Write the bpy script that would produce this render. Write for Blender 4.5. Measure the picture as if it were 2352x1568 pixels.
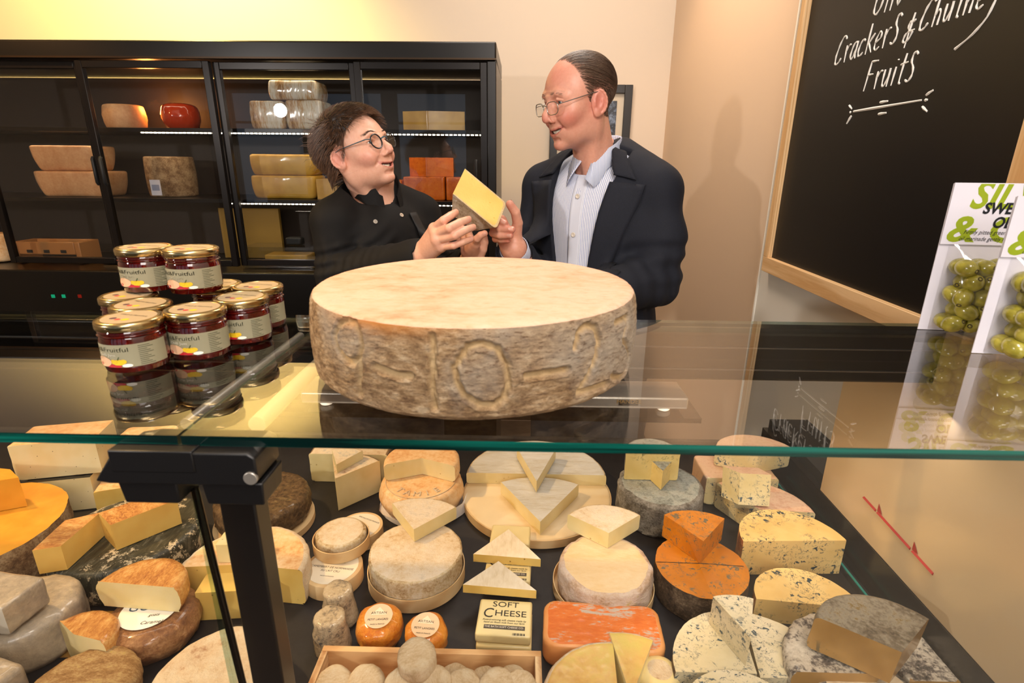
import bpy, bmesh, math, random
import numpy as np
from mathutils import Vector, Matrix, Euler, noise
PI = math.pi
for o in list(bpy.data.objects): bpy.data.objects.remove(o)
SC = bpy.context.scene
COL = SC.collection
# ------------------------------------------------------------------ camera
FPX = 1250.0; CW, CH = 2352, 1568
CAMZ = 1.53
def R(d): return math.radians(d)
yaw, pitch, roll = R(1.1), R(18.16), R(0.5)
_f0 = Vector((-math.sin(yaw), math.cos(yaw), 0)); _r0 = Vector((math.cos(yaw), math.sin(yaw), 0))
_F = _f0*math.cos(pitch) - Vector((0,0,1))*math.sin(pitch)
_U0 = _r0.cross(_F)
_R = _r0*math.cos(roll) + _U0*math.sin(roll)
_U = _U0*math.cos(roll) - _r0*math.sin(roll)
CAMP = Vector((0,0,CAMZ))
cam = bpy.data.cameras.new('camera'); camo = bpy.data.objects.new('camera', cam); COL.objects.link(camo)
cam.sensor_width = 36; cam.lens = 36*FPX/CW; cam.clip_start = 0.02; cam.clip_end = 100
camo.matrix_world = Matrix(((_R.x,_U.x,-_F.x,CAMP.x),(_R.y,_U.y,-_F.y,CAMP.y),(_R.z,_U.z,-_F.z,CAMP.z),(0,0,0,1)))
SC.camera = camo
cam.dof.use_dof = True; cam.dof.focus_distance = 1.15; cam.dof.aperture_fstop = 9.0
def ray(px, py): return _F + _R*((px-CW/2)/FPX) + _U*((CH/2-py)/FPX)
def at(px, py, X=None, Y=None, Z=None):
    d = ray(px, py)
    if Y is not None: k = Y/d.y
    elif Z is not None: k = (Z-CAMZ)/d.z
    else: k = X/d.x
    return CAMP + d*k
def depth(p): return (Vector(p)-CAMP).dot(_F)
def ppm(p): return FPX/depth(p)
# ------------------------------------------------------------------ world, colour management
SC.view_settings.view_transform = 'Standard'; SC.view_settings.look = 'None'
SC.view_settings.gamma = 1; SC.view_settings.use_curve_mapping = False
SC.view_settings.exposure = 0.12
w = bpy.data.worlds.new('world'); SC.world = w; w.use_nodes = True
bg = w.node_tree.nodes['Background']; bg.inputs[0].default_value = (0.62,0.78,1.0,1); bg.inputs[1].default_value = 0.38
# ------------------------------------------------------------------ lights
def area(name, loc, target, size, power, color, sizey=None):
    l = bpy.data.lights.new(name, 'AREA'); l.energy = power; l.color = color; l.size = size
    if sizey: l.shape = 'RECTANGLE'; l.size_y = sizey
    o = bpy.data.objects.new(name, l); COL.objects.link(o); o.location = loc
    o.rotation_euler = (Vector(target)-Vector(loc)).to_track_quat('-Z','Y').to_euler()
    return o
def point(name, loc, power, color, rad=0.05):
    l = bpy.data.lights.new(name, 'POINT'); l.energy = power; l.color = color; l.shadow_soft_size = rad
    o = bpy.data.objects.new(name, l); COL.objects.link(o); o.location = loc; return o
def spot(name, loc, target, power, color, ang=60, rad=0.05, blend=0.6):
    l = bpy.data.lights.new(name, 'SPOT'); l.energy = power; l.color = color; l.spot_size = R(ang); l.spot_blend = blend; l.shadow_soft_size = rad
    o = bpy.data.objects.new(name, l); COL.objects.link(o); o.location = loc
    o.rotation_euler = (Vector(target)-Vector(loc)).to_track_quat('-Z','Y').to_euler(); return o
area('ceiling_softbox', (0.25,-0.35,2.75), (0.05,1.1,1.0), 0.5, 21, (1.0,0.90,0.82))
area('photographers_flash', (-2.3,-0.9,1.98), (0.1,1.6,1.5), 0.12, 26, (1.0,0.93,0.88)).data.shape='DISK'
area('added_front_fill', (0.35,-1.5,2.35), (-.2,1.6,1.4), 1.0, 30, (1.0,0.93,0.88))  # added soft fill behind the camera, brightens people and walls
area('case_strip_lamp', (-.5,.705,CAMZ-.335), (-.5,.78,.83), 2.2, 1.5, (1.0,.85,.70), .02)
area('added_back_fill', (.15,2.0,2.92), (.15,2.2,0), 0.7, 17, (1.0,.90,.80))  # unseen area light added to brighten the back room
spot('warm_wall_lamp', (-1.6,2.25,2.85), (-1.75,2.75,2.15), 170, (1.0,0.76,0.24), 125, 0.06)
spot('warm_counter_lamp', (-1.55,0.95,2.6), (-0.70,0.72,0.8), 115, (1.0,0.62,0.24), 70, 0.05)
spot('added_fridge_warmth', (-2.7,1.3,2.5), (-1.95,2.3,1.45), 38, (1.0,.50,.18), 55, .05)  # added warm spot, stands in for lamp flare on the fridge front
spot('warm_right_wall_lamp', (0.1,2.1,2.85), (0.6,2.3,1.7), 26, (1.0,0.62,0.36), 80, 0.08)
# ------------------------------------------------------------------ helpers: objects
def tag(o, label=None, cat=None, group=None, kind=None):
    if label: o['label'] = label
    if cat: o['category'] = cat
    if group: o['group'] = group
    if kind: o['kind'] = kind
    return o
def empty(name, loc=(0,0,0), rot=(0,0,0)):
    o = bpy.data.objects.new(name, None); o.empty_display_size = .05; COL.objects.link(o)
    o.location = loc; o.rotation_euler = rot; return o
def copy_tree(o, parent=None):
    c = o.copy(); COL.objects.link(c); c.parent = parent
    for ch in [x for x in KIDS.get(o.name, [])]:
        n = copy_tree(ch, c); KIDS.setdefault(c.name, []).append(n)
    return c
KIDS = {}
def link(name, me, parent=None, loc=(0,0,0), rot=(0,0,0)):
    o = bpy.data.objects.new(name, me); COL.objects.link(o)
    o.location = loc; o.rotation_euler = rot
    if parent is not None:
        o.parent = parent; KIDS.setdefault(parent.name, []).append(o)
    return o
class MB:
    """collects geometry for one mesh"""
    def __init__(s): s.v = []; s.f = []; s.m = []
    def add(s, vs, fs, m=0, M=None):
        b = len(s.v)
        s.v += [tuple(M @ Vector(p)) for p in vs] if M is not None else [tuple(p) for p in vs]
        s.f += [tuple(i+b for i in f) for f in fs]
        s.m += m if isinstance(m, list) else [m]*len(fs)
        return s
    def box(s, c, d, m=0, rot=None, taper=1.0):
        x,y,z = d[0]/2, d[1]/2, d[2]/2
        vs = [(-x,-y,-z),(x,-y,-z),(x,y,-z),(-x,y,-z),(-x*taper,-y*taper,z),(x*taper,-y*taper,z),(x*taper,y*taper,z),(-x*taper,y*taper,z)]
        M = Matrix.Translation(c)
        if rot is not None: M = M @ Euler(rot).to_matrix().to_4x4()
        return s.add(vs, [(0,3,2,1),(4,5,6,7),(0,1,5,4),(1,2,6,5),(2,3,7,6),(3,0,4,7)], m, M)
    def bb(s, a, b, m=0):
        return s.box([(a[i]+b[i])/2 for i in range(3)], [abs(b[i]-a[i]) for i in range(3)], m)
    def lathe(s, prof, seg=48, m=0, M=None, closed=False):
        """prof: list of (r,z) or (r,z,mat)"""
        vs=[]; fs=[]; ms=[]; n=len(prof)
        for p in prof:
            for k in range(seg):
                a=2*PI*k/seg; vs.append((p[0]*math.cos(a),p[0]*math.sin(a),p[1]))
        for i in range(n-1 if not closed else n):
            j=(i+1)%n
            for k in range(seg):
                l=(k+1)%seg
                fs.append((i*seg+k,i*seg+l,j*seg+l,j*seg+k)); ms.append(prof[j][2] if len(prof[j])>2 else m)
        if not closed:
            if prof[0][0]>1e-6: fs.append(tuple(range(seg-1,-1,-1))); ms.append(prof[0][2] if len(prof[0])>2 else m)
            if prof[-1][0]>1e-6: fs.append(tuple((n-1)*seg+k for k in range(seg))); ms.append(prof[-1][2] if len(prof[-1])>2 else m)
        return s.add(vs, fs, ms, M)
    def prism(s, pts, z0, z1, m=0, M=None):
        n=len(pts)
        vs=[(p[0],p[1],z0) for p in pts]+[(p[0],p[1],z1) for p in pts]
        fs=[tuple(range(n-1,-1,-1)), tuple(range(n,2*n))]+[(i,(i+1)%n,(i+1)%n+n,i+n) for i in range(n)]
        return s.add(vs, fs, m, M)
    def tube(s, path, r, seg=8, m=0, M=None, cap=True, flat=1.0):
        path=[Vector(p) for p in path]; n=len(path)
        rs = r if isinstance(r,(list,tuple)) else [r]*n
        vs=[]; fs=[]; up=None
        for i,p in enumerate(path):
            t=(path[min(i+1,n-1)]-path[max(i-1,0)])
            t = t.normalized() if t.length>1e-9 else Vector((0,0,1))
            if up is None:
                a=Vector((0,0,1)) if abs(t.z)<.9 else Vector((1,0,0)); up=t.cross(a).normalized()
            up=(up-t*up.dot(t)).normalized(); b=t.cross(up)
            for k in range(seg):
                a=2*PI*k/seg; vs.append(p+up*(math.cos(a)*rs[i])+b*(math.sin(a)*rs[i]*flat))
        for i in range(n-1):
            for k in range(seg):
                l=(k+1)%seg; fs.append((i*seg+k,i*seg+l,(i+1)*seg+l,(i+1)*seg+k))
        if cap: fs.append(tuple(range(seg-1,-1,-1))); fs.append(tuple((n-1)*seg+k for k in range(seg)))
        return s.add(vs, fs, m, M)
    def sphere(s, c, r, seg=16, m=0, M=None, sc=(1,1,1)):
        n=seg//2; prof=[(r*math.sin(PI*i/n),-r*math.cos(PI*i/n)) for i in range(n+1)]
        T=Matrix.Translation(c)@Matrix.Diagonal((sc[0],sc[1],sc[2],1))
        return s.lathe([(max(a,1e-5),b) for a,b in prof], seg, m, (M@T) if M is not None else T)
    def mesh(s, name, mats, smooth=35):
        me=bpy.data.meshes.new(name); me.from_pydata(s.v,[],s.f)
        for mt in (mats if isinstance(mats,(list,tuple)) else [mats]): me.materials.append(mt)
        me.polygons.foreach_set('material_index', s.m)
        if smooth:
            me.polygons.foreach_set('use_smooth',[True]*len(me.polygons)); me.set_sharp_from_angle(angle=R(smooth))
        me.update(); return me
    def build(s, name, mats, parent=None, smooth=35, bevel=0, loc=(0,0,0), rot=(0,0,0), segs=2):
        o=link(name, s.mesh(name,mats,smooth), parent, loc, rot)
        if bevel:
            b=o.modifiers.new('b','BEVEL'); b.width=bevel; b.segments=segs; b.limit_method='ANGLE'; b.angle_limit=R(40)
        return o
# ------------------------------------------------------------------ helpers: materials
def nt(name):
    m=bpy.data.materials.new(name); m.use_nodes=True; t=m.node_tree; return m,t,t.nodes['Principled BSDF']
def c4(c): return (c[0],c[1],c[2],1)
def hexc(h):
    """'#rrggbb' sRGB to linear"""
    v=[int(h[i:i+2],16)/255 for i in (1,3,5)]
    return tuple(x/12.92 if x<=.04045 else ((x+.055)/1.055)**2.4 for x in v)
def ramp(t, fac, stops):
    r=t.nodes.new('ShaderNodeValToRGB'); e=r.color_ramp.elements
    while len(e)<len(stops): e.new(.5)
    for i,(p,c) in enumerate(stops): e[i].position=p; e[i].color=c4(c)
    t.links.new(fac, r.inputs[0]); return r.outputs[0]
def texco(t, scale=(1,1,1), rot=(0,0,0)):
    tc=t.nodes.new('ShaderNodeTexCoord'); mp=t.nodes.new('ShaderNodeMapping'); mp.inputs['Scale'].default_value=scale; mp.inputs['Rotation'].default_value=rot
    t.links.new(tc.outputs['Object'], mp.inputs[0]); return mp.outputs[0]
def noisen(t, co, scale, detail=4, rough=.6, dist=0):
    n=t.nodes.new('ShaderNodeTexNoise'); n.inputs['Scale'].default_value=scale; n.inputs['Detail'].default_value=detail; n.inputs['Roughness'].default_value=rough; n.inputs['Distortion'].default_value=dist
    t.links.new(co, n.inputs['Vector']); return n.outputs[0]
def mixc(t, fac, a, b, mode='MIX'):
    m=t.nodes.new('ShaderNodeMix'); m.data_type='RGBA'; m.blend_type=mode
    for s,v in ((m.inputs[0],fac),(m.inputs[6],a),(m.inputs[7],b)):
        if isinstance(v,(int,float)): s.default_value=v
        elif isinstance(v,tuple): s.default_value=c4(v)
        else: t.links.new(v,s)
    return m.outputs[2]
def bump(t, p, h, strength=.3, dist=.002):
    b=t.nodes.new('ShaderNodeBump'); b.inputs['Strength'].default_value=strength; b.inputs['Distance'].default_value=dist
    t.links.new(h, b.inputs['Height']); t.links.new(b.outputs[0], p.inputs['Normal']); return b
def plain(name, col, rough=.5, metal=0, spec=.5, bs=0, bstr=.2, bd=.001, coat=0, sss=0):
    m,t,p=nt(name)
    if isinstance(col,str): col=hexc(col)
    p.inputs['Base Color'].default_value=c4(col); p.inputs['Roughness'].default_value=rough; p.inputs['Metallic'].default_value=metal
    p.inputs['Specular IOR Level'].default_value=spec; p.inputs['Coat Weight'].default_value=coat
    if sss: p.inputs['Subsurface Weight'].default_value=sss; p.inputs['Subsurface Radius'].default_value=(.01,.005,.003); p.inputs['Subsurface Scale'].default_value=.5
    if bs: bump(t,p,noisen(t,texco(t),bs,3),bstr,bd)
    return m
def mottled(name, cols, scale=20, rough=.6, bstr=.4, bd=.002, bscale=None, stretch=(1,1,1), coat=0, detail=6, dist=0, spec=.4, pos=None):
    """rind like material: ramp over noise and a bump"""
    m,t,p=nt(name); co=texco(t,stretch)
    cols=[hexc(c) if isinstance(c,str) else c for c in cols]
    n=mixc(t,.42,noisen(t,co,scale,detail,.65,dist),noisen(t,co,scale*6.5,5,.7,.2))
    ex=t.nodes.new('ShaderNodeMapRange'); ex.clamp=False; ex.inputs[1].default_value=.5-.5/1.55; ex.inputs[2].default_value=.5+.5/1.55; t.links.new(n,ex.inputs[0]); n=ex.outputs[0]
    if pos is None: pos=[.32+.36*i/(len(cols)-1) for i in range(len(cols))]
    t.links.new(ramp(t,n,list(zip(pos,cols))), p.inputs['Base Color'])
    p.inputs['Roughness'].default_value=rough; p.inputs['Coat Weight'].default_value=coat; p.inputs['Coat Roughness'].default_value=.12; p.inputs['Specular IOR Level'].default_value=spec
    bump(t,p,mixc(t,.5,noisen(t,co,(bscale or scale*3),4,.6),noisen(t,co,(bscale or scale*3)*5,5,.75)),min(1,bstr*1.2),bd*1.3)
    return m
def paste(name, col, col2=None, rough=.42, holes=0, hcol=None, coat=0, bstr=.15, vein=None, vscale=30, vth=.5, vstretch=(1,1,1)):
    """cut face of a cheese; vein colour gives blue cheese"""
    m,t,p=nt(name); co=texco(t)
    col=hexc(col) if isinstance(col,str) else col; col2=hexc(col2) if isinstance(col2,str) else (col2 or tuple(x*.9 for x in col))
    c=ramp(t,noisen(t,co,14,3,.5),[(.35,col2),(.62,col)])
    if vein:
        vein=hexc(vein) if isinstance(vein,str) else vein
        cs=texco(t,vstretch)
        big=noisen(t,cs,vscale*.42,2,.5)
        n1=noisen(t,cs,vscale,6,.72,1.4)
        ab=t.nodes.new('ShaderNodeMath'); ab.operation='SUBTRACT'; t.links.new(n1,ab.inputs[0]); ab.inputs[1].default_value=.5
        a2=t.nodes.new('ShaderNodeMath'); a2.operation='ABSOLUTE'; t.links.new(ab.outputs[0],a2.inputs[0])
        line=ramp(t,a2.outputs[0],[(.004,(1,1,1)),(.017,(0,0,0))]); brk=ramp(t,noisen(t,cs,vscale*3.2,2,.5),[(.47,(0,0,0)),(.53,(1,1,1))]); line=mixc(t,1.0,line,brk,'MULTIPLY')
        msk=ramp(t,big,[(vth-.04,(0,0,0)),(vth+.06,(1,1,1))])
        n2=noisen(t,cs,vscale*2.3,4,.6,.6)
        spot_=ramp(t,n2,[(.585,(0,0,0)),(.625,(1,1,1))])
        v=mixc(t,1.0,line,spot_,'LIGHTEN'); v=mixc(t,1.0,v,msk,'MULTIPLY')
        c=mixc(t,v,c,vein)
    if holes:
        vo=t.nodes.new('ShaderNodeTexVoronoi'); vo.inputs['Scale'].default_value=holes; t.links.new(co,vo.inputs['Vector'])
        hm=ramp(t,vo.outputs[0],[(.07,(1,1,1)),(.12,(0,0,0))])
        sp=ramp(t,noisen(t,co,holes*.6,2),[(.5,(0,0,0)),(.55,(1,1,1))])
        c=mixc(t,mixc(t,1.0,hm,sp,'MULTIPLY'),c,hexc(hcol) if hcol else tuple(x*.35 for x in col))
    t.links.new(c,p.inputs['Base Color'])
    p.inputs['Roughness'].default_value=rough; p.inputs['Coat Weight'].default_value=coat; p.inputs['Coat Roughness'].default_value=.1
    p.inputs['Subsurface Weight'].default_value=.12; p.inputs['Subsurface Radius'].default_value=(.012,.008,.004); p.inputs['Subsurface Scale'].default_value=.4
    bump(t,p,noisen(t,co,320,5,.7),bstr*1.6,.0012)
    return m
def glass_mat(name, tint=(1,1,1), refl=1.0, rough=0.0, ior=1.45):
    m=bpy.data.materials.new(name); m.use_nodes=True; t=m.node_tree; t.nodes.remove(t.nodes['Principled BSDF'])
    f0=((ior-1)/(ior+1))**2
    ge=t.nodes.new('ShaderNodeNewGeometry'); dp=t.nodes.new('ShaderNodeVectorMath'); dp.operation='DOT_PRODUCT'
    t.links.new(ge.outputs['Normal'],dp.inputs[0]); t.links.new(ge.outputs['Incoming'],dp.inputs[1])
    def mth(op,a,b=0):
        n=t.nodes.new('ShaderNodeMath'); n.operation=op
        for i,v in enumerate((a,b)):
            if isinstance(v,(int,float)): n.inputs[i].default_value=v
            else: t.links.new(v,n.inputs[i])
        return n.outputs[0]
    sch=mth('ADD',mth('MULTIPLY',mth('POWER',mth('SUBTRACT',1.0,mth('ABSOLUTE',dp.outputs['Value'])),5.0),1-f0),f0)
    g=t.nodes.new('ShaderNodeBsdfGlossy'); g.inputs['Roughness'].default_value=rough
    tr=t.nodes.new('ShaderNodeBsdfTransparent'); tr.inputs[0].default_value=c4(tint)
    mu=t.nodes.new('ShaderNodeMath'); mu.operation='MULTIPLY'; mu.inputs[1].default_value=refl; t.links.new(sch,mu.inputs[0])
    mx=t.nodes.new('ShaderNodeMixShader'); t.links.new(mu.outputs[0],mx.inputs[0]); t.links.new(tr.outputs[0],mx.inputs[1]); t.links.new(g.outputs[0],mx.inputs[2])
    t.links.new(mx.outputs[0],t.nodes['Material Output'].inputs[0]); return m
def emit(name, col, s):
    m=bpy.data.materials.new(name); m.use_nodes=True; t=m.node_tree; t.nodes.remove(t.nodes['Principled BSDF'])
    e=t.nodes.new('ShaderNodeEmission'); e.inputs[0].default_value=c4(col); e.inputs[1].default_value=s; t.links.new(e.outputs[0],t.nodes['Material Output'].inputs[0]); return m
def wood(name, c1, c2, scale=8, axis=(1,12,12), rough=.55):
    m,t,p=nt(name); co=texco(t,axis)
    n=noisen(t,co,scale,5,.6,1.2)
    wv=t.nodes.new('ShaderNodeTexWave'); wv.inputs['Scale'].default_value=scale*.5; wv.inputs['Distortion'].default_value=5; wv.inputs['Detail'].default_value=2; wv.inputs['Detail Scale'].default_value=.6
    t.links.new(co,wv.inputs['Vector'])
    f=mixc(t,.4,n,wv.outputs[0])
    t.links.new(ramp(t,f,[(.25,hexc(c2)),(.6,hexc(c1))]),p.inputs['Base Color']); p.inputs['Roughness'].default_value=rough
    bump(t,p,n,.1,.001); return m
FONT = None
def text_mb(txt, size, ext=0.0004, m=0, shear=0.0, sx=1.0, align='CENTER', spacing=1.0, res=3, weight=0):
    """flat text in the XY plane as (verts, faces), origin at its centre or left"""
    cu=bpy.data.curves.new('t','FONT'); cu.body=txt; cu.size=size; cu.extrude=ext; cu.align_x=align; cu.align_y='CENTER'; cu.shear=shear; cu.space_character=spacing; cu.resolution_u=res; cu.offset=weight
    ob=bpy.data.objects.new('t',cu); COL.objects.link(ob)
    dg=bpy.context.evaluated_depsgraph_get(); me=bpy.data.meshes.new_from_object(ob.evaluated_get(dg))
    vs=[(v.co.x*sx,v.co.y,v.co.z) for v in me.vertices]; fs=[tuple(p.vertices) for p in me.polygons]
    bpy.data.objects.remove(ob); bpy.data.curves.remove(cu); bpy.data.meshes.remove(me)
    return vs, fs
def basis(o, x, y, z):
    x,y,z=Vector(x),Vector(y),Vector(z)
    return Matrix(((x.x,y.x,z.x,o[0]),(x.y,y.y,z.y,o[1]),(x.z,y.z,z.z,o[2]),(0,0,0,1)))
# ================================================================== the room
XW = 0.735; YCL=at(1737,735,X=XW).y; YB = at(1537,190,X=XW).y; GZ = CAMZ-0.215; DZ = CAMZ-0.80; DZC = CAMZ-0.70; XI=.607
m_wall = plain('painted_wall', '#dccbb6', .8, bs=60, bstr=.08)
m_wallr = plain('painted_side_wall', '#dcc0a2', .8, bs=60, bstr=.08)
m_panel = plain('pale_cladding', '#d9d2c4', .45, bs=30, bstr=.03)
m_white = plain('white_edge', '#f2ede0', .4)
m_floor = mottled('dark_floor', ['#3a2f27','#4a3c31'], 3, .5, .05)
m_ceil = plain('ceiling_paint', '#e8e2d6', .9)
m_black = plain('black_metal', '#141312', .35, .3)
m_blackm = plain('black_matt', '#0d0c0c', .55)
def struct(name, mb, m, **k): return tag(mb.build(name, m, **k), kind='structure')
struct('floor', MB().bb((-4.2,-3.2,-.1),(XW+.1,YB+.1,0)), m_floor)
struct('ceiling', MB().bb((-4.2,-3.2,3.0),(XW+.1,YB+.1,3.1)), m_ceil)
struct('wall_back', MB().bb((-4.2,YB,0),(XW+.1,YB+.1,3)), m_wall)
struct('wall_right', MB().bb((XW,-3.2,0),(XW+.1,YB,3)), m_wallr)
struct('wall_left', MB().bb((-4.3,-3.2,0),(-4.2,YB+.1,3)), m_wall)
# shop front with openings to the daylight
fw = MB(); xs=[(-3.9,-2.95),(-2.8,-1.85),(-1.7,-.75),(-.6,.35)]
fw.bb((-4.2,-3.2,0),(XW,-3.1,.95)); fw.bb((-4.2,-3.2,2.4),(XW,-3.1,3))
pv=-4.2
for a,b in xs: fw.bb((pv,-3.2,.95),(a,-3.1,2.4)); pv=b
fw.bb((pv,-3.2,.95),(XW,-3.1,2.4))
struct('wall_front', fw, plain('dark_front','#3a332d',.7))
for i,(a,b) in enumerate(xs):
    f=MB(); t=.03
    for q in ((a,a+t),(b-t,b)): f.bb((q[0],-3.17,.95),(q[1],-3.13,2.4))
    for z in (.95,2.0,2.37): f.bb((a+t,-3.17,z),(b-t,-3.13,z+t))
    struct('window_%d'%(i+1), f, m_black)
# thin pale cladding on the right wall, ends behind the counter
struct('trim_1', MB().bb((XW-.008,-1.2,0),(XW,YCL,3)), m_panel)
struct('trim_2', MB().bb((XW-.012,YCL,0),(XW,YCL+.008,3)), m_white)
# ------------------------------------------------------------------ chalkboard
XBd = XW-.008
board = empty('chalkboard', (XBd,1.18,1.6)); tag(board,'big framed black chalkboard with white handwritten shop words on the right wall','chalkboard')
m_pine = wood('pine_wood','#e3bd8b','#c99a62',6,(14,1,14)); m_pinev = wood('pine_wood_upright','#e3bd8b','#c99a62',6,(14,14,1))
m_chalkb = plain('chalkboard_black','#0b0908',.42,spec=.35)
def wp(*p): return tuple(Vector(p)-Vector((XBd,1.18,1.6)))
_q=at(1759,604,X=XBd-.011); zb0=_q.z-.021; yl=_q.y; yr=at(2333,350,X=XBd-.02).y-.05; zt=2.62; fwid=.042; board.location.z=1.6
MB().bb(wp(XBd-.008,yr+.02,zb0+.02),wp(XBd,yl-.02,zt-.02)).build('board_face', m_chalkb, board)
th=.022
MB().bb(wp(XBd-th,yr,zb0),wp(XBd,yl,zb0+fwid)).build('bottom_rail', m_pine, board, bevel=.001)
MB().bb(wp(XBd-th,yr,zt-fwid),wp(XBd,yl,zt)).build('top_rail', m_pine, board, bevel=.001)
MB().bb(wp(XBd-th,yl-fwid*.62,zb0+fwid),wp(XBd,yl,zt-fwid)).build('side_rail', m_pinev, board, bevel=.001)
MB().bb(wp(XBd-th,yr,zb0+fwid),wp(XBd,yr+fwid*1.2,zt-fwid)).build('side_rail', m_pinev, board, bevel=.001)
# handwriting: strokes traced as a signwriter draws them, letter by letter on the board plane
m_chalk = plain('chalk_pen','#ece9e2',.8)
GL = {
 'C':[[(.85,.85),(.7,1),(.45,.97),(.2,.7),(.05,.35),(.08,.08),(.25,0),(.5,.08),(.65,.2)]],
 'r':[[(.1,.6),(.12,0)],[(.12,.38),(.3,.58),(.5,.58)]],
 'a':[[(.55,.55),(.35,.62),(.12,.4),(.08,.1),(.25,0),(.45,.15),(.55,.4)],[(.58,.6),(.52,.15),(.6,0)]],
 'c':[[(.55,.5),(.4,.6),(.15,.45),(.06,.2),(.18,.02),(.4,.03),(.52,.12)]],
 'k':[[(.15,1),(.1,0)],[(.6,.62),(.12,.28)],[(.25,.35),(.6,0)]],
 'e':[[(.1,.28),(.5,.38),(.5,.55),(.3,.62),(.1,.4),(.08,.12),(.25,0),(.5,.1)]],
 's':[[(.55,.82),(.4,.95),(.2,.85),(.22,.62),(.48,.42),(.5,.15),(.3,0),(.08,.1)]],
 '&':[[(.75,.85),(.5,.75),(.35,.9),(.3,.6),(.5,.45),(.25,.4),(.1,.15),(.3,0),(.6,.12),(.75,.4)],[(.55,1.15),(.4,-.2)],[(.35,.42),(.85,.45)]],
 'h':[[(.15,1),(.08,0)],[(.1,.35),(.3,.55),(.48,.45),(.46,0)]],
 'u':[[(.1,.6),(.08,.12),(.25,0),(.45,.2),(.52,.6)],[(.52,.6),(.5,0)]],
 't':[[(.35,.95),(.25,.05),(.4,0)],[(.1,.62),(.6,.66)]],
 'n':[[(.1,.6),(.08,0)],[(.1,.35),(.3,.6),(.48,.5),(.47,0)]],
 'y':[[(.08,.6),(.12,.25),(.3,.15),(.5,.35)],[(.55,.6),(.5,.2),(.3,-.35),(-.3,-.75),(-1.2,-1.05)]],
 'F':[[(.2,1),(.05,0)],[(.2,1),(.75,.98)],[(.12,.55),(.55,.55)]],
 'i':[[(.2,.6),(.15,0)],[(.24,.8),(.25,.84)]],
 'O':[[(.5,1),(.2,.8),(.05,.4),(.1,.08),(.35,0),(.62,.25),(.7,.65),(.5,1)]],
 'l':[[(.25,1.1),(.15,0)]],
 'v':[[(.05,.6),(.25,0),(.55,.6)]],
}
chalk = MB()
XF = XBd-.0082
def stroke(pts, r=.0022):
    P=[Vector((XF,p[0],p[1])) for p in pts]
    Q=[]
    for i in range(len(P)-1):
        for k in range(3): Q.append(P[i].lerp(P[i+1],k/3))
    Q.append(P[-1])
    for _ in range(1):
        Q=[Q[0]]+[(Q[i-1]+Q[i]*2+Q[i+1])/4 for i in range(1,len(Q)-1)]+[Q[-1]]
    chalk.tube([(q-Vector((XBd,1.18,1.6))) for q in Q], [r*(.85+.25*math.sin(i*1.7)) for i in range(len(Q))], 5, flat=1)
def bpix(px,py):
    p=at(px,py,X=XF); return (p.y,p.z)
def write(word, p0, p1, hpx, shear=0.15):
    """p0,p1: baseline ends in the photo, hpx cap height there -> written on the board plane"""
    a=Vector(bpix(*p0)); b=Vector(bpix(*p1)); d=b-a
    n=len(word); adv=[]; 
    for ch in word: adv.append({'C':.95,'&':1.0,'i':.42,'l':.42,'F':.85,'O':.85,'r':.58,'t':.62,' ':.5}.get(ch,.72))
    tot=sum(adv); x=0
    top=Vector(bpix(p0[0],p0[1]-hpx)); up=Vector((0,(top-a).y))
    for ch,ad in zip(word,adv):
        for st in GL.get(ch,[]):
            stroke([tuple(a+d*((x+(q[0]+shear*q[1]))/tot)+up*q[1]) for q in st])
        x+=ad
write('Crackers', (1915,152),(2062,98), 58)
write('&', (2068,103),(2098,92), 52)
write('Chutney', (2108,74),(2296,4), 62)
write('Fruits', (1982,210),(2098,186), 62)
write('Oliv', (2003,38),(2075,14), 62)
for a,b in (((1961,256),(2117,230)),((2022,235),(2040,232)),((2018,262),(2036,259)),((1951,242),(1957,250)),((1956,266),(1945,284)),((1953,258),(1955,257)),((2128,218),(2144,207)),((2119,245),(2130,256)),((2125,230),(2131,229))):
    stroke([bpix(*a),bpix(*b)],.0027)
chalk.build('lettering', m_chalk, board)
# ------------------------------------------------------------------ framed picture on the back wall
pc=at(1436,270,Y=YB-.02)
pic=empty('framed_picture',(pc.x-.24,YB-.012,1.53+.02)); tag(pic,'black framed picture with cream mount on the wall behind the man','picture')
q0=at(1262,338,Y=YB-.02); q1=at(1454,195,Y=YB-.02); W_=(q1.x-q0.x)/2; zc=(q1.z+at(1436,600,Y=YB-.02).z)/2; 
pic.location=((q0.x+q1.x)/2,YB-.001,q1.z-.36)
m_pf=plain('frame_black','#16120f',.35)
for s in (-1,1): MB().bb((s*(W_-.02)-.02,-.03,-.36),(s*(W_-.02)+.02,0,.36)).build('frame_side', m_pf, pic, bevel=.002)
for s in (-1,1): MB().bb((-W_+.04,-.03,s*.34-.02),(W_-.04,0,s*.34+.02)).build('frame_side', m_pf, pic, bevel=.002)
MB().bb((-W_+.04,-.012,-.32),(W_-.04,-.006,.32)).build('mount', plain('cream_mount','#cdbfa9',.6), pic)
m_ph=mottled('dark_print',['#0c0c10','#1a1d26','#7f8fa8','#c8ced8'],3.2,.3,.0,pos=[.3,.52,.62,.75],coat=.4)
MB().bb((-W_+.075,-.016,-.285),(W_-.075,-.0125,.285)).build('print', m_ph, pic)
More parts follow.
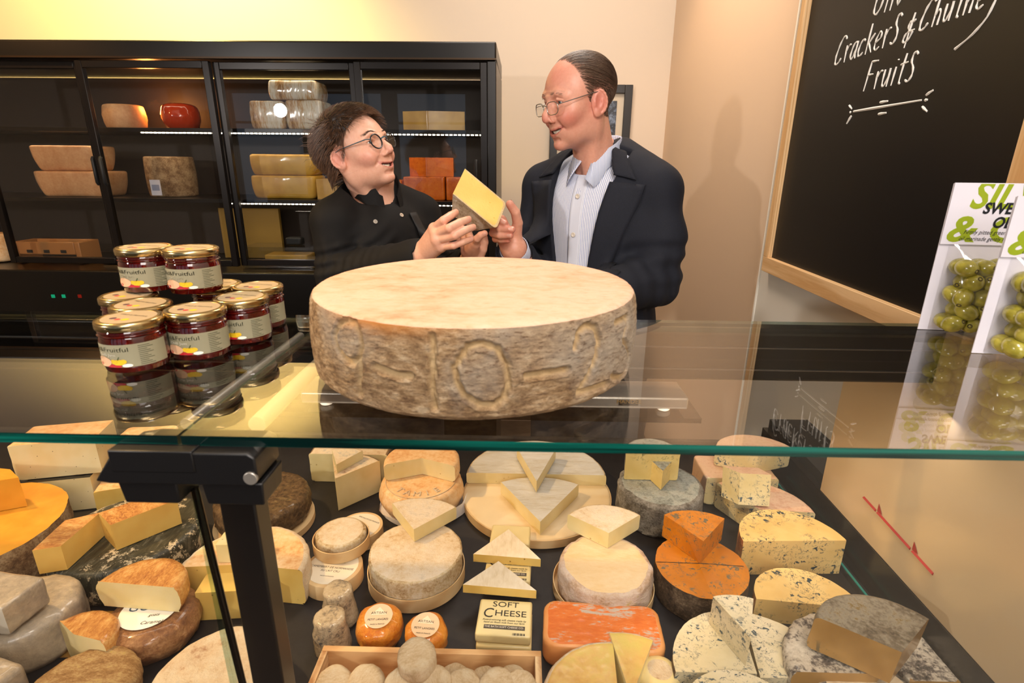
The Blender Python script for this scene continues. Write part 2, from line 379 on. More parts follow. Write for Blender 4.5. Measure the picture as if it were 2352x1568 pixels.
# ================================================================== glass display counter
counter = empty('display_counter',(0,.8,0)); tag(counter,'long glass topped refrigerated deli counter filled with cheeses','display counter')
def cb(a,b): return (tuple(Vector(a)-Vector((0,.8,0))), tuple(Vector(b)-Vector((0,.8,0))))
GT=.009
m_glass=glass_mat('counter_glass',(.985,.99,.986),1.45)
m_gedge,_t,_p=nt('glass_edge_green'); _p.inputs['Base Color'].default_value=(.004,.14,.10,1); _p.inputs['Roughness'].default_value=.12; _p.inputs['Coat Weight'].default_value=.6
_p.inputs['Subsurface Weight'].default_value=0
_n=noisen(_t,texco(_t,(1.2,1,60)),2.2,3,.5); _t.links.new(ramp(_t,_n,[(.40,(.0005,.010,.009)),(.5,(.0015,.045,.034)),(.64,(.004,.13,.10))]),_p.inputs['Base Color'])
m_gseam=glass_mat('glass_edge_clear',(.55,.72,.68),1.6)
def glass_slab(name, a, b, edge_axis=None):
    a,b=cb(a,b); mb=MB(); mb.bb(a,b)
    d=[abs(b[i]-a[i]) for i in range(3)]; thin=d.index(min(d))
    o=mb.build(name,[m_glass,m_gedge,m_gseam],counter,smooth=0)
    for p in o.data.polygons: p.material_index = 0 if abs(p.normal[thin])>.9 else (1 if (thin==2 and p.normal.y<-.9) else 2)
    return o
XS=at(410,1000,Z=GZ).x; YF=at(1176,1014,Z=GZ).y; YK=at(1400,733,Z=GZ).y; XE=.712
glass_slab('top_glass',(XS+.0015,YF,GZ-GT),(XE,YK,GZ))
glass_slab('top_glass',(-1.75,YF,GZ-GT),(XS-.0015,YK,GZ))
glass_slab('front_glass',(XS+.002,YF+.004,DZC-.1),(XE,YF+.010,GZ-GT-.002))
glass_slab('front_glass',(-1.75,YF+.004,DZC-.1),(XS-.002,YF+.010,GZ-GT-.002))
m_deck=mottled('black_deck',['#171517','#221f20'],40,.55,.15,.0005)
MB().bb(*cb((-1.75,.40,DZC-.03),(XI+.01,1.24,DZC-.001))).build('deck', m_deck, counter)
MB().bb(*cb((-1.75,.37,0),(XE,.41,DZC-.1))).build('front_panel', m_blackm, counter)
MB().bb(*cb((-1.75,.42,.08),(XE,1.24,DZC-.032))).build('base', m_blackm, counter)
# rear beam and worktop
YM=YK-.006; zb=at(1900,878,Y=YM).z; zt_=GZ-GT-.001
MB().bb(*cb((-1.75,YM,zb),(XE,YM+.03,zt_))).build('rear_beam', plain('rear_beam_black','#131110',.22,.6), counter, bevel=.004)
m_steel=plain('brushed_steel','#b9b3aa',.32,.75)
zmid=(zb+zt_)/2
for z in (zmid+.012,zmid-.022):
    MB().bb(*cb((-1.75,YM-.003,z-.0008),(XE,YM,z+.0008))).build('beam_highlight', plain('beam_highlight_grey','#77716a',.3,.8), counter)  # grey strips put in as the highlight lines on the black beam
xl=-.45
MB().bb(*cb((-1.75,1.245,DZC-.02),(XE,1.26,DZC+.03))).build('rear_sill', m_blackm, counter)
# end panel on the right
m_end=plain('end_panel_cream','#cdb48d',.16,spec=.6)
ep=MB(); ep.bb(*cb((XI,.40,DZC+.078),(XI+.012,YM-.002,GZ-GT-.001))); ep.bb(*cb((XI,YM-.002,DZC+.078),(XI+.012,.965,zb-.0)))
ep.build('end_panel', m_end, counter)
ec=MB(); ec.bb(*cb((XI+.0122,.40,DZC-.03),(XE,YM-.003,GZ-GT-.002))); ec.bb(*cb((XI+.0122,YM-.003,DZC-.03),(XE,1.24,DZC+.10)))
ec.build('end_casing', m_blackm, counter)
MB().bb(*cb((XI-.002,.40,DZC),(XI+.012,1.24,DZC+.077))).build('end_skirt', plain('end_skirt_dark','#1b1612',.2), counter)
MB().bb(*cb((XI-.022,.42,DZC-.0005),(XI-.018,1.12,DZC+.012))).build('deck_riser', m_glass, counter)
MB().bb(*cb((XI-.022,.42,DZC+.012),(XI-.018,1.12,DZC+.0135))).build('riser_edge', plain('teal_edge','#2f7f73',.2), counter)
# red load limit mark
ml=MB(); m_red=plain('red_mark','#a01c12',.5)
pa=at(1984,1142,X=XI-.0005); pb_=at(2143,1318,X=XI-.0005); off=Vector((0,.8,0))
dv=(pb_-pa)
for s,e in ((0,.2),(.23,.71),(.74,1)): ml.tube([pa+dv*s-off,pa+dv*e-off],.0026,4)
for s in (.215,.725):
    c=pa+dv*s-off; ml.add([c+Vector((-.0003,-.001,.002)),c+Vector((-.0003,-.014,.003)),c+Vector((-.0003,-.001,.017))],[(0,1,2)])
ml.build('load_limit_mark', m_red, counter)
# rails along the pane joint
m_rail=plain('cream_rail','#b5a384',.35)
a=at(590,975,Z=GZ-.028); MB().tube([Vector((a.x,a.y,GZ-.028))-off,Vector((a.x,YK-.03,GZ-.028))-off],.0085,16).build('glass_rail', m_rail, counter)
MB().bb(*cb((a.x-.02,YK-.040,GZ-.040),(a.x+.012,YK-.015,GZ-GT-.001))).build('rail_bracket', m_rail, counter, bevel=.002)
a=at(425,965,Z=GZ-.012); MB().tube([Vector((a.x,a.y,GZ-.016))-off,Vector((a.x,YK-.05,GZ-.016))-off],.0055,12).build('glass_rail', plain('steel_rail','#9b9a95',.3,.6), counter)
# black clamp at the front edge
cl=at(430,1060,Y=YF-.004); sc=1/ppm(cl)
m_clamp=plain('clamp_black','#0e0d0e',.42)
x0=at(214,1090,Y=YF-.012).x; x1=at(590,1090,Y=YF-.012).x; xm=(x0+x1)/2; wc=(x1-x0)
zc1=GZ-GT; zc0=zc1-.030
clamp=MB()
prof=[(x0,zc0+.002),(x0+.012,zc0),(x1-.004,zc0),(x1,zc0+.006),(x1,zc1-.004),(x1-.006,zc1),(x0+.035,zc1),(x0+.018,zc1-.003)]
Mx=Matrix(((1,0,0,0),(0,0,1,0),(0,1,0,0),(0,0,0,1)))
clamp.add([(p[0],YF-.012-.8,p[1]) for p in prof]+[(p[0],YF+.03-.8,p[1]) for p in prof],[tuple(range(8)),tuple(range(15,7,-1))]+[(i,i+8,(i+1)%8+8,(i+1)%8) for i in range(8)])
clo=clamp.build('glass_clamp', m_clamp, counter, bevel=.0015)
MB().bb((x0+.017,YF-.013-.8,zc1-.018),(xm+.018,YF+.0-.8,zc1+.0015)).build('clamp_jaw', m_clamp, clo, bevel=.001)
for (aa,bb_) in ((x0+.018,xm-.004),(xm+.02,x1)):
    MB().box(((aa+bb_)/2,YF+.010-.8,zc0-.010),(bb_-aa,.036,.022),0,None,1.08).build('clamp_block', m_clamp, clo, bevel=.0015)
cp=at(574,1100,Y=YF-.0135); MB().tube([(cp.x,YF-.0135-.8,cp.z),(cp.x,YF-.0105-.8,cp.z)],.0058,20).build('clamp_pin', m_steel, clo, bevel=.0005)
# post and rod
xp=(at(503,1180,Y=YF+.012).x+at(592,1180,Y=YF+.012).x)/2
MB().bb(*cb((xp-.016,YF+.012,DZC),(xp+.016,YF+.036,zc0-.022))).build('post', plain('post_black','#120f0e',.32), counter, bevel=.002)
r0=at(447,1120,Y=YF+.012); r1=at(557,1568,Y=YF+.012)
MB().tube([r0-off,r1+(r1-r0)*.3-off],.0035,12).build('stay_rod', plain('dark_steel','#4c4641',.25,1), counter)
# stainless bar with maker's plate, on two feet on the rear ledge
YP=YM-.02; a=at(700,882,Y=YP); b=at(1572,922,Y=YP); zl=b.z-.012
xl2=at(690,920,Y=YP).x-.02
MB().bb(*cb((xl2,YP-.03,zl-.008),(at(1600,920,Y=YP).x,YM+.04,zl-.0008))).build('rear_ledge', glass_mat('smoked_glass',(.35,.3,.27)), counter)
bar=empty('weighing_platform',((a.x+b.x)/2,YP,zl)); tag(bar,'low stainless steel bar unit with small black maker plate behind the wheel','kitchen scale')
wd=b.x-a.x; h_=a.z-b.z
MB().bb((-wd/2,-.02,.008),(wd/2,.045,.008+h_)).build('body', m_steel, bar, bevel=.003)
MB().bb((at(1423,900,Y=YP-.02).x-bar.location.x,-.0212,.014),(at(1468,900,Y=YP-.02).x-bar.location.x,-.0202,.008+h_-.004)).build('plate', plain('plate_black','#191410',.4), bar)
vs,fs=text_mb('HANDEE', .009, .0002); 
px=at(1446,900,Y=YP-.02).x-bar.location.x
MB().add(vs,fs,0,basis((px,-.0214,.010+h_*.55),(1,0,0),(0,0,1),(0,-1,0))).build('plate_lettering', plain('brass','#b89253',.4,.6), bar)
for s in (-1,1): MB().lathe([(.009,0),(.011,.004),(.009,.0083)],16).build('foot', m_white, bar, loc=(s*(wd/2-.03),0,0))
# ================================================================== black glass door fridge
YFR=2.25; fr=empty('wall_fridge',(-1.0,2.5,0)); tag(fr,'tall black wall fridge with sliding glass doors and lit cheese shelves','refrigerator')
FO=Vector((-1.0,2.5,0))
def fb(a,b): return (tuple(Vector(a)-FO), tuple(Vector(b)-FO))
m_fr=plain('fridge_black','#17130f',.3,.35)
m_fin=plain('fridge_lining','#2a1e17',.55,bs=0)
def fz(y,Y=YFR,x=700): return at(x,y,Y=Y).z
ztop=fz(93); zdt=fz(140); zdb=fz(612,x=500)
xr=at(1140,300,Y=YFR).x; xlft=-3.2
MB().bb(*fb((xlft,YFR,zdt+.006),(xr,2.76,ztop))).build('top_housing', m_fr, fr, bevel=.006)
MB().bb(*fb((xlft,YFR+.0,.0),(xr,2.76,zdb-.025))).build('base_housing', m_fr, fr, bevel=.006)
MB().bb(*fb((xr-.035,YFR,zdb-.02),(xr,2.76,zdt+.004))).build('side_panel', m_fr, fr, bevel=.003)
MB().bb(*fb((xlft,2.73,zdb-.02),(xr-.04,2.76,zdt))).build('back_lining', m_fin, fr)
MB().bb(*fb((xlft,YFR-.006,ztop-.062),(xr,YFR,ztop-.056))).build('top_moulding', plain('bronze_line','#3a2a1a',.35,.7), fr)
s1=at(1000,301,Y=2.45).z; s2=at(1000,459,Y=2.45).z; 
m_shelf=plain('shelf_dark','#1a1410',.3,.4)
m_led=emit('led_lamp',(1,.86,.66),9)
edges=[-2.2,-1.715,-1.20,-.65,xr-.035]
for z,yf in ((s1,2.36),(s2,2.36)):
    MB().bb(*fb((xlft,yf,z-.016),(xr-.045,2.725,z))).build('shelf', m_shelf, fr, bevel=.001)
    strip=MB(); x=-1.58 if z==s1 else -1.25
    while x<xr-.06:
        strip.box((x-FO.x,yf+.012-FO.y,z-.0185),(.011,.006,.004))
        x+=.0175
    strip.build('led_strip', m_led, fr)
m_pane=glass_mat('fridge_glass',(.93,.93,.92),1.0,0,1.5)
m_dframe=plain('door_frame_black','#1d1815',.28,.5)
for i in range(4):
    a,b=edges[i],edges[i+1]
    yy=YFR+(.004 if i%2 else .03)
    d=MB(); fwd_=.026
    d.bb(*fb((a,yy,zdb),(a+fwd_,yy+.022,zdt))); d.bb(*fb((b-fwd_,yy,zdb),(b,yy+.022,zdt)))
    d.bb(*fb((a+fwd_,yy,zdt-fwd_),(b-fwd_,yy+.022,zdt))); d.bb(*fb((a+fwd_,yy,zdb),(b-fwd_,yy+.022,zdb+fwd_)))
    do=d.build('door', m_dframe, fr, bevel=.002)
    MB().bb(*fb((a+fwd_,yy+.010,zdb+fwd_),(b-fwd_,yy+.012,zdt-fwd_))).build('door_pane', m_pane, do, smooth=0)
    hx = b-.02 if i==0 else (a+.03 if i==1 else (b-.02 if i==2 else b-.045))
    hz=at(150,392,Y=YFR).z
    MB().tube([(hx-FO.x,yy-.006-FO.y,hz+.052),(hx-FO.x,yy-.012-FO.y,hz+.045),(hx-FO.x,yy-.012-FO.y,hz-.045),(hx-FO.x,yy-.006-FO.y,hz-.052)],.0075,8).build('door_handle', m_blackm, do)
g=at(120,680,Y=YFR-.002)
for px_,col in ((122,(0.02,.55,.25)),(146,(0.02,.55,.25)),(183,(.35,.02,.01))):
    g=at(px_,680,Y=YFR-.002); MB().box((g.x-FO.x,g.y-FO.y,g.z),(.014,.003,.014)).build('indicator_light', emit('indicator',col,.5), fr)
point('fridge_warm_glow',(-1.66,2.60,s1+.10),2.6,(1.0,.36,.08),.03)
point('fridge_left_glow',(-2.05,2.5,s2+.12),2.2,(1.0,.45,.14),.05)

for z,pw in ((zdt-.03,.7),(s1-.03,1.3),(s2-.03,1.0)):
    area('shelf_led_lamp',(-1.15,2.42,z),(-1.15,2.52,z-.3),2.0,pw,(1,.80,.55),.012)
# ================================================================== cheeses
def nz(x,y,z,s=30,seed=0): return noise.noise(Vector((x*s+seed*7.3,y*s-seed*3.1,z*s+seed)))
def arc(r, a0, a1, n=40, c=(0,0)):
    return [(c[0]+r*math.cos(R(a0+(a1-a0)*i/n)), c[1]+r*math.sin(R(a0+(a1-a0)*i/n))) for i in range(n+1)]
def cheese_mesh(name, out, kinds, H, pivot, cen, mats, rnd=.006, bulge=0.0, amp=.0010, ampt=.0008, ns=45, seed=0, cutamp=.0002, topcut=False, rline=.0018, shrink=0.0, dome=0):
    """out: closed outline; kinds[i]: 'r' rind or 'c' cut for edge i->i+1. mats: [rind side, rind top, paste, bottom]"""
    pts=[];kd=[]
    n=len(out)
    for i in range(n):
        a=Vector(out[i]); b=Vector(out[(i+1)%n]); L=(b-a).length; k=max(1,int(L/.006)) if kinds[i]=='c' else 1
        for j in range(k): pts.append(a.lerp(b,j/k)); kd.append(kinds[i])
    n=len(pts)
    rv=[kd[i]=='r' or kd[i-1]=='r' for i in range(n)]
    prof=[(rnd,0),(rnd*.3,rnd*.3),(0,rnd)]
    m=5
    for q in range(1,m): prof.append((-bulge*math.sin(PI*q/m),rnd+(H-2*rnd)*q/m))
    if topcut: prof+=[(0,H-.002),(0,H)]
    else: prof+=[(0,H-rnd),(rnd*.1,H-rnd*.55),(rnd*.35,H-rnd*.22),(rnd,H)]
    prof.append
    pv=Vector(pivot); vs=[]; fs=[]; ms=[]
    for ri,(ins,z) in enumerate(prof):
        for i,p in enumerate(pts):
            v=p.copy()
            if rv[i]:
                d=(pv-p); l=d.length
                if l>1e-6:
                    k_=amp*nz(p.x,p.y,z,ns,seed)+amp*.6*nz(p.x,p.y,z,ns*2.7,seed+3)
                    v=p+d.normalized()*(ins+k_+shrink*z)
            else:
                kk=cutamp*nz(p.x,p.y,z,80,seed+9); v=p+Vector((kk,kk))
            zz=z
            if 0<z<H and False: pass
            vs.append((v.x,v.y,zz))
    nr=len(prof)
    for r in range(nr-1):
        for i in range(n):
            j=(i+1)%n
            fs.append((r*n+i,r*n+j,(r+1)*n+j,(r+1)*n+i))
            zmid=(prof[r][1]+prof[r+1][1])/2
            if kd[i]=='r': ms.append(0)
            else: ms.append(2)
    # cap rings
    cx,cy=cen; base=(nr-1)*n; last=base
    K=max(4,int(max((Vector(p)-Vector(cen)).length for p in pts)/.007)); K=min(K,22)
    for k in range(1,K):
        t=1-k/K
        for i in range(n):
            b=vs[base+i]; x=cx+(b[0]-cx)*t; y=cy+(b[1]-cy)*t
            d=ampt*nz(x,y,0,ns,seed+5)+ampt*.6*nz(x,y,0,ns*2.5,seed+6)
            vs.append((x,y,H+d*min(1,k/1.5)+dome*(1-t*t)))
        nb=base+k*n
        for i in range(n):
            j=(i+1)%n; fs.append((last+i,last+j,nb+j,nb+i)); ms.append(1)
        last=nb
    vs.append((cx,cy,H+dome)); ci=len(vs)-1
    for i in range(n): fs.append((last+i,last+(i+1)%n,ci)); ms.append(1)
    fs.append(tuple(range(n-1,-1,-1))); ms.append(3)
    mb=MB(); mb.v=vs; mb.f=fs; mb.m=ms
    return mb.mesh(name, mats, 50)
def wheel(name, label, loc, r, H, mats, rot=(0,0,0), cat='cheese', group=None, parent=None, squash=1.0, **k):
    n=max(48,int(2*PI*r/.006)); out=[(p[0],p[1]*squash) for p in arc(r,0,360,n)[:-1]]
    me=cheese_mesh(name,out,['r']*n,H,(0,0),(0,0),mats,**k)
    o=link(name,me,parent,loc,rot)
    if label: tag(o,label,cat,group)
    return o
def sector(name, label, loc, r, H, a0, a1, mats, rot=(0,0,0), cat='cheese', group=None, apex=0.0, parent=None, **k):
    """apex: distance cut off at the point (0 = sharp); local origin is the wheel's centre"""
    n=max(14,int(R(abs(a1-a0))*r/.006)); A=arc(r,a0,a1,n)
    kinds=['r']*n+['c']
    if abs((a1-a0)-180)<.5: out=A
    else: out=A+[(0,0)]; kinds=['r']*n+['c','c']
    am=R((a0+a1)/2); cr=r*.5 if len(kinds)!=n+1 else r*.4
    me=cheese_mesh(name,out,kinds,H,(0,0),(cr*math.cos(am),cr*math.sin(am)),mats,**k)
    o=link(name,me,parent,loc,rot)
    if label: tag(o,label,cat,group)
    return o
def brick(name, label, loc, sx, sy, H, mats, rot=(0,0,0), kinds='rrrr', cat='cheese', group=None, parent=None, cr=.008, skew=0.0, poly=None, **k):
    if poly: out=poly; ks=list(kinds)
    else:
        out=[];ks=[]
        cs=[(sx/2,-sy/2),(sx/2,sy/2),(-sx/2,sy/2),(-sx/2,-sy/2)]
        for i,(x,y) in enumerate(cs):
            x+=skew*y
            if kinds[i]=='r' and kinds[i-1]=='r':
                ccx,ccy=x-math.copysign(cr,cs[i][0]),y-math.copysign(cr,cs[i][1])
                for q in range(6):
                    out.append((ccx+cr*math.cos(R(-90+90*i+18*q)),ccy+cr*math.sin(R(-90+90*i+18*q)))); ks.append('r')
            else: out.append((x,y)); ks.append(kinds[i])
        # densify rind edges
        o2=[];k2=[]
        for i in range(len(out)):
            a=Vector(out[i]);b=Vector(out[(i+1)%len(out)]);q=max(1,int((b-a).length/.008))
            for j in range(q): o2.append(tuple(a.lerp(b,j/q))); k2.append(ks[i])
        out,ks=o2,k2
    cx=sum(p[0] for p in out)/len(out); cy=sum(p[1] for p in out)/len(out)
    me=cheese_mesh(name,out,ks,H,(cx,cy),(cx,cy),mats,**k)
    o=link(name,me,parent,loc,rot)
    if label: tag(o,label,cat,group)
    return o
def W(px,py,wpx,H,zb=DZ):
    """wheel whose top ellipse is centred at the pixel, wpx wide -> centre x, y and radius"""
    p=at(px,py,Z=zb+H); return p.x,p.y,wpx/2/ppm(p)
# ---- materials
bt=plain('cheese_base','#8d7a5c',.7)
M_brie=mottled('bloomy_rind',['#d2ad7e','#e8cfaa','#f2dfc4','#dccbb2'],16,.75,.8,.003,55,(1,1,1),pos=[.28,.42,.6,.75])
M_brier=mottled('ridged_white_rind',['#ddd0b6','#ece5d6','#f4efe5'],14,.75,1.0,.004,40,(.5,3.2,1))
M_brieside=mottled('brown_flecked_side',['#a98350','#d6bd92','#e6d7bb'],30,.75,.8,.003,60)
M_cream=paste('cream_paste','#ecd9a2','#e2c987',.4,holes=60,hcol='#c2a263')
M_pale=paste('pale_paste','#e9d9a4','#dcc78a',.4,holes=45,hcol='#b59a5e')
M_yellow=paste('golden_paste','#dc9a30','#cf8a24',.42)
M_butter=paste('butter_paste','#e6c36c','#d9b057',.42,holes=55,hcol='#a07a35')
M_wash=mottled('washed_orange_rind',['#d79a5c','#e9bd86','#f0d0a3'],15,.6,.35,.002,40,coat=.15)
M_ashgrey=mottled('grey_mould_rind',['#77776e','#9fa39a','#b9bab0','#8a7f6c'],26,.85,1.0,.004,60,pos=[.3,.45,.58,.72])
M_ashside=mottled('crusty_grey_side',['#5c5449','#8c867b','#b3ada2'],34,.9,1.4,.006,45)
M_blue=paste('blue_veined_paste','#eccb86','#e2ba70',.4,vein='#33444a',vscale=40,vth=.45)
M_bluewhite=paste('white_blue_paste','#dccdab','#d0c097',.36,vein='#43545a',vscale=44,vth=.43,coat=.15)
M_bluepatch=paste('patchy_blue_paste','#ead9a8','#dcc78c',.4,vein='#56656a',vscale=40,vth=.42,coat=.25)
M_stiltonr=mottled('stilton_crust',['#8f4d24','#b97e45','#cfa26a'],26,.7,.5,.002)
M_orangeblue=paste('orange_blue_paste','#c87a14','#b96c0c',.45,vein='#6d6148',vscale=38,vth=.40)
M_darkcrust=mottled('dark_crust',['#35291c','#5d4a35','#8a745a'],34,.75,.7,.003)
M_pink=mottled('pink_rind',['#d1a182','#e2bd9d','#d8b48e'],22,.6,.3,.001,coat=.1)
M_brown=mottled('brown_rind',['#5f4329','#80603f','#a38560','#b89d78'],36,.75,.9,.003,50,pos=[.3,.45,.58,.72])
M_wax=mottled('orange_wax_rind',['#d46a25','#df7a31','#c3b2a0'],11,.42,.5,.002,40,(1,3,1),coat=.15,pos=[.40,.55,.63])
M_nettle,_t,_p=nt('nettle_leaf_rind'); _co=texco(_t,(1,1,1))
_n=noisen(_t,_co,15,8,.85,.25); _n2=noisen(_t,texco(_t,(4,1,1),(0,0,.5)),26,4,.7,.6)
_g=ramp(_t,_n2,[(.3,hexc('#1d1c14')),(.55,hexc('#3c3a2c')),(.72,hexc('#6c6553'))])
_w=ramp(_t,_n,[(.552,(0,0,0)),(.565,(1,1,1))])
_t.links.new(mixc(_t,_w,_g,hexc('#c3b08e')),_p.inputs['Base Color']); _p.inputs['Roughness'].default_value=.42; bump(_t,_p,_n2,.6,.002)
M_goldrind=mottled('shiny_gold_rind',['#a8632a','#d18f45','#e7b46b'],26,.35,1.0,.003,40,(2.2,1,1),coat=.45)
M_wrapgrey=mottled('film_wrapped_grey',['#857a6b','#a3937d','#bdaa8f'],9,.28,.6,.003,22,coat=.7)
M_rough=mottled('rough_tan_rind',['#8a6236','#ad8450','#c9a873','#c2ab2f'],42,.8,.9,.003,70,(1,2,1),pos=[.3,.48,.62,.78])
M_creamrind=mottled('cream_mottled_rind',['#b58964','#dcc09b','#e7d3b2','#bcb4a4'],16,.75,.8,.004,36,pos=[.26,.4,.58,.74])
M_pepper=mottled('peppercorn_crust',['#3f2c16','#6f5330','#94744a'],110,.5,1.4,.004,150,coat=.35)
M_peppered=paste('peppered_paste','#ead9a8','#e1cb90',.45,holes=95,hcol='#4b3b25')
M_blackwax=plain('black_wax','#151313',.3)
M_poplar=wood('poplar_wood','#e0c08e','#d0a873',5,(2,2,9),.6)
M_poplartop=wood('poplar_top','#e9d3aa','#dfc291',3,(1,8,1),.6)
M_paper=plain('label_paper','#e9ddc6',.6)
M_ink=plain('label_ink','#241c16',.6)
def textpatch(parent, lines, M, name='label_lettering', mat=None):
    """lines: (text, x, y, size, shear, sx)"""
    mb=MB()
    for (tx,x,y,size,sh,sx) in lines:
        vs,fs=text_mb(tx,size,.00005,shear=sh,sx=sx)
        mb.add([(a+x,b+y,c) for a,b,c in vs],fs)
    mb.v=[tuple(M@Vector(p)) for p in mb.v]
    return mb.build(name, mat or M_ink, parent, smooth=0)
def rim(parent, R1, R2, z0, z1, mat, name='box_rim', M=None):
    return MB().lathe([(R1,z0),(R1,z1),(R2,z1),(R2,z0)],72,closed=True).build(name, mat, parent, smooth=30, bevel=.0005)
_before=set(bpy.data.objects)
# ---------------------------------------------------------------- back row, right compartment
# hard pressed wedges
ms=[M_brown,M_creamrind,M_pale,M_creamrind]
x,y,r=W(790,1060,185,.075)
brick('cheese_block','large pale hard cheese half with grey brown rind behind the upright wedge',(x+.003,y+.060,DZ),r*2,.07,.082,ms,kinds='rrrc',amp=.001,rnd=.006)
p=at(787,1172,Z=DZ)
sector('cheese_wedge','tall pale hard cheese wedge in cling film standing in front of the grey rinded half',(p.x-.010,p.y,DZ),.120,.088,46,112,ms,rnd=.004)
sector('cheese_wedge','small pale wedge lying on top of the tall film wrapped wedge',(p.x-.012,p.y+.022,DZ+.0885),.082,.024,58,116,ms,rnd=.003,rot=(0,0,0))
# washed rind wheel in paper with its half wheel
x,y,r=W(968,1100,186,.062)
ab=wheel('washed_rind_round','washed rind cheese wheel embossed with letters, on white paper under a half wheel',(x,y,DZ+.002),r,.062,[M_wash,M_wash,M_cream,M_wash],rnd=.016,bulge=.004)
lt=MB()
for i,ch in enumerate('TAMIE'):
    vs,fs=text_mb(ch,.026,.0016); a=R(-128+i*20)
    rr=r*.68; c,s_=math.cos(a+PI/2),math.sin(a+PI/2)
    lt.add([(rr*math.cos(a)+vx*c-vy*s_, rr*math.sin(a)+vx*s_+vy*c, .0625+vz) for vx,vy,vz in vs],fs)
for a0 in (30,60,330):
    pass
lt.tube([(r*.86*math.cos(R(a)),r*.86*math.sin(R(a)),.0622) for a in range(0,365,5)],.0007,5)
lt.build('embossed_letters',M_creamrind,ab,smooth=20)
pp=MB(); n=40
vs=[(0,0,0)]
for i in range(n): a=2*PI*i/n; q=(r+.004+ (.018+.008*math.sin(3*a+1))*max(0,math.cos(a+.7))**2); vs.append((q*math.cos(a),q*math.sin(a),.0))
for i in range(n): a=2*PI*i/n; q=(r+.005+ (.012)*max(0,math.cos(a+.7))**2+.003*math.sin(9*a)); vs.append((q*math.cos(a),q*math.sin(a),.004+.030*max(0,math.cos(a+.8))))
pp.add(vs,[(0,1+(i+1)%n,1+i) for i in range(n)]+[(1+i,1+(i+1)%n,1+n+(i+1)%n,1+n+i) for i in range(n)])
tag(pp.build('cheese_paper',plain('white_paper','#e8e4e2',.6),loc=(x,y,DZ+.0002)),'crumpled white paper under the embossed washed rind wheel','paper')
hb=sector('cheese_half','half wheel of washed rind cheese with embossed letters, on the embossed wheel',(x,y+.018,DZ+.065),r*.93,.045,-22,202,[M_wash,M_wash,M_cream,M_wash],rnd=.010,cutamp=.0003)
lt=MB()
for i,ch in enumerate('BAYE'):
    vs,fs=text_mb(ch,.024,.0014); a=R(122-i*22); rr=r*.62; c,s_=math.cos(a-PI/2),math.sin(a-PI/2)
    lt.add([(rr*math.cos(a)+vx*c-vy*s_, rr*math.sin(a)+vx*s_+vy*c, .0455+vz) for vx,vy,vz in vs],fs)
lt.build('embossed_letters',M_creamrind,hb,smooth=20)
# brie on its round board
x,y,r=W(1233,1128,335,.024)
bd=empty('round_board',(x,y,DZ)); tag(bd,'round poplar wood board carrying the white brie pieces','board')
MB().lathe([(r-.002,0),(r,.002),(r,.021),(r-.0015,.0225),(r-.006,.024),(0.0001,.024)],96).build('board_top',M_poplartop,bd,smooth=50)
rim(bd,r+.0002,r+.0022,0,.021,M_poplar,'board_band')
mb_=[M_brieside,M_brier,M_cream,M_brier]; zt=DZ+.0245
hx=at(1231,1112,Z=zt); rb=(at(1391,1112,Z=zt).x-at(1072,1112,Z=zt).x)/2
sector('brie_half','half wheel of white brie, cut face forward, at the back of the round board',(hx.x,hx.y,zt),rb,.030,0,180,mb_,rnd=.005,ampt=.0012)
q=at(1240,1228,Z=zt)
sector('brie_wedge','broad white brie wedge pointing forward on the round board',(q.x,q.y,zt),.180,.034,57,121,mb_,rnd=.004,ampt=.0012)
q=at(1232,1130,Z=zt+.036)
sector('brie_wedge','slim soft brie wedge lying over the board pieces, topmost on the round board',(q.x,q.y,zt+.0355),.165,.030,67,103,mb_,rnd=.004,ampt=.0012,rot=(R(0),0,R(4)))
# grey rind wheel
x,y,r=W(1517,1108,192,.085)
ms=[M_ashside,M_ashgrey,M_blue,M_ashgrey]
wheel('grey_rind_round','tall round grey crusted cheese with two cut pieces on top',(x,y,DZ),r,.085,ms,rnd=.010,amp=.004,ampt=.0018,ns=40)
mc=paste('faint_blue_paste','#e6cf8c','#d7bb70',.4,vein='#75714c',vscale=28,vth=.5)
sector('cheese_half','grey rinded half cheese with pale yellow cut face on the grey wheel',(x-.022,y+.008,DZ+.087),r*.64,.078,0,180,[M_ashside,M_ashgrey,mc,M_ashgrey],rnd=.005,amp=.001)
q=at(1517,1118,Z=DZ+.087)
sector('cheese_wedge','small upright pale blue veined wedge leaning on the grey wheel half',(q.x-.002,q.y-.012,DZ+.087),.076,.050,54,110,[M_ashside,M_ashgrey,mc,M_ashgrey],rnd=.003)
# pink rinded blue stack
ms=[M_pink,M_pink,M_bluepatch,M_pink]
q=at(1655,1175,Z=DZ)
brick('cheese_block','pink rinded blue cheese block at the back of the pink rinded stack',(q.x+.055,q.y+.085,DZ),.175,.11,.075,ms,kinds='rrrc',rnd=.006)
q=at(1760,1235,Z=DZ)
sector('cheese_half','pink rinded blue cheese quarter standing low behind the stilton halves',(q.x-.022,q.y+.01,DZ),.122,.068,-4,118,ms,rnd=.006)
q=at(1700,1078,Z=DZ+.078)
x=at(1715,1040,Z=DZ+.12)
sector('cheese_half','pink topped blue cheese half, topmost of the pink rinded stack',(q.x+.035,q.y-.012,DZ+.0765),.10,.055,20,160,ms,rnd=.005)
q=at(1722,1168,Z=DZ+.07)
brick('cheese_wedge','upright wedge with large blue spots facing forward on the pink rinded pieces',(q.x-.0,q.y+.025,DZ+.0705),.075,.05,.072,ms,kinds='cccc',topcut=True,rnd=.001,rot=(R(-14),0,R(-4)),poly=[(-.022,-.02),(.045,-.02),(.035,.03),(-.045,.03)])
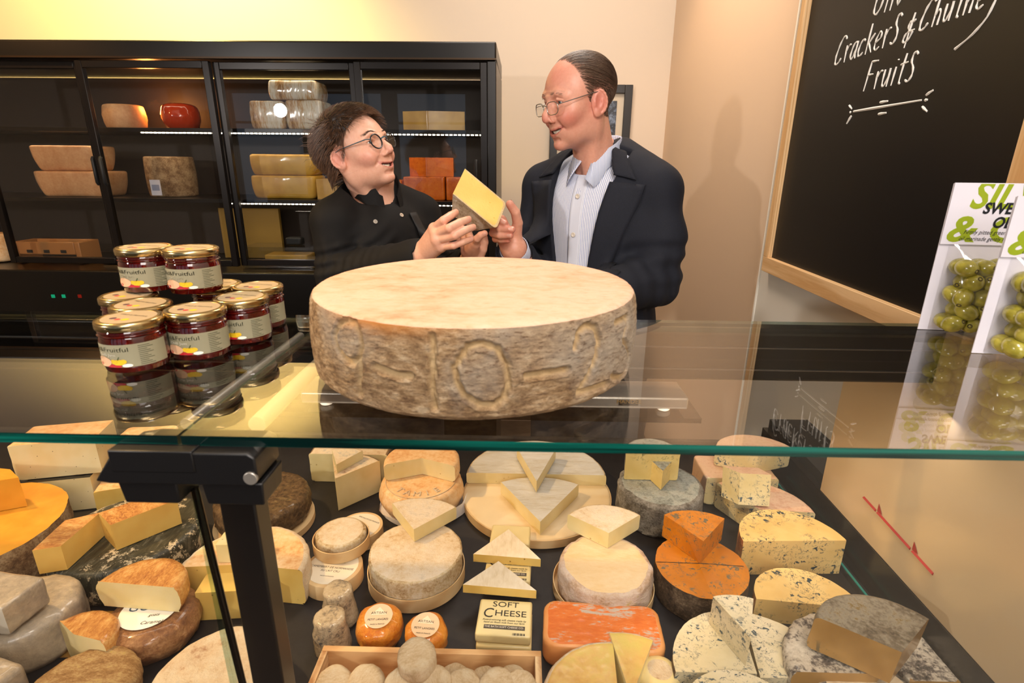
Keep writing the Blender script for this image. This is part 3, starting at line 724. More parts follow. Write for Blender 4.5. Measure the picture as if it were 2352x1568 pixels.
# stiltons
ms=[M_stiltonr,M_blue,M_blue,M_blue]
def stilton(lab,pl,pr,base,H,rr,a0,a1):
    A=at(pl[0],pl[1],Z=DZ+H); B=at(pr[0],pr[1],Z=DZ+H); c=(A+B)/2; half=(B-A).length/2
    ang=math.atan2(B.y-A.y,B.x-A.x)
    o=sector('stilton_half',lab,(c.x-.012,c.y,DZ),half,H,0,180,ms,rot=(0,0,ang),topcut=True,rnd=.001,amp=.0012)
    return o
stilton('larger blue veined yellow cheese half with orange brown rind beside the end panel',(1722,1243),(1958,1241),0,.082,0,0,0)
stilton('lower blue veined yellow cheese half in front of the larger one',(1752,1375),(1998,1398),0,.050,0,0,0)
# orange blue
x,y,r=W(1611,1298,206,.062)
ms=[M_darkcrust,M_orangeblue,M_orangeblue,M_darkcrust]
ob=wheel('orange_blue_round','orange blue veined cheese wheel with dark crust and a wedge on top',(x,y,DZ),r,.062,ms,rnd=.002,amp=.002,topcut=True)
ca=at(1507,1290,Z=DZ+.0625); cb_=at(1708,1300,Z=DZ+.0625)
MB().tube([(ca.x-x,ca.y-y,.0624),(0,.005,.0626),(cb_.x-x,cb_.y-y,.0624)],.0008,5).build('cut_line',M_darkcrust,ob)
q=at(1606,1293,Z=DZ+.0635)
sector('cheese_wedge','orange blue veined wedge standing on the orange wheel',(q.x+.002,q.y-.0,DZ+.0625),.098,.052,48,124,[M_orangeblue,M_orangeblue,M_orangeblue,M_orangeblue],topcut=True,rnd=.001)
# camembert
x,y,r=W(765,1300,132,.032)
m_box=M_poplar
cbx=empty('cheese_box',(x,y,DZ)); tag(cbx,'closed round wooden cheese box with printed paper lid label, below the open box','box')
MB().lathe([(r,0),(r,.031),(r-.001,.032),(.0001,.032)],72).build('box_body',m_box,cbx,smooth=50)
MB().lathe([(r*.86,.0322),(r*.86,.0325),(.0001,.0325)],60).build('lid_label',M_paper,cbx,smooth=50)
textpatch(cbx,[('CAMEMBERT DE NORMANDIE',0,-.004,.0076,.1,.86),('AU LAIT CRU',0,-.0135,.0076,.1,.86),('MADE IN FRANCE',0,-.028,.0035,0,1),('SPECIALITE DE FRANCE',0,.012,.004,0,1)],Matrix.Translation((0,0,.0326))@Matrix.Rotation(R(-6),4,'Z'))
MB().add([(-.030,.010,.0326),(.030,.010,.0326),(.018,.004,.0327),(-.018,.004,.0327)],[(0,1,2,3)]).build('label_triangle',plain('label_tan','#d6c3a2',.6),cbx)
x2,y2,r2=W(783,1225,126,.028,DZ+.034)
ob=empty('open_cheese_box',(x2,y2,DZ+.0335)); tag(ob,'open shallow wooden box holding a small camembert, stacked on the labelled box','box')
MB().lathe([(r2,0),(r2,.024),(r2-.002,.024),(r2-.002,.002),(.0001,.002)],64).build('box_body',m_box,ob,smooth=40)
wheel('camembert','small round white camembert sitting in the open wooden box',(x2,y2+.002,DZ+.0362),r2*.895,.031,[M_brieside,M_brie,M_cream,M_brie],rnd=.007,group=None)
q=at(848,1205,Z=DZ+.03)
ld=empty('cheese_box',(q.x-.020,q.y-.004,DZ)); tag(ld,'wooden cheese box with pale label behind the open camembert','box')
MB().lathe([(.050,0),(.050,.03),(.0001,.03)],60).build('box_body',m_box,ld,smooth=50)
MB().lathe([(.044,.0301),(.044,.0304),(.0001,.0304)],60).build('lid_label',M_paper,ld,smooth=50)
textpatch(ld,[('SPECIALITE DE FRANCE',.004,.026,.0055,0,1),('AU LAIT',.01,.004,.006,0,1)],Matrix.Translation((0,0,.0305))@Matrix.Rotation(R(-25),4,'Z'))
# large brie in a box
x,y,r=W(955,1262,212,.066)
bx=empty('wooden_cheese_box',(x,y,DZ)); tag(bx,'round shallow wooden box holding the large mottled brie','box')
MB().lathe([(r*1.03,0),(r*1.05,.002),(r*1.05,.030),(r*1.03,.030),(r*1.03,.004),(.0001,.004)],84).build('box_body',M_poplar,bx,smooth=40)
wheel('brie_round','large round mottled white brie in a wooden box with a wedge on top',(x,y,DZ+.0045),r,.062,[M_brieside,M_brie,M_cream,M_brie],rnd=.004,amp=.0018,ampt=.0018)
q=at(952,1243,Z=DZ+.069)
sector('brie_wedge','white brie wedge with cream cut faces on the large boxed brie',(q.x,q.y,DZ+.068),.110,.030,46,126,[M_brieside,M_brie,M_cream,M_brie],rnd=.004,ampt=.0015)
# creamy washed wheel in box
x,y,r=W(1391,1292,222,.066)
bx=empty('wooden_cheese_box',(x-.002,y+.002,DZ)); tag(bx,'round wooden box under the smooth cream coloured wheel','box')
MB().lathe([(r*1.04,0),(r*1.05,.002),(r*1.05,.022),(r*1.035,.022),(r*1.03,.004),(.0001,.004)],84).build('box_body',M_poplar,bx,smooth=40)
M_smooth=mottled('smooth_cream_rind',['#e4c08a','#eacb9c','#eed4aa'],9,.65,.6,.0015,110,(1,2.2,1))
M_wrinkle=mottled('wrinkled_pink_side',['#a8865d','#d2b295','#e3cdbb','#cdb95f'],14,.7,1.2,.006,26,(1,1,1.6),pos=[.28,.42,.6,.78])
wheel('cream_rind_round','smooth cream topped wheel with wrinkled pinkish side in a box beside the orange block',(x,y,DZ+.0045),r*.955,.062,[M_wrinkle,M_smooth,M_cream,M_brie],rnd=.010,amp=.004,ampt=.0006,ns=30,bulge=.003)
q=at(1391,1258,Z=DZ+.068)
sector('cheese_wedge','quarter wheel of soft cheese with ribbed cream rind on the smooth wheel',(q.x+.004,q.y,DZ+.0675),.098,.036,40,142,[M_brieside,M_brie,M_pale,M_brie],rnd=.005,ampt=.0012)
# soft cheese packs and triangles
M_pack=plain('cream_wrapper','#e3cf94',.38,coat=.2); 
def pack(px,py,lab,k,rotz,first):
    c=at(px,py,Z=DZ+.020*k+.02)
    o=empty('wrapped_cheese',(c.x,c.y,DZ+.0005+.0202*k),(0,0,rotz)); tag(o,lab,'wrapped cheese')
    MB().box((0,0,.010),(.095,.080,.0198)).build('wrapper',M_pack,o,bevel=.004,segs=3)
    return o
p1=pack(1160,1442,'lower of two square cream wrapped soft cheeses at the front of the pile',0,R(-2),1)
c=p1.location
def labelled(o,z=.0203):
    textpatch(o,[('SOFT',0,.027,.017,0,1.2)],Matrix.Translation((0,0,z)))
    textpatch(o,[('C',-.030,.006,.030,.1,.9),('HEESE',.010,.007,.0185,0,1.15)],Matrix.Translation((0,0,z)))
    textpatch(o,[('Award-winning soft cheese made by',.0,-.008,.0052,.25,1),('hand on finest milk from our farm',0,-.0135,.0052,.25,1)],Matrix.Translation((0,0,z)))
    MB().bb((-.034,-.0275,z-.0002),(.037,-.0190,z)).build('label_band',plain('band_brown','#4a4032',.5),o)
    textpatch(o,[('THE BATH SOFT CHEESE CO.',.001,-.0233,.0055,0,.95)],Matrix.Translation((0,0,z+.0003)),mat=M_paper)
    bc=MB()
    for i in range(12): bc.bb((.016+i*.0018,-.0385,z-.0002),(.0166+i*.0018+.0005*(i%3),-.034,z))
    bc.build('bar_code',M_ink,o)
p2=empty('wrapped_cheese',(c.x-.001,c.y+.004,DZ+.0212),(0,0,R(-3))); tag(p2,'upper square soft cheese pack with big black lettering, front of the pile','wrapped cheese')
MB().box((0,0,.010),(.095,.080,.0198)).build('wrapper',M_pack,p2,bevel=.004,segs=3); labelled(p2)
q=at(1166,1330,Z=DZ+.02)
p3=empty('wrapped_cheese',(q.x,q.y+.015,DZ+.0005),(0,0,R(-3))); tag(p3,'lower cream wrapped cheese pack behind the lettered front pack','wrapped cheese')
MB().box((0,0,.010),(.090,.080,.0198)).build('wrapper',M_pack,p3,bevel=.004)
p4=empty('wrapped_cheese',(q.x+.001,q.y+.015,DZ+.0209),(0,0,R(-3))); tag(p4,'upper cream wrapped cheese pack between the two white triangles','wrapped cheese')
MB().box((0,0,.010),(.090,.080,.0198)).build('wrapper',M_pack,p4,bevel=.004); labelled(p4)
q=at(1172,1262,Z=DZ+.02)
p5=empty('wrapped_cheese',(q.x,q.y+.026,DZ+.0005),(0,0,R(-3))); tag(p5,'cream wrapped cheese pack under the rear white triangle next to the round board','wrapped cheese')
MB().box((0,0,.020),(.085,.060,.0395)).build('wrapper',M_pack,p5,bevel=.004)
M_tri=mottled('smooth_white_rind',['#d6c2a0','#e5d4b7','#ecdfc8'],8,.7,.25,.001,50,(3,.8,1))
def tri(px_l,px_r,px_t,lab,zb):
    A=at(*px_l,Z=zb+.018); B=at(*px_r,Z=zb+.018); T=at(*px_t,Z=zb+.018); c=(A+B+T)/3
    poly=[(p.x-c.x,p.y-c.y) for p in (A,B,T)]
    o=brick('cheese_triangle',lab,(c.x,c.y,zb),0,0,.018,[M_tri,M_tri,M_butter,M_tri],poly=poly,kinds='ccc',rnd=.002,topcut=False)
    return o
tri((1063,1342),(1232,1356),(1145,1288),'front white soft cheese triangle lying on the lettered pack',DZ+.0435)
tri((1087,1272),(1242,1284),(1168,1215),'rear white soft cheese triangle beside the round board',DZ+.0435)
# ash coated goat cheeses in film
M_goat=mottled('ashed_goat_rind',['#3d3f42','#8f7f68','#c2aa86','#d3bf9e'],30,.35,1.0,.004,34,coat=.6,pos=[.30,.38,.5,.7])
for (px,py,wp_,H,lab) in ((775,1350,72,.072,'film wrapped ashed goat cheese log behind its twin, next to the camembert box'),(756,1412,78,.070,'film wrapped ashed goat cheese log nearest the wooden crate')):
    x,y,r=W(px,py,wp_,H); wheel('goat_cheese_log',lab,(x,y,DZ),r*1.12,H,[M_goat,M_goat,M_goat,M_goat],rnd=.007,amp=.003,shrink=.09)
# small orange washed cheeses with labels
M_langres=mottled('bright_orange_rind',['#c9690f','#e08a1e','#eda23c'],24,.3,.9,.004,30,coat=.7)
M_lbl=plain('tan_label','#d9bd9a',.45)
for (px,py,wp_,rz,lab) in ((872,1412,104,5,'small orange washed rind cheese with round label, beside the goat logs'),(980,1432,100,-4,'small orange washed rind cheese with round label, beside the wrapped pack')):
    x,y,r=W(px,py,wp_,.058)
    o=wheel('orange_washed_cheese',lab,(x,y,DZ+.006),r,.058,[M_langres,M_langres,M_langres,M_langres],rnd=.020,amp=.005,ns=22,ampt=.001,seed=px,rot=(R(8),0,R(rz)))
    MB().lathe([(.0235,.0588),(.0235,.0592),(.0001,.0592)],48).build('round_label',M_lbl,o,smooth=50)
    MB().add([(-.0135,.002,.0594),(.0135,.002,.0594),(0,.017,.0594)],[(0,1,2)]).build('label_triangle',plain('label_triangle_pale','#ecd9bb',.5),o)
    textpatch(o,[('ARTISAN',0,.0055,.0066,0,1),('PETIT LANGRES',0,-.007,.0052,0,.95),('MADE IN FRANCE',0,-.016,.003,0,1)],Matrix.Translation((0,0,.0595)))
# orange block
A=at(1262,1440,Z=DZ+.045); 
q=at(1385,1440,Z=DZ+.048)
brick('orange_rind_block','rectangular cheese block with scuffed orange rind',(q.x,q.y+.006,DZ),.203,.100,.048,[paste('orange_tinged_paste','#e5a769','#d98a48',.4),M_wax,M_pale,M_wax],kinds='rrrr',rnd=.008,cr=.022,amp=.0008,rot=(0,0,R(-3)))
# yellow green rinded wedges in front of it
q=at(1420,1600,Z=DZ+.055)
M_mel=mottled('yellow_green_rind',['#c99a52','#d8b063','#d3bb62'],7,.35,.3,.001,60,coat=.2)
ms=[M_creamrind,M_mel,M_cream,M_mel]
sector('cheese_half','yellow green rinded cheese piece with cracked top at the front edge',(q.x,q.y-.012,DZ),.115,.052,86,176,ms,rnd=.006)
q=at(1450,1600,Z=DZ+.058)
sector('cheese_wedge','pale yellow wedge beside the cracked yellow green piece',(q.x,q.y,DZ),.120,.056,62,97,ms,rnd=.004)
q=at(1500,1535,Z=DZ+.03)
wheel('small_white_cheese','small rounded white cheese behind the pale yellow wedge near the orange block',(q.x+.006,q.y-.014,DZ),.034,.045,[M_cream,M_creamrind,M_cream,M_cream],rnd=.015)
# white blue quarters
q=at(1742,1545,Z=DZ+.055)
ms=[M_darkcrust,M_bluewhite,M_bluewhite,M_bluewhite]
sector('blue_cheese_half','white blue veined cheese half at the left under the small standing wedge',(q.x-.004,q.y-.004,DZ),.125,.058,83,180,ms,topcut=True,rnd=.001)
sector('blue_cheese_quarter','white blue veined cheese piece at the right of the standing wedge',(q.x+.002,q.y-.004,DZ),.132,.050,2,80,ms,topcut=True,rnd=.001)
q=at(1697,1525,Z=DZ+.06)
sector('blue_cheese_wedge','small white blue veined wedge standing on the white blue halves',(q.x+.010,q.y-.002,DZ+.0585),.088,.056,66,110,[M_bluewhite]*4,topcut=True,rnd=.001)
q=at(1700,1600,Z=DZ+.07)
wheel('blue_cheese_round','white blue veined cheese at the very front below the standing wedge',(q.x,q.y-.035,DZ),.086,.062,ms,topcut=True,rnd=.001)
# mould ripened grey brown
M_mould=mottled('mould_spotted_rind',['#2c2825','#6d6259','#c9bba6','#ddd0bb'],18,.6,1.0,.004,40,coat=.2,pos=[.34,.43,.52,.65])
M_slate=mottled('slate_brown_rind',['#40372b','#6a5f4e','#8b8270','#6f5828'],20,.45,.5,.002,40,coat=.35)
M_olive=paste('olive_paste','#ac8244','#956c30',.32,vein='#4c4a34',vscale=14,vth=.55,coat=.4)
q=at(1990,1560,Z=DZ+.065)
sector('mould_rind_half','white and grey mould rinded cheese half under the large leaning wedge',(q.x+.020,q.y+.004,DZ),.130,.072,40,180,[M_mould,M_mould,M_olive,M_mould],rnd=.014,amp=.003)
q=at(2070,1530,Z=DZ+.08)
sector('slate_rind_wedge','large translucent brown wedge with slate grey rind, nearest the end panel',(at(2065,1494,Z=DZ+.135).x,at(2065,1494,Z=DZ+.135).y,DZ+.0725),.112,.062,38,150,[M_slate,M_slate,M_olive,M_slate],rnd=.008,rot=(R(2),R(3),0))
q=at(2100,1520,Z=DZ+.03)
brick('mould_rind_piece','small mould rinded piece low beside the end panel under the brown wedge',(q.x+.0,q.y,DZ),.08,.09,.042,[M_mould,M_mould,M_olive,M_mould],kinds='rrrc')
q=at(2000,1595,Z=DZ+.05)
wheel('white_mould_round','rounded white mould cheese at the front edge below the brown wedge',(q.x,q.y,DZ),.075,.055,[M_mould,M_creamrind,M_cream,M_mould],rnd=.014)
# wooden crate of small goat cheeses
M_crott=mottled('tan_wrinkled_rind',['#c6a67a','#dcc19a','#e6d2b0'],30,.8,.9,.002,90,(1,1.8,1))
a=at(745,1478,Z=DZ+.07); b=at(1243,1497,Z=DZ+.07); yb_=(a.y+b.y)/2; bw=b.x-a.x
cr=empty('wooden_crate',((a.x+b.x)/2,yb_,DZ)); tag(cr,'shallow wooden crate filled with small round goat cheeses','crate')
M_ply=wood('plywood','#e0b37c','#b98650',7,(1,9,9),.6); M_plyend=wood('plywood_end','#e8c899','#a97748',30,(1,1,14),.6)
D_=.155; t_=.010
MB().bb((-bw/2,-t_,0),(bw/2,0,.070)).build('back_board',M_ply,cr,bevel=.0008)
MB().bb((-bw/2,-D_,0),(bw/2,-D_+t_,.070)).build('front_board',M_ply,cr,bevel=.0008)
for s in (-1,1): MB().bb((s*(bw/2-t_/2)-t_/2,-D_+t_+.0003,0),(s*(bw/2-t_/2)+t_/2,-t_-.0003,.070)).build('end_board',M_plyend,cr,bevel=.0008)
MB().bb((-bw/2+t_,-D_+t_,.002),(bw/2-t_,-t_,.006)).build('crate_bottom',M_ply,cr)
cro=[(775,1538,74,1),(848,1543,74,1),(925,1550,84,1),(1003,1552,76,1),(1068,1553,78,1),(1142,1560,76,1),(1192,1560,60,1),(1050,1532,60,0),(1118,1536,60,0),(1178,1538,62,0)]
cl_=['leftmost small ridged goat cheese in the wooden crate','small ridged goat cheese second from the crate left end','small pale goat cheese left of and under the topmost one in the crate','small pale goat cheese right of and under the topmost one in the crate','small tan goat cheese in the middle right of the crate','small pale goat cheese near the right end of the crate','small goat cheese in the right front corner of the crate','small goat cheese tucked at the back centre of the crate','small goat cheese at the back right of the crate','small goat cheese in the right back corner of the crate']
base=None
for i,(px,py,wpx,row) in enumerate(cro):
    zb_=DZ+.040+ (.014 if row else -.006)+(.004 if i%2 else 0); H=.026
    p=at(px,py,Z=zb_+H*.7); rr=.0268 if row else .0235
    if base is None:
        base=wheel('goat_cheese',None,(0,0,0),.0285,H,[M_crott]*4,rnd=.008,amp=.0015,ampt=.0010,ns=60); o=base
    else: o=base.copy(); COL.objects.link(o)
    yy=min(p.y,yb_-t_-.033)
    yy=min(yy,yb_-t_-.048) if row else yb_-t_-.026
    o.location=(p.x,yy,zb_); o.rotation_mode='ZYX'; o.rotation_euler=(R(34 if row else 22),R(random.Random(i).uniform(-8,8)),R(i*37)); o.scale=(rr/.0285*1.0,)*2+(1,)
    tag(o,cl_[i],'cheese','small goat cheeses in the wooden crate')
p=at(962,1500,Z=DZ+.095)
o=base.copy(); COL.objects.link(o); o.location=(p.x,p.y-.012,DZ+.080); o.scale=(1.0,1.0,1.45); o.rotation_euler=(R(8),0,R(20)); tag(o,'topmost small round goat cheese resting on the others in the crate','cheese','small goat cheeses in the wooden crate')
# ---------------------------------------------------------------- left compartment
ms=[M_blackwax,M_blackwax,M_peppered,M_blackwax]
q=at(150,1175,Z=DZ)
o=brick('peppered_cheese_block','lower peppered white cheese block with black waxed top',(q.x-.012,q.y+.050,DZ),.135,.10,.085,ms,kinds='ccrc',rnd=.002,rot=(0,0,R(14)))
brick('peppered_cheese_block','upper peppered white cheese block with yellow rind, against the cream back door',(q.x-.015,q.y+.065,DZ+.0865),.175,.10,.090,[M_goldrind,M_wash,M_peppered,M_blackwax],kinds='ccrc',rnd=.004,rot=(0,0,R(14)))
q=at(205,1180,Z=DZ)
brick('cheese_piece','small orange tinted piece standing between peppered block and clamp',(q.x+.055,q.y+.055,DZ),.10,.08,.06,[M_wash,M_wash,M_butter,M_wash],kinds='rrrc',rot=(0,0,R(20)))
brick('cheese_piece','tall golden cheese piece right behind the black clamp',(q.x+.095,q.y+.120,DZ),.12,.05,.16,[M_wash,M_wash,M_butter,M_wash],kinds='rrrc',rot=(0,0,R(8)))
# yellow half
q=at(10,1185,Z=DZ+.10)
sector('yellow_cheese_half','large yellow cheese half wheel with brown crusty rind at the left edge',(q.x-.050,q.y-.032,DZ),.162,.095,-60,140,[M_brown,M_yellow,M_yellow,M_brown],topcut=True,rnd=.001,amp=.002,seed=2)
q=at(20,1160,Z=DZ+.13)
brick('yellow_cheese_wedge','golden yellow cheese wedge on the large yellow half at the left edge',(q.x-.085,q.y+.02,DZ+.0965),.15,.11,.070,[M_yellow]*4,kinds='cccc',topcut=True,rnd=.001,poly=[(-.09,-.05),(.075,.025),(.03,.055),(-.09,.07)])
# nettle wheel
x,y,r=W(295,1215,318,.075)
wheel('nettle_wrapped_round','large round cheese wrapped in dark nettle leaves with two wedges on top',(x,y,DZ),r*.94,.075,[M_nettle,M_nettle,M_pale,M_nettle],rnd=.010,amp=.002,bulge=.003)
M_gp=paste('ochre_paste','#d9b25e','#cfa24d',.42,holes=50,hcol='#96722f')
q=at(268,1262,Z=DZ+.078); q2=at(418,1200,Z=DZ+.078)
an=math.atan2(q2.y-q.y,q2.x-q.x)
L_=(q2-q).length
brick('nettle_rind_wedge','larger ochre wedge with golden leaf rind on the nettle wheel',(q.x,q.y,DZ+.0765),0,0,.058,[M_goldrind,M_goldrind,M_gp,M_goldrind],poly=[(0,0),(L_,0),(L_*.86,.055),(-.006,.062)],kinds='cccc',rnd=.002,rot=(0,0,an))
q=at(155,1306,Z=DZ+.078); q2=at(243,1225,Z=DZ+.078); an=math.atan2(q2.y-q.y,q2.x-q.x); L_=(q2-q).length
brick('nettle_rind_wedge','smaller ochre wedge with golden leaf rind on the left of the nettle wheel',(q.x,q.y,DZ+.0765),0,0,.052,[M_goldrind,M_goldrind,M_gp,M_goldrind],poly=[(0,0),(L_,0),(L_*.75,.05),(-.012,.042)],kinds='cccc',rnd=.002,rot=(0,0,an))
# brown rounds with label
x,y,r=W(345,1400,196,.060)
M_caram=mottled('caramel_rind',['#6e4426','#93633a','#b98a5a'],24,.4,.9,.004,34,coat=.5)
o=wheel('caramel_rind_round','round caramel brown cheese with white printed label, under two cut pieces',(x,y,DZ),r,.060,[M_caram]*4,rnd=.022,amp=.003,bulge=.002)
MB().lathe([(r*.62,.0622),(r*.62,.0627),(.0001,.0627)],48).build('round_label',m_white,o,smooth=50)
tq=at(350,1400,Z=DZ+.063)
textpatch(o,[('GOUTY',0,.008,.024,.1,1)],Matrix.Translation((tq.x-x,tq.y-y,.063))@Matrix.Rotation(R(10),4,'Z'),mat=plain('blue_print','#2f4a63',.6))
textpatch(o,[('goats',.008,-.012,.008,.2,1),('Caramel',.010,-.028,.010,.25,1)],Matrix.Translation((tq.x-x,tq.y-y,.063))@Matrix.Rotation(R(10),4,'Z'))
ms=[M_goldrind,M_goldrind,M_cream,M_goldrind]
q=at(325,1395,Z=DZ+.066)
sector('gold_rind_half','half round cheese with shiny gold rind on the caramel wheel',(q.x,q.y,DZ+.0632),.075,.052,-4,176,ms,rnd=.016,amp=.002)
q=at(262,1470,Z=DZ+.04)
sector('gold_rind_half','half round cheese with shiny gold rind at the front left of the caramel wheel',(at(262,1395,Z=DZ+.082).x-.026,at(262,1395,Z=DZ+.082).y-.054,DZ+.0004),.058,.080,-12,150,ms,rnd=.016,amp=.002,rot=(0,0,0))
# film wrapped greys
q=at(85,1400,Z=DZ+.08)
M_wg=paste('grey_white_paste','#cdc3b2','#b8ad9b',.25,coat=.7)
wheel('film_wrapped_cheese','round grey cheese in shiny film behind the wrapped blocks at the left edge',(q.x-.030,q.y+.006,DZ),.081,.085,[M_wrapgrey]*4,rnd=.018,amp=.003)
q=at(20,1370,Z=DZ+.12)
brick('film_wrapped_block','small grey white block in film, topmost of the wrapped pile at the left edge',(q.x-.01,q.y-.006,DZ+.0915),.11,.070,.052,[M_wrapgrey,M_wrapgrey,M_wg,M_wg],kinds='rrrc',rnd=.006,rot=(0,0,R(-8)))
q=at(55,1520,Z=DZ+.06)
brick('film_wrapped_block','large grey white block in film at the front left corner',(q.x-.050,q.y-.045,DZ),.14,.085,.085,[M_wrapgrey,M_wrapgrey,M_wg,M_wg],kinds='rrrc',rnd=.010,rot=(0,0,R(-16)))
q=at(35,1440,Z=DZ+.1)
brick('film_wrapped_block','grey film wrapped wedge lying between the top block and the front block',(q.x-.060,q.y-.035,DZ+.086),.08,.05,.034,[M_wrapgrey]*4,kinds='rrrr',rnd=.012,rot=(0,0,R(24)))
x,y,r=W(205,1545,228,.06)
wheel('tan_rind_round','rough tan rinded round cheese at the front edge beside the wrapped blocks',(x-.004,y-.014,DZ),r,.060,[M_rough]*4,rnd=.020,amp=.004,ns=30)
x,y,r=W(500,1545,290,.062)
wheel('cream_mottled_round','big round cream mottled cheese behind the black post at the front',(x,y,DZ),r,.062,[M_creamrind]*4,rnd=.014,amp=.003,ampt=.003,ns=26)
# beige half with wedges near the post
q=at(560,1290,Z=DZ+.075)
ms=[M_wash,M_wash,M_butter,M_wash]
sector('beige_rind_half','thick beige rinded cheese half behind the black post',(q.x+.004,q.y-.012,DZ),.118,.080,-6,186,[M_creamrind,M_wash,M_butter,M_wash],rnd=.010,amp=.002)
q=at(555,1275,Z=DZ+.082)
brick('cheese_wedge','pale wedge standing on the beige half behind the black post',(q.x+.002,q.y+.004,DZ+.0805),.075,.042,.040,[M_brown,M_cream,M_cream,M_cream],kinds='crcc',rnd=.002,rot=(0,0,R(4)))
q=at(520,1415,Z=DZ)
brick('cheese_wedge','yellow wedge in film between the beige half and the big cream wheel',(q.x+.010,q.y+.02,DZ),.11,.05,.062,[M_brown,M_butter,M_butter,M_butter],kinds='crcc',rnd=.002,rot=(0,0,R(6)))
# peppercorn wheel on wooden ring
x,y,r=W(600,1135,205,.075)
o=empty('wooden_ring',(x+.004,y-.006,DZ)); tag(o,'round thin wooden base under the peppercorn crusted wheel','board')
MB().lathe([(r*1.02,0),(r*1.06,.001),(r*1.06,.016),(r*1.03,.016),(.0001,.010)],72).build('base_ring',M_poplar,o,smooth=40)
wheel('peppercorn_round','round cheese crusted in brown peppercorns on a wooden base behind the clamp',(x+.002,y,DZ+.0165),r,.062,[M_pepper]*4,rnd=.016,amp=.003,ns=70)
x,y,r=W(185,1450,60,.004)
tag(MB().bb((-.07,-.05,0),(.07,.05,.0015)).build('woven_mat',mottled('woven_yellow',['#8a5f20','#b8842f'],160,.8,1.0,.001),loc=(x,y,DZ+.0003)),'ochre woven mat patch lying on the black deck','mat')

# the deck stands a little nearer than first measured: bring deck and goods to true size together
KD=.875
for o in bpy.data.objects:
    if o not in _before and o.parent is None:
        o.location=CAMP+(Vector(o.location)-CAMP)*KD; o.scale=tuple(q*KD for q in o.scale)
# ================================================================== the big dated wheel on the glass
M_wtop=mottled('pale_cloth_rind',['#c08c68','#d4a586','#ddb59c','#cf9c7c'],7,.75,.5,.0015,55,(1,1.7,1),pos=[.28,.42,.58,.72])
M_wside,_t,_p=nt('brown_mite_rind'); _co=texco(_t,(1,1,1)); _c2=texco(_t,(1,1,2.2))
_n=noisen(_t,_c2,48,8,.78,.3); _n2=noisen(_t,_co,9,3,.6,.3); _n3=noisen(_t,texco(_t,(1,1,4)),110,5,.75)
_a=ramp(_t,_n,[(.34,hexc('#5f4228')),(.45,hexc('#8d6e4a')),(.54,hexc('#ab8c66')),(.64,hexc('#c6ad8b'))])
_b=mixc(_t,ramp(_t,_n2,[(.46,(0,0,0)),(.66,(.75,.75,.75))]),_a,hexc('#a89c8c'))
_d=mixc(_t,ramp(_t,_n3,[(.36,(.8,.8,.8)),(.46,(0,0,0))]),_b,hexc('#5c3c22'))
_va=_t.nodes.new('ShaderNodeVertexColor'); _va.layer_name='carving'; _sc=_t.nodes.new('ShaderNodeSeparateColor'); _t.links.new(_va.outputs[0],_sc.inputs[0])
_d=mixc(_t,_sc.outputs[0],_d,mixc(_t,noisen(_t,_co,60,4),hexc('#a98352'),hexc('#e3c899')))
_d=mixc(_t,_sc.outputs[1],_d,hexc('#b8742c'))
_t.links.new(_d,_p.inputs['Base Color']); _p.inputs['Roughness'].default_value=.75; bump(_t,_p,noisen(_t,_c2,140,6,.8),1.0,.0028)
Zg=GZ+.0006
HW=.0890
c=at(1084,668,Z=Zg+HW); lw=at(710,690,Z=Zg+HW); 
pb=at(1080,750,Z=Zg+HW); pt=at(1090,588,Z=Zg+HW)
RW=(pt.y-pb.y)/2; WX,WY=c.x,(pt.y+pb.y)/2; RW=.5*(RW+747/2/ppm((c.x,WY,Zg+HW)))
print('WHEEL',RW,WX,WY)
# carved date: strokes in (angle in degrees from the camera side, height 0..1)
def apx(px,py):
    """photo pixel on the wheel's side -> angle, height"""
    d=ray(px,py); ox,oy=-WX,-WY
    A=d.x*d.x+d.y*d.y; B=2*(ox*d.x+oy*d.y); C=ox*ox+oy*oy-RW*RW
    D=max(0,B*B-4*A*C); k=(-B-math.sqrt(D))/(2*A)
    x,y,z=d.x*k-WX,d.y*k-WY,CAMZ+d.z*k-Zg
    return math.atan2(y,x),z
ST=[[(765,770),(772,745),(790,738),(808,745),(822,775),(826,800),(822,822),(812,832),(795,826),(778,805),(768,785),(765,770)],
    [(822,822),(826,845),(822,880),(824,905)],
    [(861,842),(885,852),(912,862),(942,864)],
    [(992,775),(994,850),(992,900),(998,938)],
    [(1060,820),(1075,798),(1110,792),(1145,805),(1165,840),(1170,880),(1158,915),(1135,932),(1100,930),(1068,910),(1048,880),(1043,845),(1060,820)],
    [(1210,864),(1250,858),(1302,850)],
    [(1326,800),(1336,765),(1355,750),(1372,755),(1378,785),(1368,830),(1350,870),(1332,900)],
    [(1332,903),(1360,895),(1396,882)],
    [(1420,742),(1440,732),(1446,728)],[(1446,728),(1441,752),(1432,778)],
    [(1432,780),(1440,792),(1446,815),(1444,845),(1434,866),(1418,868),(1408,862)]]
STK=[]
for s_ in ST:
    q=[apx(*p) for p in s_]; STK.append([(a*RW,z) for a,z in q])
def sdist_np(U,Z):
    best=np.full(U.shape,1e9)
    for q in STK:
        for i in range(len(q)-1):
            ax,ay=q[i];bx,by=q[i+1]; dx,dy=bx-ax,by-ay; L=dx*dx+dy*dy or 1e-12
            t=np.clip(((U-ax)*dx+(Z-ay)*dy)/L,0,1); best=np.minimum(best,(U-ax-dx*t)**2+(Z-ay-dy*t)**2)
    return np.sqrt(best)
mb=MB(); NA=1200; a_lo,a_hi=-PI-.1,.1
zs=[0,.0015,.004,.008]+[.008+(HW-.016)*i/84 for i in range(1,85)]+[HW-.005,HW-.0025,HW-.0008,HW]
ins={0:.014,.0015:.009,.004:.0045,.008:.0015,HW-.005:.0006,HW-.0025:.0016,HW-.0008:.0034,HW:.0062}
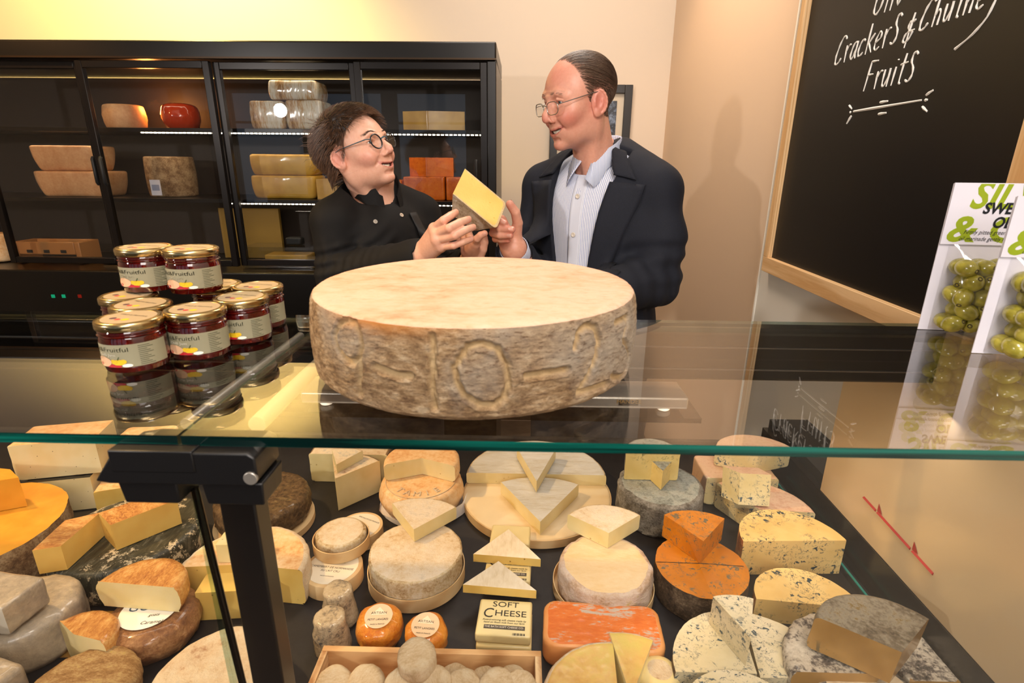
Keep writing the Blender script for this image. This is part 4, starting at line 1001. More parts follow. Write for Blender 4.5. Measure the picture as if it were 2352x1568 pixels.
vs=[];ms=[];gro=[]
_aw=np.array([((-PI/2-PI+2*PI*k/NA)+PI)%(2*PI)-PI for k in range(NA)])
DST=[sdist_np(_aw*RW+.0007*np.sin(_aw*190+z*300),np.full(NA,z+.0)) for z in zs]
for zi,z in enumerate(zs):
    i0=ins.get(z,0); bul=.004*math.sin(PI*z/HW)
    for k in range(NA):
        a=-PI/2-PI+2*PI*k/NA; aw=(a+PI)%(2*PI)-PI
        x,y=math.cos(aw),math.sin(aw); r=RW-i0-.004+bul
        r+=.0008*nz(x*RW,y*RW,z,24,1)+.0007*nz(x*RW,y*RW,z*2.2,150,4)
        g=0
        if aw<.15:
            dd=DST[zi][k]+.0006*nz(x*RW,y*RW,z,160,7)
            if dd<.0048:
                g=1-dd/.0048; g=g*g*(3-2*g); r-=.0052*g
                if False: pass
            elif dd<.0062: r+=.0006
        gro.append(g); vs.append((r*x,r*y,z))
nr=len(zs); fs=[]
for i in range(nr-1):
    for k in range(NA):
        l=(k+1)%NA; fs.append((i*NA+k,i*NA+l,(i+1)*NA+l,(i+1)*NA+k))
        gm=(gro[i*NA+k]+gro[i*NA+l]+gro[(i+1)*NA+l]+gro[(i+1)*NA+k])/4
        ms.append(1 if zs[i]>=HW-.0026 else 0)
last=(nr-1)*NA; K=26
for q in range(1,K):
    t=1-q/K
    for k in range(NA):
        b=vs[(nr-1)*NA+k]; x,y=b[0]*t,b[1]*t
        vs.append((x,y,HW+.0004+.0011*nz(x,y,0,22,2)+.0005*nz(x,y,0,70,3)))
    nb=len(vs)-NA
    for k in range(NA): l=(k+1)%NA; fs.append((last+k,last+l,nb+l,nb+k)); ms.append(1)
    last=nb
vs.append((0,0,HW+.0006)); ci=len(vs)-1
for k in range(NA): fs.append((last+k,last+(k+1)%NA,ci)); ms.append(1)
fs.append(tuple(range(NA-1,-1,-1))); ms.append(0)
mb.v=vs;mb.f=fs;mb.m=ms
_gc=mb.build('giant_cheese',[M_wside,M_wtop],smooth=55,loc=(WX,WY,Zg))
_at=_gc.data.color_attributes.new('carving','FLOAT_COLOR','POINT')
_oa,_oz=apx(850,728)
_cc=np.zeros((len(_gc.data.vertices),4),np.float32); _cc[:len(gro),0]=np.clip(np.array(gro)*1.5-.2,0,1)
for _i,_v in enumerate(_gc.data.vertices):
    if _i<len(gro):
        _a=math.atan2(_v.co.y,_v.co.x); _cc[_i,1]=math.exp(-((_a-_oa)/.30)**2-((_v.co.z-HW)/.010)**2)
_at.data.foreach_set('color',_cc.ravel())
tag(_gc,'giant brown crusted cheese wheel carved with the date 9-10-23 on the glass top','cheese wheel')
# ================================================================== jam jars
m_jam,_t,_p=nt('red_chilli_jam'); _n=noisen(_t,texco(_t),70,3,.6)
_t.links.new(ramp(_t,_n,[(.4,(.03,.001,.001)),(.6,(.075,.003,.002)),(.72,(.22,.02,.006))]),_p.inputs['Base Color']); _p.inputs['Roughness'].default_value=.06; _p.inputs['Coat Weight'].default_value=1; _p.inputs['Coat Roughness'].default_value=.02
m_gold=plain('gold_lid','#c0a878',.22,1.0)
m_lab=plain('sage_label','#8f8a70',.6); m_lidl=plain('lid_label_tan','#ab9676',.5)
m_lt=plain('label_dark_green','#4c4d38',.6); m_yel=plain('print_yellow','#e2b81c',.5); m_rd=plain('print_red','#b8202a',.5); m_org=plain('print_orange','#d98a3a',.5); m_pea=plain('print_peach','#dcb08a',.5); m_grn=plain('print_green','#3c4a24',.5); m_pur=plain('print_purple','#4e2238',.5)
JR=.0310; KZ=.70; KR=.9
def wrap(vs, r):  # flat (x along, y up) wrapped on a cylinder, 0 faces -Y
    return [(r*math.sin(x/r),-r*math.cos(x/r),y) for x,y,z in vs]
def cylpatch(mb,x0,x1,z0,z1,r,m=0):
    n=max(1,int(abs(x1-x0)/.002)); vs=[];fs=[]
    for i in range(n+1):
        x=x0+(x1-x0)*i/n; vs+=[(x,z0,0),(x,z1,0)]
    for i in range(n): fs.append((2*i,2*i+2,2*i+3,2*i+1))
    mb.add(wrap(vs,r),fs,m)
def disc(cx,cy,rx,ry,n=14): 
    return [(cx+rx*math.cos(2*PI*i/n),cy+ry*math.sin(2*PI*i/n),0) for i in range(n)]
def make_jar():
    j=empty('jam_jar')
    MB().lathe([(.001,0),(.025,0),(.0295,.002),(JR-.0006,.008),(JR,.012),(JR,.050),(JR-.001,.055),(.0315,.057),(.0297,.059),(.0307,.061),(.0307,.063),(.029,.066),(.029,.070)],56).build('jar_body',m_jam,j,smooth=45)
    ld=MB().lathe([(.029,.0655),(.0318,.0655),(.0325,.067),(.0325,.074),(.0318,.077),(.030,.0785),(.028,.0785),(.0275,.0775),(.0001,.0775)],64).build('lid',m_gold,j,smooth=40)
    MB().lathe([(.0258,.0776),(.0258,.0779),(.0001,.0779)],48).build('lid_label',m_lidl,ld,smooth=40)
    mb=MB(); v,f=text_mb('WILD & FRUITFUL',.0045,.00004); mb.add([(a,b+.006,.078) for a,b,c in v],f)
    for q,(cx,cy,rr) in enumerate(((-.010,-.010,.0035),(-.002,-.012,.003),(.006,-.010,.004))): mb.add([(a,b,.07805) for a,b,c in disc(cx,cy,rr,rr)],[tuple(range(14))],q%3)
    mb.build('lid_print',[m_pur,m_rd,m_yel],ld,smooth=0)
    lb=MB(); cylpatch(lb,-.060,.060,.0115,.0465,JR+.0003); lab=lb.build('label',m_lab,j,smooth=60)
    pr=MB(); v,f=text_mb('Wild&Fruitful',.0095,.00003,sx=.98); rr=JR+.0005
    pr.add(wrap([(a-.004,b+.0385,c) for a,b,c in v],rr),f,0)
    v,f=text_mb('Chilli Jam',.0058,.00003); pr.add(wrap([(a-.003,b+.0305,c) for a,b,c in v],rr),f,1)
    for l in range(11):
        cylpatch(pr,.030,.030+.014-.003*((l*7)%3),.0135+l*.0029,.0135+l*.0029+.0009,rr,0)
    for (cx,cy,rx,ry,m) in ((-.008,.020,.011,.008,5),(.010,.0195,.0065,.0045,2),(.005,.0205,.0035,.0035,2),(.0145,.0205,.0035,.0035,2),(.001,.0142,.0065,.0027,3),(.018,.0142,.005,.0027,1),(-.016,.0148,.0045,.003,3),(-.024,.0160,.005,.0045,4),(-.020,.0140,.003,.0025,6),(.0085,.0135,.0045,.002,3)):
        pr.add(wrap([(a,max(b,.0117),0) for a,b,c in disc(cx,cy,rx,ry)],rr+.0001*m),[tuple(range(14))],m)
    for (x0,z0,x1,z1) in ((.010,.0235,.012,.0285),(.006,.0235,.014,.0240),(-.021,.019,-.019,.026),(-.025,.019,-.027,.028)):
        pr.add(wrap([(x0-.0005,z0,0),(x0+.0005,z0,0),(x1+.0005,z1,0),(x1-.0005,z1,0)],rr+.0009),[(0,1,2,3)],7)
    pr.build('label_print',[m_lt,m_white,m_yel,m_rd,m_org,m_pea,m_pur,m_grn],lab,smooth=0)
    def sq(o):
        for ch in KIDS.get(o.name,[]):
            for v in ch.data.vertices: v.co.z*=KZ
            sq(ch)
    sq(j)
    return j
jar0=make_jar(); JH=.0787*KZ
def jarloc(px,py,level=0):
    return at(px,py,Z=Zg+level*JH+JH)   # pixel of the lid's top centre
jl=[(322,722,0,'front left jar of chilli jam, the nearest to the glass edge'),
    (434,706,0,'lower chilli jam jar just behind the nearest one, beneath the upper pair'),
    (546,680,0,'chilli jam jar with nothing on it, between the stack and the rightmost jar'),
    (590,655,0,'rightmost chilli jam jar at the far end of the pile'),
    (312,697,0,'hidden lower jam jar under the upper left jar'),
    (300,680,0,'jam jar mostly hidden at the back left of the pile, gold lid edge showing'),
    (505,650,0,'back jam jar of the pile, only its lid showing beside the upper right jar'),
    (330,565,1,'upper left jam jar of the two standing on top'),
    (437,568,1,'upper right jam jar of the two standing on top')]
placed=[]
for i,(px,py,lv,lab) in enumerate(jl):
    p=jarloc(px,py,lv); placed.append((p.x,p.y,lv))
# spread the lower jars so that none touch
P=[Vector((a,b)) for a,b,l in placed]
low=[i for i,q in enumerate(placed) if q[2]==0]
for it in range(200):
    for i in low:
        for k in low:
            if i<k:
                d=P[k]-P[i]; L=d.length
                if L<2*JR+.0006:
                    s_=(2*JR+.0006-L)/2; d=d.normalized() if L>1e-5 else Vector((1,0))
                    wi=.02 if i<4 else 1; wk=.02 if k<4 else 1; t_=wi+wk
                    P[i]-=d*s_*2*wi/t_; P[k]+=d*s_*2*wk/t_
up=[7,8]; d=P[8]-P[7]
if d.length<2*JR+.0006: m_=(P[7]+P[8])/2; d=d.normalized()*(JR+.0004); P[7]=m_-d; P[8]=m_+d
print('JARS',[(round(p.x,3),round(p.y,3)) for p in P])
for i,(px,py,lv,lab) in enumerate(jl):
    j=jar0 if i==0 else copy_tree(jar0)
    j.location=(P[i].x,P[i].y,Zg+lv*JH+(0.0003 if lv else 0)); j.rotation_euler=(0,0,R([-14,-8,-14,-10,-20,-30,0,-10,-8][i]))
    tag(j,lab,'jar','chilli jam jars on the glass top')
# ================================================================== olive packs
m_card=plain('white_card','#d3d0da',.4); m_lime=plain('lime_print','#b9cc2e',.45); m_dk=plain('dark_print','#20242c',.5)
m_film=glass_mat('clear_film',(.97,.97,.97),2.2,.08)
m_olive,_t,_p=nt('green_olive'); _n=noisen(_t,texco(_t),40,3,.6)
_t.links.new(ramp(_t,_n,[(.35,hexc('#7d7420')),(.55,hexc('#a39a38')),(.7,hexc('#b5a94f'))]),_p.inputs['Base Color']); _p.inputs['Roughness'].default_value=.22; _p.inputs['Coat Weight'].default_value=.6
_p.inputs['Subsurface Weight'].default_value=.2; _p.inputs['Subsurface Radius'].default_value=(.006,.005,.001)
def olive_pack(px,py,tx,ty,hy,w_,label,seed,dy=0):
    """px,py: bottom left corner of the card on the glass; tx,ty its top left corner; hy lower edge of the header"""
    c=at(px,py,Z=Zg+.002); H=at(tx,ty,Y=c.y).z-Zg; zh=at(tx,hy,Y=c.y).z-Zg; hc=H-zh; rnd=random.Random(seed)
    o=empty('olive_pack',(c.x,c.y,Zg),(0,0,R(-6))); tag(o,label,'olive pack')
    MB().bb((0,-.0006,0),(w_,.0006,H)).build('backing_card',m_card,o)
    hd=MB().bb((0,-.0028,zh),(w_,-.0012,H+.001)).build('header_card',m_card,o)
    def pr(txt,x,z,size,m,name_,sh=0,sx=1,wt=0):
        v,f=text_mb(txt,size,.0001,shear=sh,sx=sx,weight=wt,align='LEFT'); mb=MB(); mb.add([(a+x,-.0030-abs(c)*.5-(.0002 if m is m_dk else 0),min(b+z,H)) for a,b,c in v],f); mb.build(name_,m,hd,smooth=0)
    u=hc
    pr('SILV',.022,zh+u*.80,u*.62,m_lime,'lime_lettering',.25,.9,.0012)
    pr('& G',.004,zh+u*.24,u*.60,m_lime,'lime_lettering',.15,1.15,.0012)
    pr('SWEET',.040,zh+u*.60,u*.25,m_dk,'name_lettering',.18,.9,.0006)
    pr('OLIVE',.055,zh+u*.37,u*.25,m_dk,'name_lettering',.18,.9,.0006)
    pr('Firmly pitted green',.024,zh+u*.21,u*.10,m_dk,'small_lettering',.35,.85)
    pr('oil marinade gently fir',.020,zh+u*.10,u*.10,m_dk,'small_lettering',.35,.85)
    # clear pouch in front of the card, olives inside it
    x0=.012; fm=MB(); n=12; vs=[];fs=[]
    zs_=[.003,.010,.026,.06,zh*.75,zh*.93,zh]; dz=[.006,.026,.036,.042,.034,.014,.003]
    for z,q in zip(zs_,dz):
        for i in range(n+1):
            e=math.sin(PI*i/n)**.45 if 0<i<n else 0
            vs.append((x0+(w_-x0)*i/n,-.0015-q*e,z))
    for r in range(len(zs_)-1):
        for i in range(n): a=r*(n+1)+i; fs.append((a,a+n+1,a+n+2,a+1))
    fm.add(vs,fs); fm.build('clear_pouch',m_film,o,smooth=60)
    if not OL:
        mb=MB(); n_=14; mb.lathe([(max(1e-5,.0112*math.sin(PI*i/n_)),-.0142*math.cos(PI*i/n_)) for i in range(n_+1)],20); mb.lathe([(.0030,.0139),(.0026,.0147),(.0001,.0132)],12,1)
        OL.append(mb.mesh('olive',[m_olive,m_dkhole],60))
    nr_=int((zh-.008)/.0185)
    for row in range(nr_):
        for colm in range(int((w_-x0-.012)/.0215)):
            for dep in range(2):
                x=x0+.014+colm*.0215+(.009 if row%2 else 0)+rnd.uniform(-.001,.001)
                if x>w_-.012: continue
                oo=bpy.data.objects.new('olive',OL[0]); COL.objects.link(oo)
                bul=.75+.35*math.sin(PI*min(1,(row+.7)/nr_))
                y=(-.012-dep*.0165)*bul
                oo.location=Vector((c.x,c.y,Zg))+Matrix.Rotation(R(-6),3,'Z')@Vector((x,y,.016+row*.0185))
                oo.rotation_euler=(R(rnd.uniform(50,130)),R(rnd.uniform(-40,40)),R(rnd.uniform(-60,60)))
                tag(oo,'one of the green pitted olives packed in the clear pouch of '+('the left pack' if seed==3 else 'the right pack'),'olive','green olives in '+('the left pack' if seed==3 else 'the right pack'))
    return o
OL=[]; m_dkhole=plain('olive_hole','#4a3f10',.5)
olive_pack(2108,752,2192,421,560,.105,'left pack of green olives with lime and white header card, on the glass',3)
olive_pack(2232,806,2358,452,590,.095,'right pack of green olives cut off by the picture edge, on the glass',5)
# ================================================================== cheeses in the wall fridge
m_fyel=paste('fridge_yellow','#cfa344','#b98c33',.4,coat=.3); m_forg=mottled('fridge_orange',['#b34c0c','#cf6414','#d8731f'],14,.3,.3,.001,coat=.5)
M_wrapf=mottled('film_wrapped_streaks',['#8a6238','#c79f6e','#ddd3bf','#e8e2d4'],9,.25,.5,.002,24,(3,1,.6),coat=.8); m_fred=plain('red_film','#c43b16',.15,coat=1.0); m_fpale=mottled('fridge_pale',['#c08a5c','#d9ab7d'],16,.5,.3,.001)
S1=s1+.0008; S2=s2+.0008; FB=zdb-.022
def span(x0,x1,yb,Y,Z):
    a=at(x0,yb,Y=Y); b=at(x1,yb,Y=Y); return (a.x+b.x)/2, (b.x-a.x)
def fbrick(name,lab,x0,x1,y0,y1,Z,mats,Y=2.42,dp=.14,kinds='rrrr',cat='cheese',zb=None,rot=0,edge=None,**k):
    x,w_=span(x0,x1,y1,Y,0); H=(at(x0,y0,Y=Y).z-at(x0,y1,Y=Y).z)
    if edge is not None:
        k['poly']=[(-w_/2,-dp/2+.035),((edge-.5)*w_,-dp/2),(w_/2,-dp/2+.03),(w_/2-.01,dp/2),(-w_/2+.01,dp/2)]; kinds='ccccc'
    return brick(name,lab,(x,Y+dp/2,Z),w_,dp,H,mats,kinds=kinds,cat=cat,rot=(0,0,R(rot)),**k), H
def fwheel(name,lab,x0,x1,y0,y1,Z,mats,Y=2.55,**k):
    x,w_=span(x0,x1,y1,Y,0); H=(at(x0,y0,Y=Y-.06).z-at(x0,y1,Y=Y-.06).z)
    return wheel(name,lab,(x,Y,Z),w_/2,H,mats,**k)
fwheel('pale_round_cheese','pale round cheese on the upper fridge shelf at the left',254,332,240,298,S1,[m_fpale]*4,rnd=.012,bulge=.006,amp=.002)
fwheel('red_wrapped_cheese','round red film wrapped cheese on the upper fridge shelf behind the door frame',384,458,235,297,S1,[m_fred]*4,rnd=.03,bulge=.004,amp=.003)
o,h=fbrick('film_wrapped_block','left of two film wrapped brown and white blocks on the upper fridge shelf',578,655,232,298,S1,[M_wrapf,M_wrapf,M_wrapf,M_wash],rnd=.010,bulge=.003,cr=.014,amp=.002)
o,h=fbrick('film_wrapped_block','right film wrapped block on the upper fridge shelf, under the topmost one',660,742,230,298,S1,[M_wrapf,M_wrapf,M_wrapf,M_wash],rnd=.010,bulge=.003,cr=.014,amp=.002)
fbrick('film_wrapped_block','topmost film wrapped block on the upper fridge shelf',618,728,184,229,S1+h+.001,[M_wrapf,M_wrapf,M_wrapf,M_wash],rnd=.010,bulge=.003,cr=.014,amp=.002)
fbrick('yellow_cheese_block','yellow cheese block alone on the upper fridge shelf between the two heads',923,1066,254,299,S1,[m_fyel]*4,rnd=.006,edge=.42)
o,h=fbrick('cream_cheese_block','lower of two pale wedges stacked on the middle fridge shelf at the left',100,245,399,457,S2,[m_fpale,m_fpale,M_cream,m_fpale],rnd=.012,shrink=-.22,bulge=.004,cr=.02)
fbrick('cream_cheese_block','upper of two pale wedges stacked on the middle fridge shelf at the left',90,214,340,398,S2+h+.001,[m_fpale,m_fpale,M_cream,m_fpale],rnd=.012,shrink=-.22,bulge=.004,cr=.02)
o=fwheel('brown_rind_round','tall brown rinded cheese with a paper tag on the middle fridge shelf',356,452,367,459,S2,[M_brown,M_brown,M_pale,M_brown],Y=2.53,rnd=.008,bulge=.003,amp=.002)
ta=at(370,430,Y=2.41); tg=MB().bb((-.022,-.001,-.032),(.022,.001,.032)).build('paper_tag',m_card,o,loc=(ta.x-o.location.x,ta.y-o.location.y-.035,ta.z-o.location.z))
MB().bb((-.016,-.0016,-.012),(.016,-.0011,.012)).build('tag_print',plain('tag_blue','#8b90a8',.5),tg)
o,h=fbrick('yellow_cheese_block','lower large yellow cheese block on the middle fridge shelf left of the woman',585,724,406,459,S2,[m_fyel]*4,rnd=.012,shrink=-.10,bulge=.004,cr=.02)
fbrick('yellow_cheese_block','upper large yellow cheese block on the middle fridge shelf left of the woman',580,720,357,405,S2+h+.001,[m_fyel]*4,rnd=.012,shrink=-.10,bulge=.004,cr=.02)
fbrick('yellow_cheese_block','small yellow cheese block behind the head of the woman on the middle fridge shelf',730,776,413,459,S2,[m_fyel]*4,kinds='cccc',rnd=.002)
o,h=fbrick('orange_cheese_block','middle one of the three lower orange cheese blocks right of the woman',928,1022,407,460,S2,[m_forg]*4,rnd=.004)
fbrick('orange_cheese_block','left lower orange cheese block partly behind the woman',862,925,415,460,S2,[m_forg]*4,rnd=.004)
fbrick('orange_cheese_block','right lower orange cheese block behind the held wedge',1025,1082,407,460,S2,[m_forg]*4,rnd=.004)
fbrick('orange_cheese_block','topmost orange cheese block on the lower three beside the fridge frame',938,1040,361,405,S2+h+.001,[m_forg]*4,rnd=.004,edge=.42)
# fridge floor
m_crate=plain('beige_plastic','#a9733e',.4)
x,w_=span(33,187,568,2.40,0); cz=FB+.0005
k_=empty('plastic_crate',(x,2.45,cz)); tag(k_,'beige plastic crate on the fridge floor at the left','crate')
hh=.095
for s in (-1,1): MB().bb((s*(w_/2-.012)-.012,-.06,0),(s*(w_/2-.012)+.012,.06,hh)).build('crate_end',m_crate,k_,bevel=.003)
MB().bb((-w_/2+.025,-.06,hh*.42),(w_/2-.025,-.045,hh)).build('crate_side',m_crate,k_,bevel=.003)
MB().bb((-w_/2+.025,.045,hh*.42),(w_/2-.025,.06,hh)).build('crate_side',m_crate,k_,bevel=.003)
for q in (-.25,0,.25): MB().bb((q*w_-.012,-.063,hh*.50),(q*w_+.012,-.0602,hh*.64)).build('crate_slot',m_blackm,k_)
fwheel('small_round_cheese','small round cheese beside the crate at the left edge of the fridge floor',-30,28,505,570,cz,[M_wash]*4,Y=2.45,rnd=.012)
x,w_=span(232,345,552,2.42,0)
tag(MB().bb((-w_/2,-.06,0),(w_/2,.06,.012)).build('serving_board',M_poplar,bevel=.002,loc=(x,2.46,cz)),'small wooden board with cheese pieces on the fridge floor','board')
brick('cheese_piece','orange brown cheese piece on the small board in the fridge',(x-.03,2.45,cz+.0128),.075,.06,.038,[M_wash]*4,rnd=.004)
wheel('cheese_piece','small grey round cheese on the small board in the fridge',(x+.035,2.44,cz+.0128),.030,.044,[M_ashside]*4,rnd=.005)
x,w_=span(385,478,556,2.42,0)
brick('cheese_piece','flat golden cheese piece on the fridge floor behind the jam jars',(x,2.45,cz),w_,.09,.022,[m_fyel]*4,rnd=.003)
x,w_=span(560,722,612,2.36,0)
tb=empty('clear_plastic_box',(x,2.42,cz)); tag(tb,'clear plastic box over a yellow cheese on the fridge floor behind the woman','box')
mp=glass_mat('clear_plastic',(.85,.87,.88),1.6,.1)
MB().bb((-w_/2,-.075,0),(w_/2,.075,.002)).build('box_bottom',mp,tb)
MB().lathe([(.7,0.002),(.7,.075),(.66,.09),(.0001,.09)],4,0,Matrix.Rotation(PI/4,4,'Z')).build('box_cover',mp,tb,smooth=0).scale=(w_,.145,1)
brick('yellow_cheese_block','yellow cheese inside the clear plastic box on the fridge floor',(x+.03,2.42,cz+.003),.19,.10,.05,[m_fyel]*4,rnd=.003)
tag(MB().bb((-.035,-.025,0),(.035,.025,.035)).build('label_machine',m_blackm,bevel=.008,loc=(x+.06,2.42,cz+.0915)),'small dark gadget on the clear plastic box in the fridge','gadget')
a=at(508,527,Y=2.60); b=at(632,428,Y=2.60)
tag(MB().bb((0,0,0),(b.x-a.x,.02,max(.1,a.z-cz+.1))).build('brown_sheet',plain('sheet_brown','#8a6a22',.6),loc=(a.x,2.60,cz)),'plain brown panel standing at the back of the fridge floor','panel')  # upright sheet in one flat brown
# ================================================================== people
import openvdb
class Lz:
    """a distance function with the box outside which it has no effect"""
    def __init__(s,f,lo,hi): s.f=f; s.lo=lo; s.hi=hi
class Field:
    def __init__(s,lo,hi,vox):
        s.vox=vox; s.lo=lo; s.n=[int((hi[i]-lo[i])/vox)+1 for i in range(3)]
        s.ax=[(lo[i]+vox*np.arange(s.n[i])).astype(np.float32) for i in range(3)]
        s.D=np.full(s.n,1.0,np.float32)
    def reg(s,z,m):
        sl=[]
        for i in range(3):
            a=int((z.lo[i]-m-s.lo[i])/s.vox)-1; b=int((z.hi[i]+m-s.lo[i])/s.vox)+2
            sl.append(slice(max(0,min(a,s.n[i])),max(0,min(b,s.n[i]))))
        sl=tuple(sl); return sl,(s.ax[0][sl[0]][:,None,None],s.ax[1][sl[1]][None,:,None],s.ax[2][sl[2]][None,None,:])
    def P(s): return (s.ax[0][:,None,None],s.ax[1][None,:,None],s.ax[2][None,None,:])
    def mesh(s):
        D=np.clip(s.D,-s.vox*3,s.vox*3); g=openvdb.FloatGrid(s.vox*3); g.copyFromArray(np.ascontiguousarray(D))
        pts,quads=g.convertToQuads(0.0); return (pts*s.vox+np.array(s.lo)).astype(float), quads[:,::-1].copy()
def _v(P,c): return P[0]-c[0],P[1]-c[1],P[2]-c[2]
def sph(P,c,r):
    def f(P): x,y,z=_v(P,c); return np.sqrt(x*x+y*y+z*z)-r
    return Lz(f,[q-r for q in c],[q+r for q in c])
def ell(P,c,r,M=None):
    def f(P):
        x,y,z=_v(P,c)
        if M is not None: x,y,z=[M[0][i]*x+M[1][i]*y+M[2][i]*z for i in range(3)]
        k0=np.sqrt((x/r[0])**2+(y/r[1])**2+(z/r[2])**2); k1=np.sqrt((x/r[0]**2)**2+(y/r[1]**2)**2+(z/r[2]**2)**2)+1e-9
        return k0*(k0-1)/k1
    e=[max(r)]*3 if M is not None else r
    return Lz(f,[c[i]-e[i] for i in range(3)],[c[i]+e[i] for i in range(3)])
def cap(P,a,b,r1,r2=None):
    if r2 is None: r2=r1
    d=[b[i]-a[i] for i in range(3)]; L=sum(q*q for q in d)+1e-12
    def f(P):
        x,y,z=_v(P,a); t=np.clip((x*d[0]+y*d[1]+z*d[2])/L,0,1)
        x=x-d[0]*t;y=y-d[1]*t;z=z-d[2]*t
        return np.sqrt(x*x+y*y+z*z)-(r1+(r2-r1)*t)
    m=max(r1,r2); return Lz(f,[min(a[i],b[i])-m for i in range(3)],[max(a[i],b[i])+m for i in range(3)])
def chain(P,pts,rs,k=.004):
    d=None
    for i in range(len(pts)-1):
        e=cap(P,pts[i],pts[i+1],rs[i],rs[i+1]); d=e if d is None else smin(d,e,k)
    return d
def _smin(a,b,k): h=np.clip(.5+.5*(b-a)/k,0,1); return b+(a-b)*h-k*h*(1-h)
def smin(a,b,k):
    if isinstance(a,Field):
        sl,P=a.reg(b,2.4*k+5*a.vox); a.D[sl]=_smin(a.D[sl],b.f(P),k); return a
    return Lz(lambda P:_smin(a.f(P),b.f(P),k),[min(a.lo[i],b.lo[i]) for i in range(3)],[max(a.hi[i],b.hi[i]) for i in range(3)])
def sub(a,b,k):
    if isinstance(a,Field):
        sl,P=a.reg(b,2.4*k+5*a.vox); a.D[sl]=-_smin(-a.D[sl],b.f(P),k); return a
    return Lz(lambda P:-_smin(-a.f(P),b.f(P),k),a.lo,a.hi)
def front(a,y0):
    return Lz(lambda P:-_smin(-a.f(P),(P[1]-y0)+0*P[0],.001),a.lo,a.hi)
def wrinkle(F,a,b,R_,amp,freq,seed=0,t0=0,t1=1):
    """soft cloth folds running round a limb from a to b"""
    a=np.array(a);b=np.array(b); d=b-a; L=float(np.sqrt((d*d).sum())); d=d/L
    z=Lz(None,[min(a[i],b[i])-R_*1.5 for i in range(3)],[max(a[i],b[i])+R_*1.5 for i in range(3)])
    sl,P=F.reg(z,0); X,Y,Z=P[0]-a[0],P[1]-a[1],P[2]-a[2]
    t=X*d[0]+Y*d[1]+Z*d[2]; r=np.sqrt(np.maximum(X*X+Y*Y+Z*Z-t*t,0))
    w=np.exp(-(np.clip((t/L-(t0+t1)/2)/((t1-t0)/2+1e-6),-3,3))**4)*np.exp(-(r/(R_*1.35))**6)
    ph=t*freq*1.5+1.6*np_noise((X*14,Y*14,Z*14),1.0,seed)+.8*np_noise((X*30,Y*30,Z*30),1.0,seed+1)
    ph=ph+1.8*np_noise((X*7,Y*9,Z*6),1.0,seed+5); F.D[sl]+=(.55*amp*w*(np.sin(ph)+.5*np.sin(ph*.53+1))*(.5+.5*np_noise((X*11,Y*11,Z*11),1.0,seed+8))).astype(np.float32)
def np_noise(P,s,seed=0):
    """cheap smooth noise from sines, array in, array out"""
    x,y,z=P; o=seed*1.7
    return (np.sin(x*s*1.0+1.3*np.sin(y*s*.7+o)+o)+np.sin(y*s*1.1+1.1*np.sin(z*s*.8+2*o)+2.1)+np.sin(z*s*.9+1.2*np.sin(x*s*.9+3*o)+4.2))/3
def to_mesh(name,pts,quads,mats,cols=None,mi=None):
    me=bpy.data.meshes.new(name)
    me.vertices.add(len(pts)); me.vertices.foreach_set('co',pts.astype(np.float32).ravel())
    me.loops.add(len(quads)*4); me.loops.foreach_set('vertex_index',quads.astype(np.int32).ravel())
    me.polygons.add(len(quads)); me.polygons.foreach_set('loop_start',np.arange(len(quads),dtype=np.int32)*4)
    me.polygons.foreach_set('use_smooth',np.ones(len(quads),bool))
    if mi is not None: me.polygons.foreach_set('material_index',mi.astype(np.int32))
    for m in (mats if isinstance(mats,list) else [mats]): me.materials.append(m)
    me.update(calc_edges=True); me.validate()
    if cols is not None:
        a=me.color_attributes.new('skin_colour','FLOAT_COLOR','POINT')
        c=np.ones((len(me.vertices),4),np.float32); c[:,:3]=cols[:len(me.vertices)]; a.data.foreach_set('color',c.ravel())
    return me
def frame(psi,pit,roll_=0):
    f0=Vector((math.sin(R(psi)),-math.cos(R(psi)),0)); z=Vector((0,0,1)); p=R(pit)
    f=f0*math.cos(p)+z*math.sin(p); u=z*math.cos(p)-f0*math.sin(p); x=f.cross(u)
    q=Matrix.Rotation(R(roll_),3,f); x=q@x; u=q@u
    return x,f,u
def skin_mat(name):
    m,t,p=nt(name); a=t.nodes.new('ShaderNodeVertexColor'); a.layer_name='skin_colour'
    n=noisen(t,texco(t),160,4,.6)
    c=mixc(t,ramp(t,n,[(.3,(.0,.0,.0)),(.7,(.35,.35,.35))]),a.outputs[0],mixc(t,1.0,a.outputs[0],(.80,.62,.55),'MULTIPLY'))
    t.links.new(c,p.inputs['Base Color']); p.inputs['Roughness'].default_value=.42; p.inputs['Specular IOR Level'].default_value=.45
    p.inputs['Subsurface Weight'].default_value=.18; p.inputs['Subsurface Radius'].default_value=(.012,.004,.002); p.inputs['Subsurface Scale'].default_value=.6
    bump(t,p,noisen(t,texco(t),420,3,.6),.18,.0006); return m
m_skin=skin_mat('skin')
m_eyew=plain('eye_white','#e6e0d8',.15,coat=.8); m_pup=plain('pupil','#060505',.1,coat=1); m_teeth=plain('teeth','#fbf1dc',.2,coat=.6)
class Person: pass
